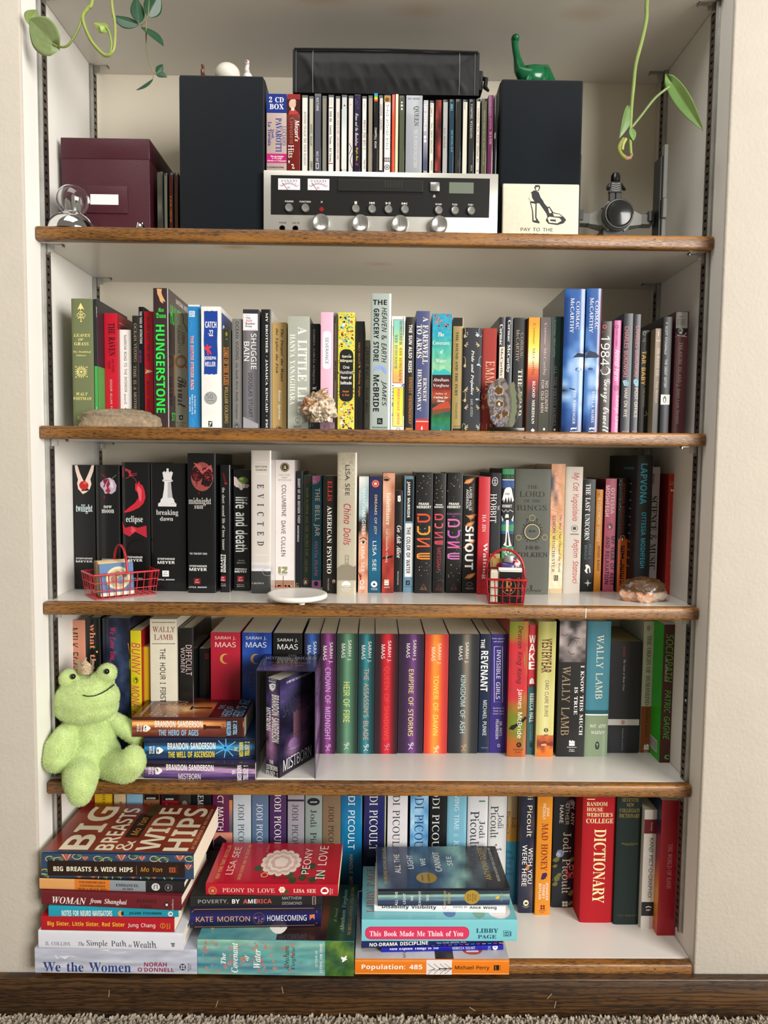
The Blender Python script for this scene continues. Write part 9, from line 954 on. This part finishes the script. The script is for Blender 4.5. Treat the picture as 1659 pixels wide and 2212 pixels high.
# ------------------------------------------------------------------ shelf 4: slipcase and plush frog
def slipcase():
    a, b = (.3547,.02,.4286), (.4577,.02,.4284); zt = (.4082,.02,.6208)[2]; yb = .128; w = b[0] - a[0]; h = zt - Z[4]; tk = .0012
    t = thing('book_slipcase', 'open-fronted dark purple slipcase with one book left askew inside', 'slipcase', (a[0], .02, Z[4])); D = yb - .02; DKP = lin('23212c')
    k = MB(); k.box((0, 0, 0), (tk, D, h), DKP); k.build('side_panel', PRINT['g'], t)
    k = MB(); k.box((w - tk, 0, 0), (w, D, h), lin('3a3448'))
    PUR = ['17161e', '2c2640', '4a3a66', '7a5a8a', 'a88ab0', '2a2230']
    grid_print(k, (0, 0, D, h), [[0, 1, 1, 0], [1, 2, 1, 1], [1, 2, 2, 1], [2, 3, 2, 1], [3, 4, 3, 2], [4, 3, 4, 3], [0, 5, 0, 1], [3, 4, 3, 2], [2, 1, 2, 1]], PUR, .2, lambda u, v, e: (w + .0002, u, v), 0, 3)
    for i, z in enumerate((.80, .66)): put_text(k, ('BRANDON', 'SANDERSON')[i], 'n', 'h', (.006, h * z, D - .006, h * (z + .1)), lambda u, v: (w + .0004, u, v), lin('8a86a0'))
    k.build('side_panel', PRINT['g'], t)
    k = MB(); k.box((tk, D - tk, 0), (w - tk, D, h), lin('cfcbc6')); k.build('back_panel', PRINT['m'], t)
    k = MB(); k.box((tk, 0, 0), (w - tk, D - tk, tk), lin('cfcbc6')); k.build('bottom_panel', PRINT['m'], t)
    k = MB(); k.box((tk, 0, h - tk), (w - tk, D - tk, h), DKP)
    grid_print(k, (0, 0, w, D), [[0, 0, 0, 0], [0, 5, 1, 0], [1, 2, 2, 1], [2, 3, 2, 5]], PUR, .2, lambda u, v, e: (u, v, h + .0002), 0, 8)
    for s, f, v0, v1, u0, u1, c in (('THE', 's', .84, .95, .42, .58, 'b0b4c0'), ('MISTBORN TRILOGY', 's', .66, .82, .04, .96, 'c0c4d0'), ('MISTBORN', 's', .54, .62, .32, .62, 'b8864a'), ('THE WELL OF ASCENSION', 's', .40, .48, .12, .86, 'b8864a'), ('THE HERO OF AGES', 's', .26, .34, .22, .76, 'b8864a')):
        put_text(k, s, f, 'h', (w * u0, D * v0, w * u1, D * v1), lambda u, v: (u, v, h + .0004), lin(c))
    k.build('top_panel', PRINT['g'], t)
slipcase()

FUR = mat('plush_fabric', rough=.95, attr=True, sheen=.6, spec=.1, vary=.08, vscale=90, bump=.5, bscale=600)
def frog():
    t = thing('plush_frog', 'green plush frog with a glitter crown, sitting with one foot over the shelf edge', 'plush toy', (.06, .03, Z[4])); o = Vector(t.location)
    S = 1 / 1262.0
    blobs = []
    def el(c, rx, rz, ry, rot=0, tilt=0): blobs.append((Vector(c), (rx, ry, rz), rot, tilt))
    hc = (.0581,.036,.5648); el(hc, .0545, .0385, .043, -.06); el((.057,.036,.5483), .054, .026, .041, -.02)
    el((.0299,.032,.6004), .0165, .0165, .016); el((.0948,.032,.6107), .0165, .0165, .016); el((.04,.036,.5877), .022, .018, .02); el((.0826,.036,.5946), .022, .018, .02)
    el((.0626,.046,.4915), .040, .044, .036); el((.0653,.042,.4613), .046, .040, .042); el((.0598,.044,.5173), .03, .026, .028)
    # arms
    for x, y_, d, r in ((160,1572,.034,.015),): pass
    AR = [((.0356,.03,.5141), .0165), ((.0285,.018,.5022), .022), ((.0232,.004,.4866), .0255), ((.0216,-.002,.4729), .0235)]
    AL = [((.0942,.05,.5237), .013), ((.108,.052,.513), .0155), ((.1242,.052,.5014), .0165), ((.1378,.05,.4922), .015)]
    LR = [((.0569,.03,.448), .027), ((.0586,.004,.4478), .0285), ((.0676,-.02,.4457), .0275), ((.0728,-.033,.4389), .0235), ((.073,-.036,.4261), .0185)]
    LL = [((.0939,.03,.4483), .026), ((.1158,.014,.452), .0255), ((.1359,.002,.4573), .027), ((.1475,-.004,.4673), .0235), ((.15,-.004,.4778), .0185)]
    for ch in (AR, AL, LR, LL):
        for (p, r), (q_, s) in zip(ch, ch[1:]):
            for i in range(5): f = i / 4; blobs.append((Vector(p).lerp(Vector(q_), f), (r + (s - r) * f,) * 3, 0, 0))
    bm = bmesh.new()
    for c, r, rot, tilt in blobs:
        M = Matrix.Translation(c - o) @ Matrix.Rotation(rot, 4, 'Y') @ Matrix.Diagonal((*r, 1)); bmesh.ops.create_icosphere(bm, subdivisions=3, radius=1, matrix=M)
    for v in bm.verts: v.co.z = max(v.co.z, .0006) if v.co.y + o.y > -.007 else v.co.z; v.co.x = max(v.co.x, -o.x + .0012)
    me = bpy.data.meshes.new('body'); bm.to_mesh(me); bm.free(); ob = bpy.data.objects.new('body', me); C.objects.link(ob)
    md = ob.modifiers.new('r', 'REMESH'); md.mode = 'VOXEL'; md.voxel_size = .0024; sm = ob.modifiers.new('s', 'SMOOTH'); sm.factor = .6; sm.iterations = 7
    bpy.context.view_layer.update(); me2 = bpy.data.meshes.new_from_object(ob.evaluated_get(bpy.context.evaluated_depsgraph_get())); ob.modifiers.clear(); ob.data = me2; bpy.data.meshes.remove(me); me2.name = 'body'
    for v in me2.vertices:
        if v.co.z < .0004 and v.co.y + o.y > -.005:
            if v.co.y + o.y > .002: v.co.z = .0004
            else: v.co.y = -.005 - o.y
    G1, G2 = lin('b2c878'), lin('cadc9a'); at_ = me2.color_attributes.new('Col', 'FLOAT_COLOR', 'POINT'); buf = []
    for v in me2.vertices: n = .5 + .5 * noise.noise(v.co * 60); buf += [G1[i] + (G2[i] - G1[i]) * n for i in range(3)] + [1.0]
    at_.data.foreach_set('color', buf); me2.polygons.foreach_set('use_smooth', [True] * len(me2.polygons)); me2.materials.clear(); me2.materials.append(FUR); ob.parent = t
    # short pile as thin blades growing out of the cloth
    rg = random.Random(3); k = MB(); vs = []; fs = []; cs = []
    polys = list(me2.polygons); tot = sum(p.area for p in polys); N = 62000
    for p in polys:
        e = N * p.area / tot; cnt = int(e) + (rg.random() < e - int(e)); vv = [me2.vertices[i].co for i in p.vertices]
        for _ in range(cnt):
            a, b = rg.random(), rg.random(); q_ = vv[0].lerp(vv[1], a).lerp(vv[-1].lerp(vv[min(2, len(vv) - 1)], a), b); n = p.normal
            d = (n + Vector((rg.gauss(0, .45), rg.gauss(0, .45), rg.gauss(-.25, .45)))).normalized(); h = rg.uniform(.0018, .0036); s = n.cross(Vector((rg.gauss(0, 1), rg.gauss(0, 1), rg.gauss(0, 1)))).normalized() * .00028
            if (q_.z < .004 and q_.y + o.y > -.006) or (q_.z < 0 and q_.y + o.y > -.009): continue
            i0 = len(vs); vs += [q_ - s, q_ + s, q_ + d * h]; fs.append((i0, i0 + 1, i0 + 2)); g = rg.uniform(.85, 1.15); c = tuple((G1[i] + (G2[i] - G1[i]) * rg.random()) * g for i in range(3)); cs += [c, c, tuple(x * 1.1 for x in c)]
    k.add(vs, fs, cs); fo = k.build('fur', FUR, ob); fo['kind'] = 'stuff'
    tr = [(v.co + o) for v in me2.vertices]
    def front(px, pz): # the foremost point of the body near x, z
        c = [v for v in tr if abs(v.x - px) < .004 and abs(v.z - pz) < .004]; return min((v.y for v in c), default=hc[1] - .04)
    for p in ((.0416,.012,.6082), (.1004,.012,.6183)):
        y_ = front(p[0], p[2]); k = MB(); k.ball(Vector((p[0], y_ - .0012, p[2])) - o, .0047, 20, lin('080808')); k.build('eye', PRINT['g'], t, True, 3)
    k = MB(); pts = []
    for p in ((.0681,0,.5841), (.0743,0,.5822), (.0805,0,.5818), (.0867,0,.5818), (.0938,0,.5835), (.1008,0,.5863), (.1079,0,.5912)): pts.append(Vector((p[0], front(p[0], p[2]) - .0034, p[2])) - o)
    k.tube(pts, .001, 6, lin('11110e')); k.build('mouth_stitch', PLAIN, t, True)
    GLIT = mat('glitter_fabric', 'c8b094', rough=.25, metal=.6, vary=.6, vscale=700, bump=1, bscale=900)
    (x, y_, z), (x2, _, z2) = (.0573,.034,.6164), (.072,.034,.6345); k = MB(); R = .0125; n = 40; vs = []; h = (z2 - z)
    for i in range(n + 1):
        a = -2.9 + 5.8 * i / n; zt = h * (.45 + .55 * abs(((i / n * 5) % 1) * 2 - 1)); c, s = math.sin(a), -math.cos(a)
        for rr in (R, R - .0012): vs += [Vector((x + rr * c, y_ + rr * s, z - .006)) - o, Vector((x + (rr + .002) * c, y_ + (rr + .002) * s, z + zt)) - o]
    fs = []
    for i in range(n): b = 4 * i; fs += [(b, b + 4, b + 5, b + 1), (b + 3, b + 7, b + 6, b + 2), (b + 1, b + 5, b + 7, b + 3)]
    k.add(vs, fs); k.build('glitter_crown', GLIT, t)
frog()

# ------------------------------------------------------------------ vines hanging in from the shelf above the picture
LEAF = mat('leaf', rough=.35, attr=True, vary=.12, vscale=40, bump=.2, bscale=120, spec=.45, sss=.15)
def leaf(t, base, tip, w, side, col, heart=.25, fold=.25, curl=.12):
    b = Vector(base); e = Vector(tip); ax = e - b; L = ax.length; ax.normalize(); s = Vector(side); s = (s - ax * s.dot(ax)).normalized(); n = ax.cross(s); k = MB(); NU, NV = 14, 6; vs = []; cs = []
    for i in range(NU + 1):
        u = i / NU; ww = w * (math.sin(PI * min(1, u ** (.62 if heart else .9) )) ** .8) * (1 if u < .5 else 1 - .15 * (u - .5))
        for j in range(-NV, NV + 1):
            v = j / NV; back = -heart * .3 * L * (abs(v) ** 1.5) * (1 - u) ** 4 if heart else 0
            p = b + ax * (u * L + back) + s * (v * ww) + n * (fold * abs(v) * ww - curl * L * (u - .3) ** 2); vs.append(p); g = .9 + .22 * (1 if j == 0 else 0) + .06 * math.cos(v * 16 + u * 9); cs.append(tuple(x * g for x in lin(col)))
    m = 2 * NV + 1; fs = [(i * m + j, i * m + j + 1, (i + 1) * m + j + 1, (i + 1) * m + j) for i in range(NU) for j in range(m - 1)]; n0 = len(vs)
    k.add(vs, fs, cs); o = k.build('leaf', LEAF, t, True, 3); sd = o.modifiers.new('thickness', 'SOLIDIFY'); sd.thickness = .0005; return o
def stem(t, pts, r, col, name='stem'):
    k = MB(); P_ = [Vector(p) for p in pts]; out = []
    for i in range(len(P_) - 1):
        p0, p1, p2, p3 = P_[max(i - 1, 0)], P_[i], P_[i + 1], P_[min(i + 2, len(P_) - 1)]
        for j in range(6): u = j / 6; out.append(.5 * ((2 * p1) + (p2 - p0) * u + (2 * p0 - 5 * p1 + 4 * p2 - p3) * u * u + (3 * p1 - p0 - 3 * p2 + p3) * u ** 3))
    out.append(P_[-1]); rr = r if not isinstance(r, tuple) else [r[0] + (r[1] - r[0]) * i / (len(out) - 1) for i in range(len(out))]
    k.tube(out, rr, 8, lin(col)); return k.build(name, LEAF, t, True, 3)
TOPZ = Z[0]
t = thing('pothos_vine', 'pale green pothos vine with a big leaf, looping down by the bright wall', 'vine', (0, 0, 0), group='hanging vines')
stem(t, [(.13, -.02, TOPZ + .01), (.128, -.045, TOPZ + .002), (.1173,-.045,1.6801), (.1101,-.045,1.6678), (.1021,-.045,1.6562), (.1053,-.045,1.6393), (.1142,-.045,1.6204), (.1253,-.045,1.6069), (.1344,-.045,1.5996), (.1422,-.045,1.5997)], .0027, '8c9c4a')
stem(t, [(.1415,-.045,1.5997), (.1487,-.045,1.6087), (.1511,-.045,1.6333), (.15,-.045,1.6536), (.1468,-.045,1.6739), (.142, -.045, TOPZ), (.15, -.02, TOPZ + .01)], .0022, '96a25a')
stem(t, [(.1014,-.045,1.6541), (.094,-.045,1.6357), (.0824,-.045,1.6171), (.0738,-.045,1.6108), (.0632,-.045,1.6113), (.0555,-.045,1.6146)], .0018, '7a8a44', 'leaf_stalk')
stem(t, [(.1429,-.045,1.6018), (.1452,-.045,1.6162), (.1419,-.045,1.6331), (.1378,-.045,1.6398)], .0018, '86a04a', 'leaf_stalk')
leaf(t, (.0555,-.045,1.6152), (.0178,-.044,1.6518), .026, (-.55, .35, -.75), '8aa06c', .9, .12, .15)
leaf(t, (.0158,-.04,1.646), (.0303,-.04,1.6666), .012, (1, .3, .2), '82985a', 0, .3, .1)
leaf(t, (.1371,-.045,1.6412), (.1189,-.045,1.6463), .011, (.2, .4, 1), '7f9444', .5, .35, .1)
leaf(t, (.135,-.045,1.6398), (.1303,-.046,1.633), .006, (1, .4, .1), '8aa83e', 0, .3, .1)
t = thing('small_leaved_vine', 'thin vine with small glossy dark green leaves, beside the pothos', 'vine', (0, 0, 0), group='hanging vines')
stem(t, [(.205, -.01, TOPZ + .01), (.206, -.03, TOPZ + .002), (.1986,-.03,1.6874), (.1955,-.03,1.6647), (.1853,-.03,1.6535)], .0012, '6a7048')
stem(t, [(.194,-.03,1.6599), (.1936,-.03,1.6254), (.1977,-.03,1.6013), (.2039,-.03,1.584), (.2089,-.03,1.582)], (.001, .0007), '7a7a4c')
for b, e, w, sd in (((.1825,-.03,1.6535), (.1419,-.032,1.6639), .0125, (.2, .5, 1)), ((.1832,-.03,1.6562), (.178,-.03,1.6946), .0105, (1, .4, 0)), ((.1955,-.03,1.6661), (.2146,-.028,1.702), .0135, (1, .4, .3)), ((.186,-.03,1.6508), (.222,-.034,1.6216), .0135, (-.5, .5, .8)), ((.2089,-.03,1.5807), (.2191,-.03,1.5954), .0055, (1, .3, .4)), ((.2089,-.03,1.58), (.2263,-.033,1.5752), .006, (.1, .5, 1)), ((.2038,-.03,1.5736), (.1777,-.03,1.5551), .0065, (.4, .5, 1))):
    leaf(t, b, e, w, sd, '1d4a30', 0, .22, .08)
stem(t, [(.2046,-.03,1.5834), (.2039,-.03,1.5771), (.2031,-.03,1.5722)], .0006, '7a7a4c')
t = thing('pothos_vine', 'single pothos vine with two leaves, hanging in front of the toy spacecraft', 'vine', (0, 0, 0), group='hanging vines')
stem(t, [(.982, -.01, TOPZ + .01), (.981, -.03, TOPZ + .002), (.973,-.03,1.7053), (.9727,-.03,1.6762), (.9666,-.03,1.6428), (.9584,-.03,1.6078), (.9559,-.03,1.5727), (.954,-.03,1.5446), (.9533,-.03,1.5022), (.9549,-.03,1.4774), (.9567,-.03,1.4682)], (.0034, .0026), '82944f')
stem(t, [(.9432,-.03,1.495), (.9377,-.032,1.4855), (.9354,-.033,1.478), (.9391,-.034,1.4691), (.9466,-.034,1.4636)], .0034, '8a8a44')
stem(t, [(.9462,-.032,1.4942), (.9415,-.034,1.4847), (.9403,-.034,1.4762)], .0026, '9aa45a')
k = MB(); k.tube([(.9398,-.034,1.4684), (.9466,-.034,1.4636), (.9535,-.033,1.4648), (.9573,-.032,1.4717)], [.0025, .0035, .003, .0015], 8, lin('8a6a50')); k.build('dry_node', LEAF, t, True)
stem(t, [(.9551,-.03,1.5122), (.9699,-.03,1.5308), (.9916,-.028,1.5589), (1.0145,-.026,1.5779)], .002, '73894e', 'leaf_stalk')
leaf(t, (1.0156,-.026,1.5856), (1.07,-.03,1.507), .012, (.75, -.5, .55), '66884a', .5, .3, -.28)
leaf(t, (.949,-.032,1.5421), (.9361,-.036,1.4937), .0105, (1, .6, .3), '66854c', .2, .35, .1)
leaf(t, (.953,-.032,1.5112), (.9581,-.034,1.4907), .006, (1, .2, .2), '6f8f54', 0, .3, .1)
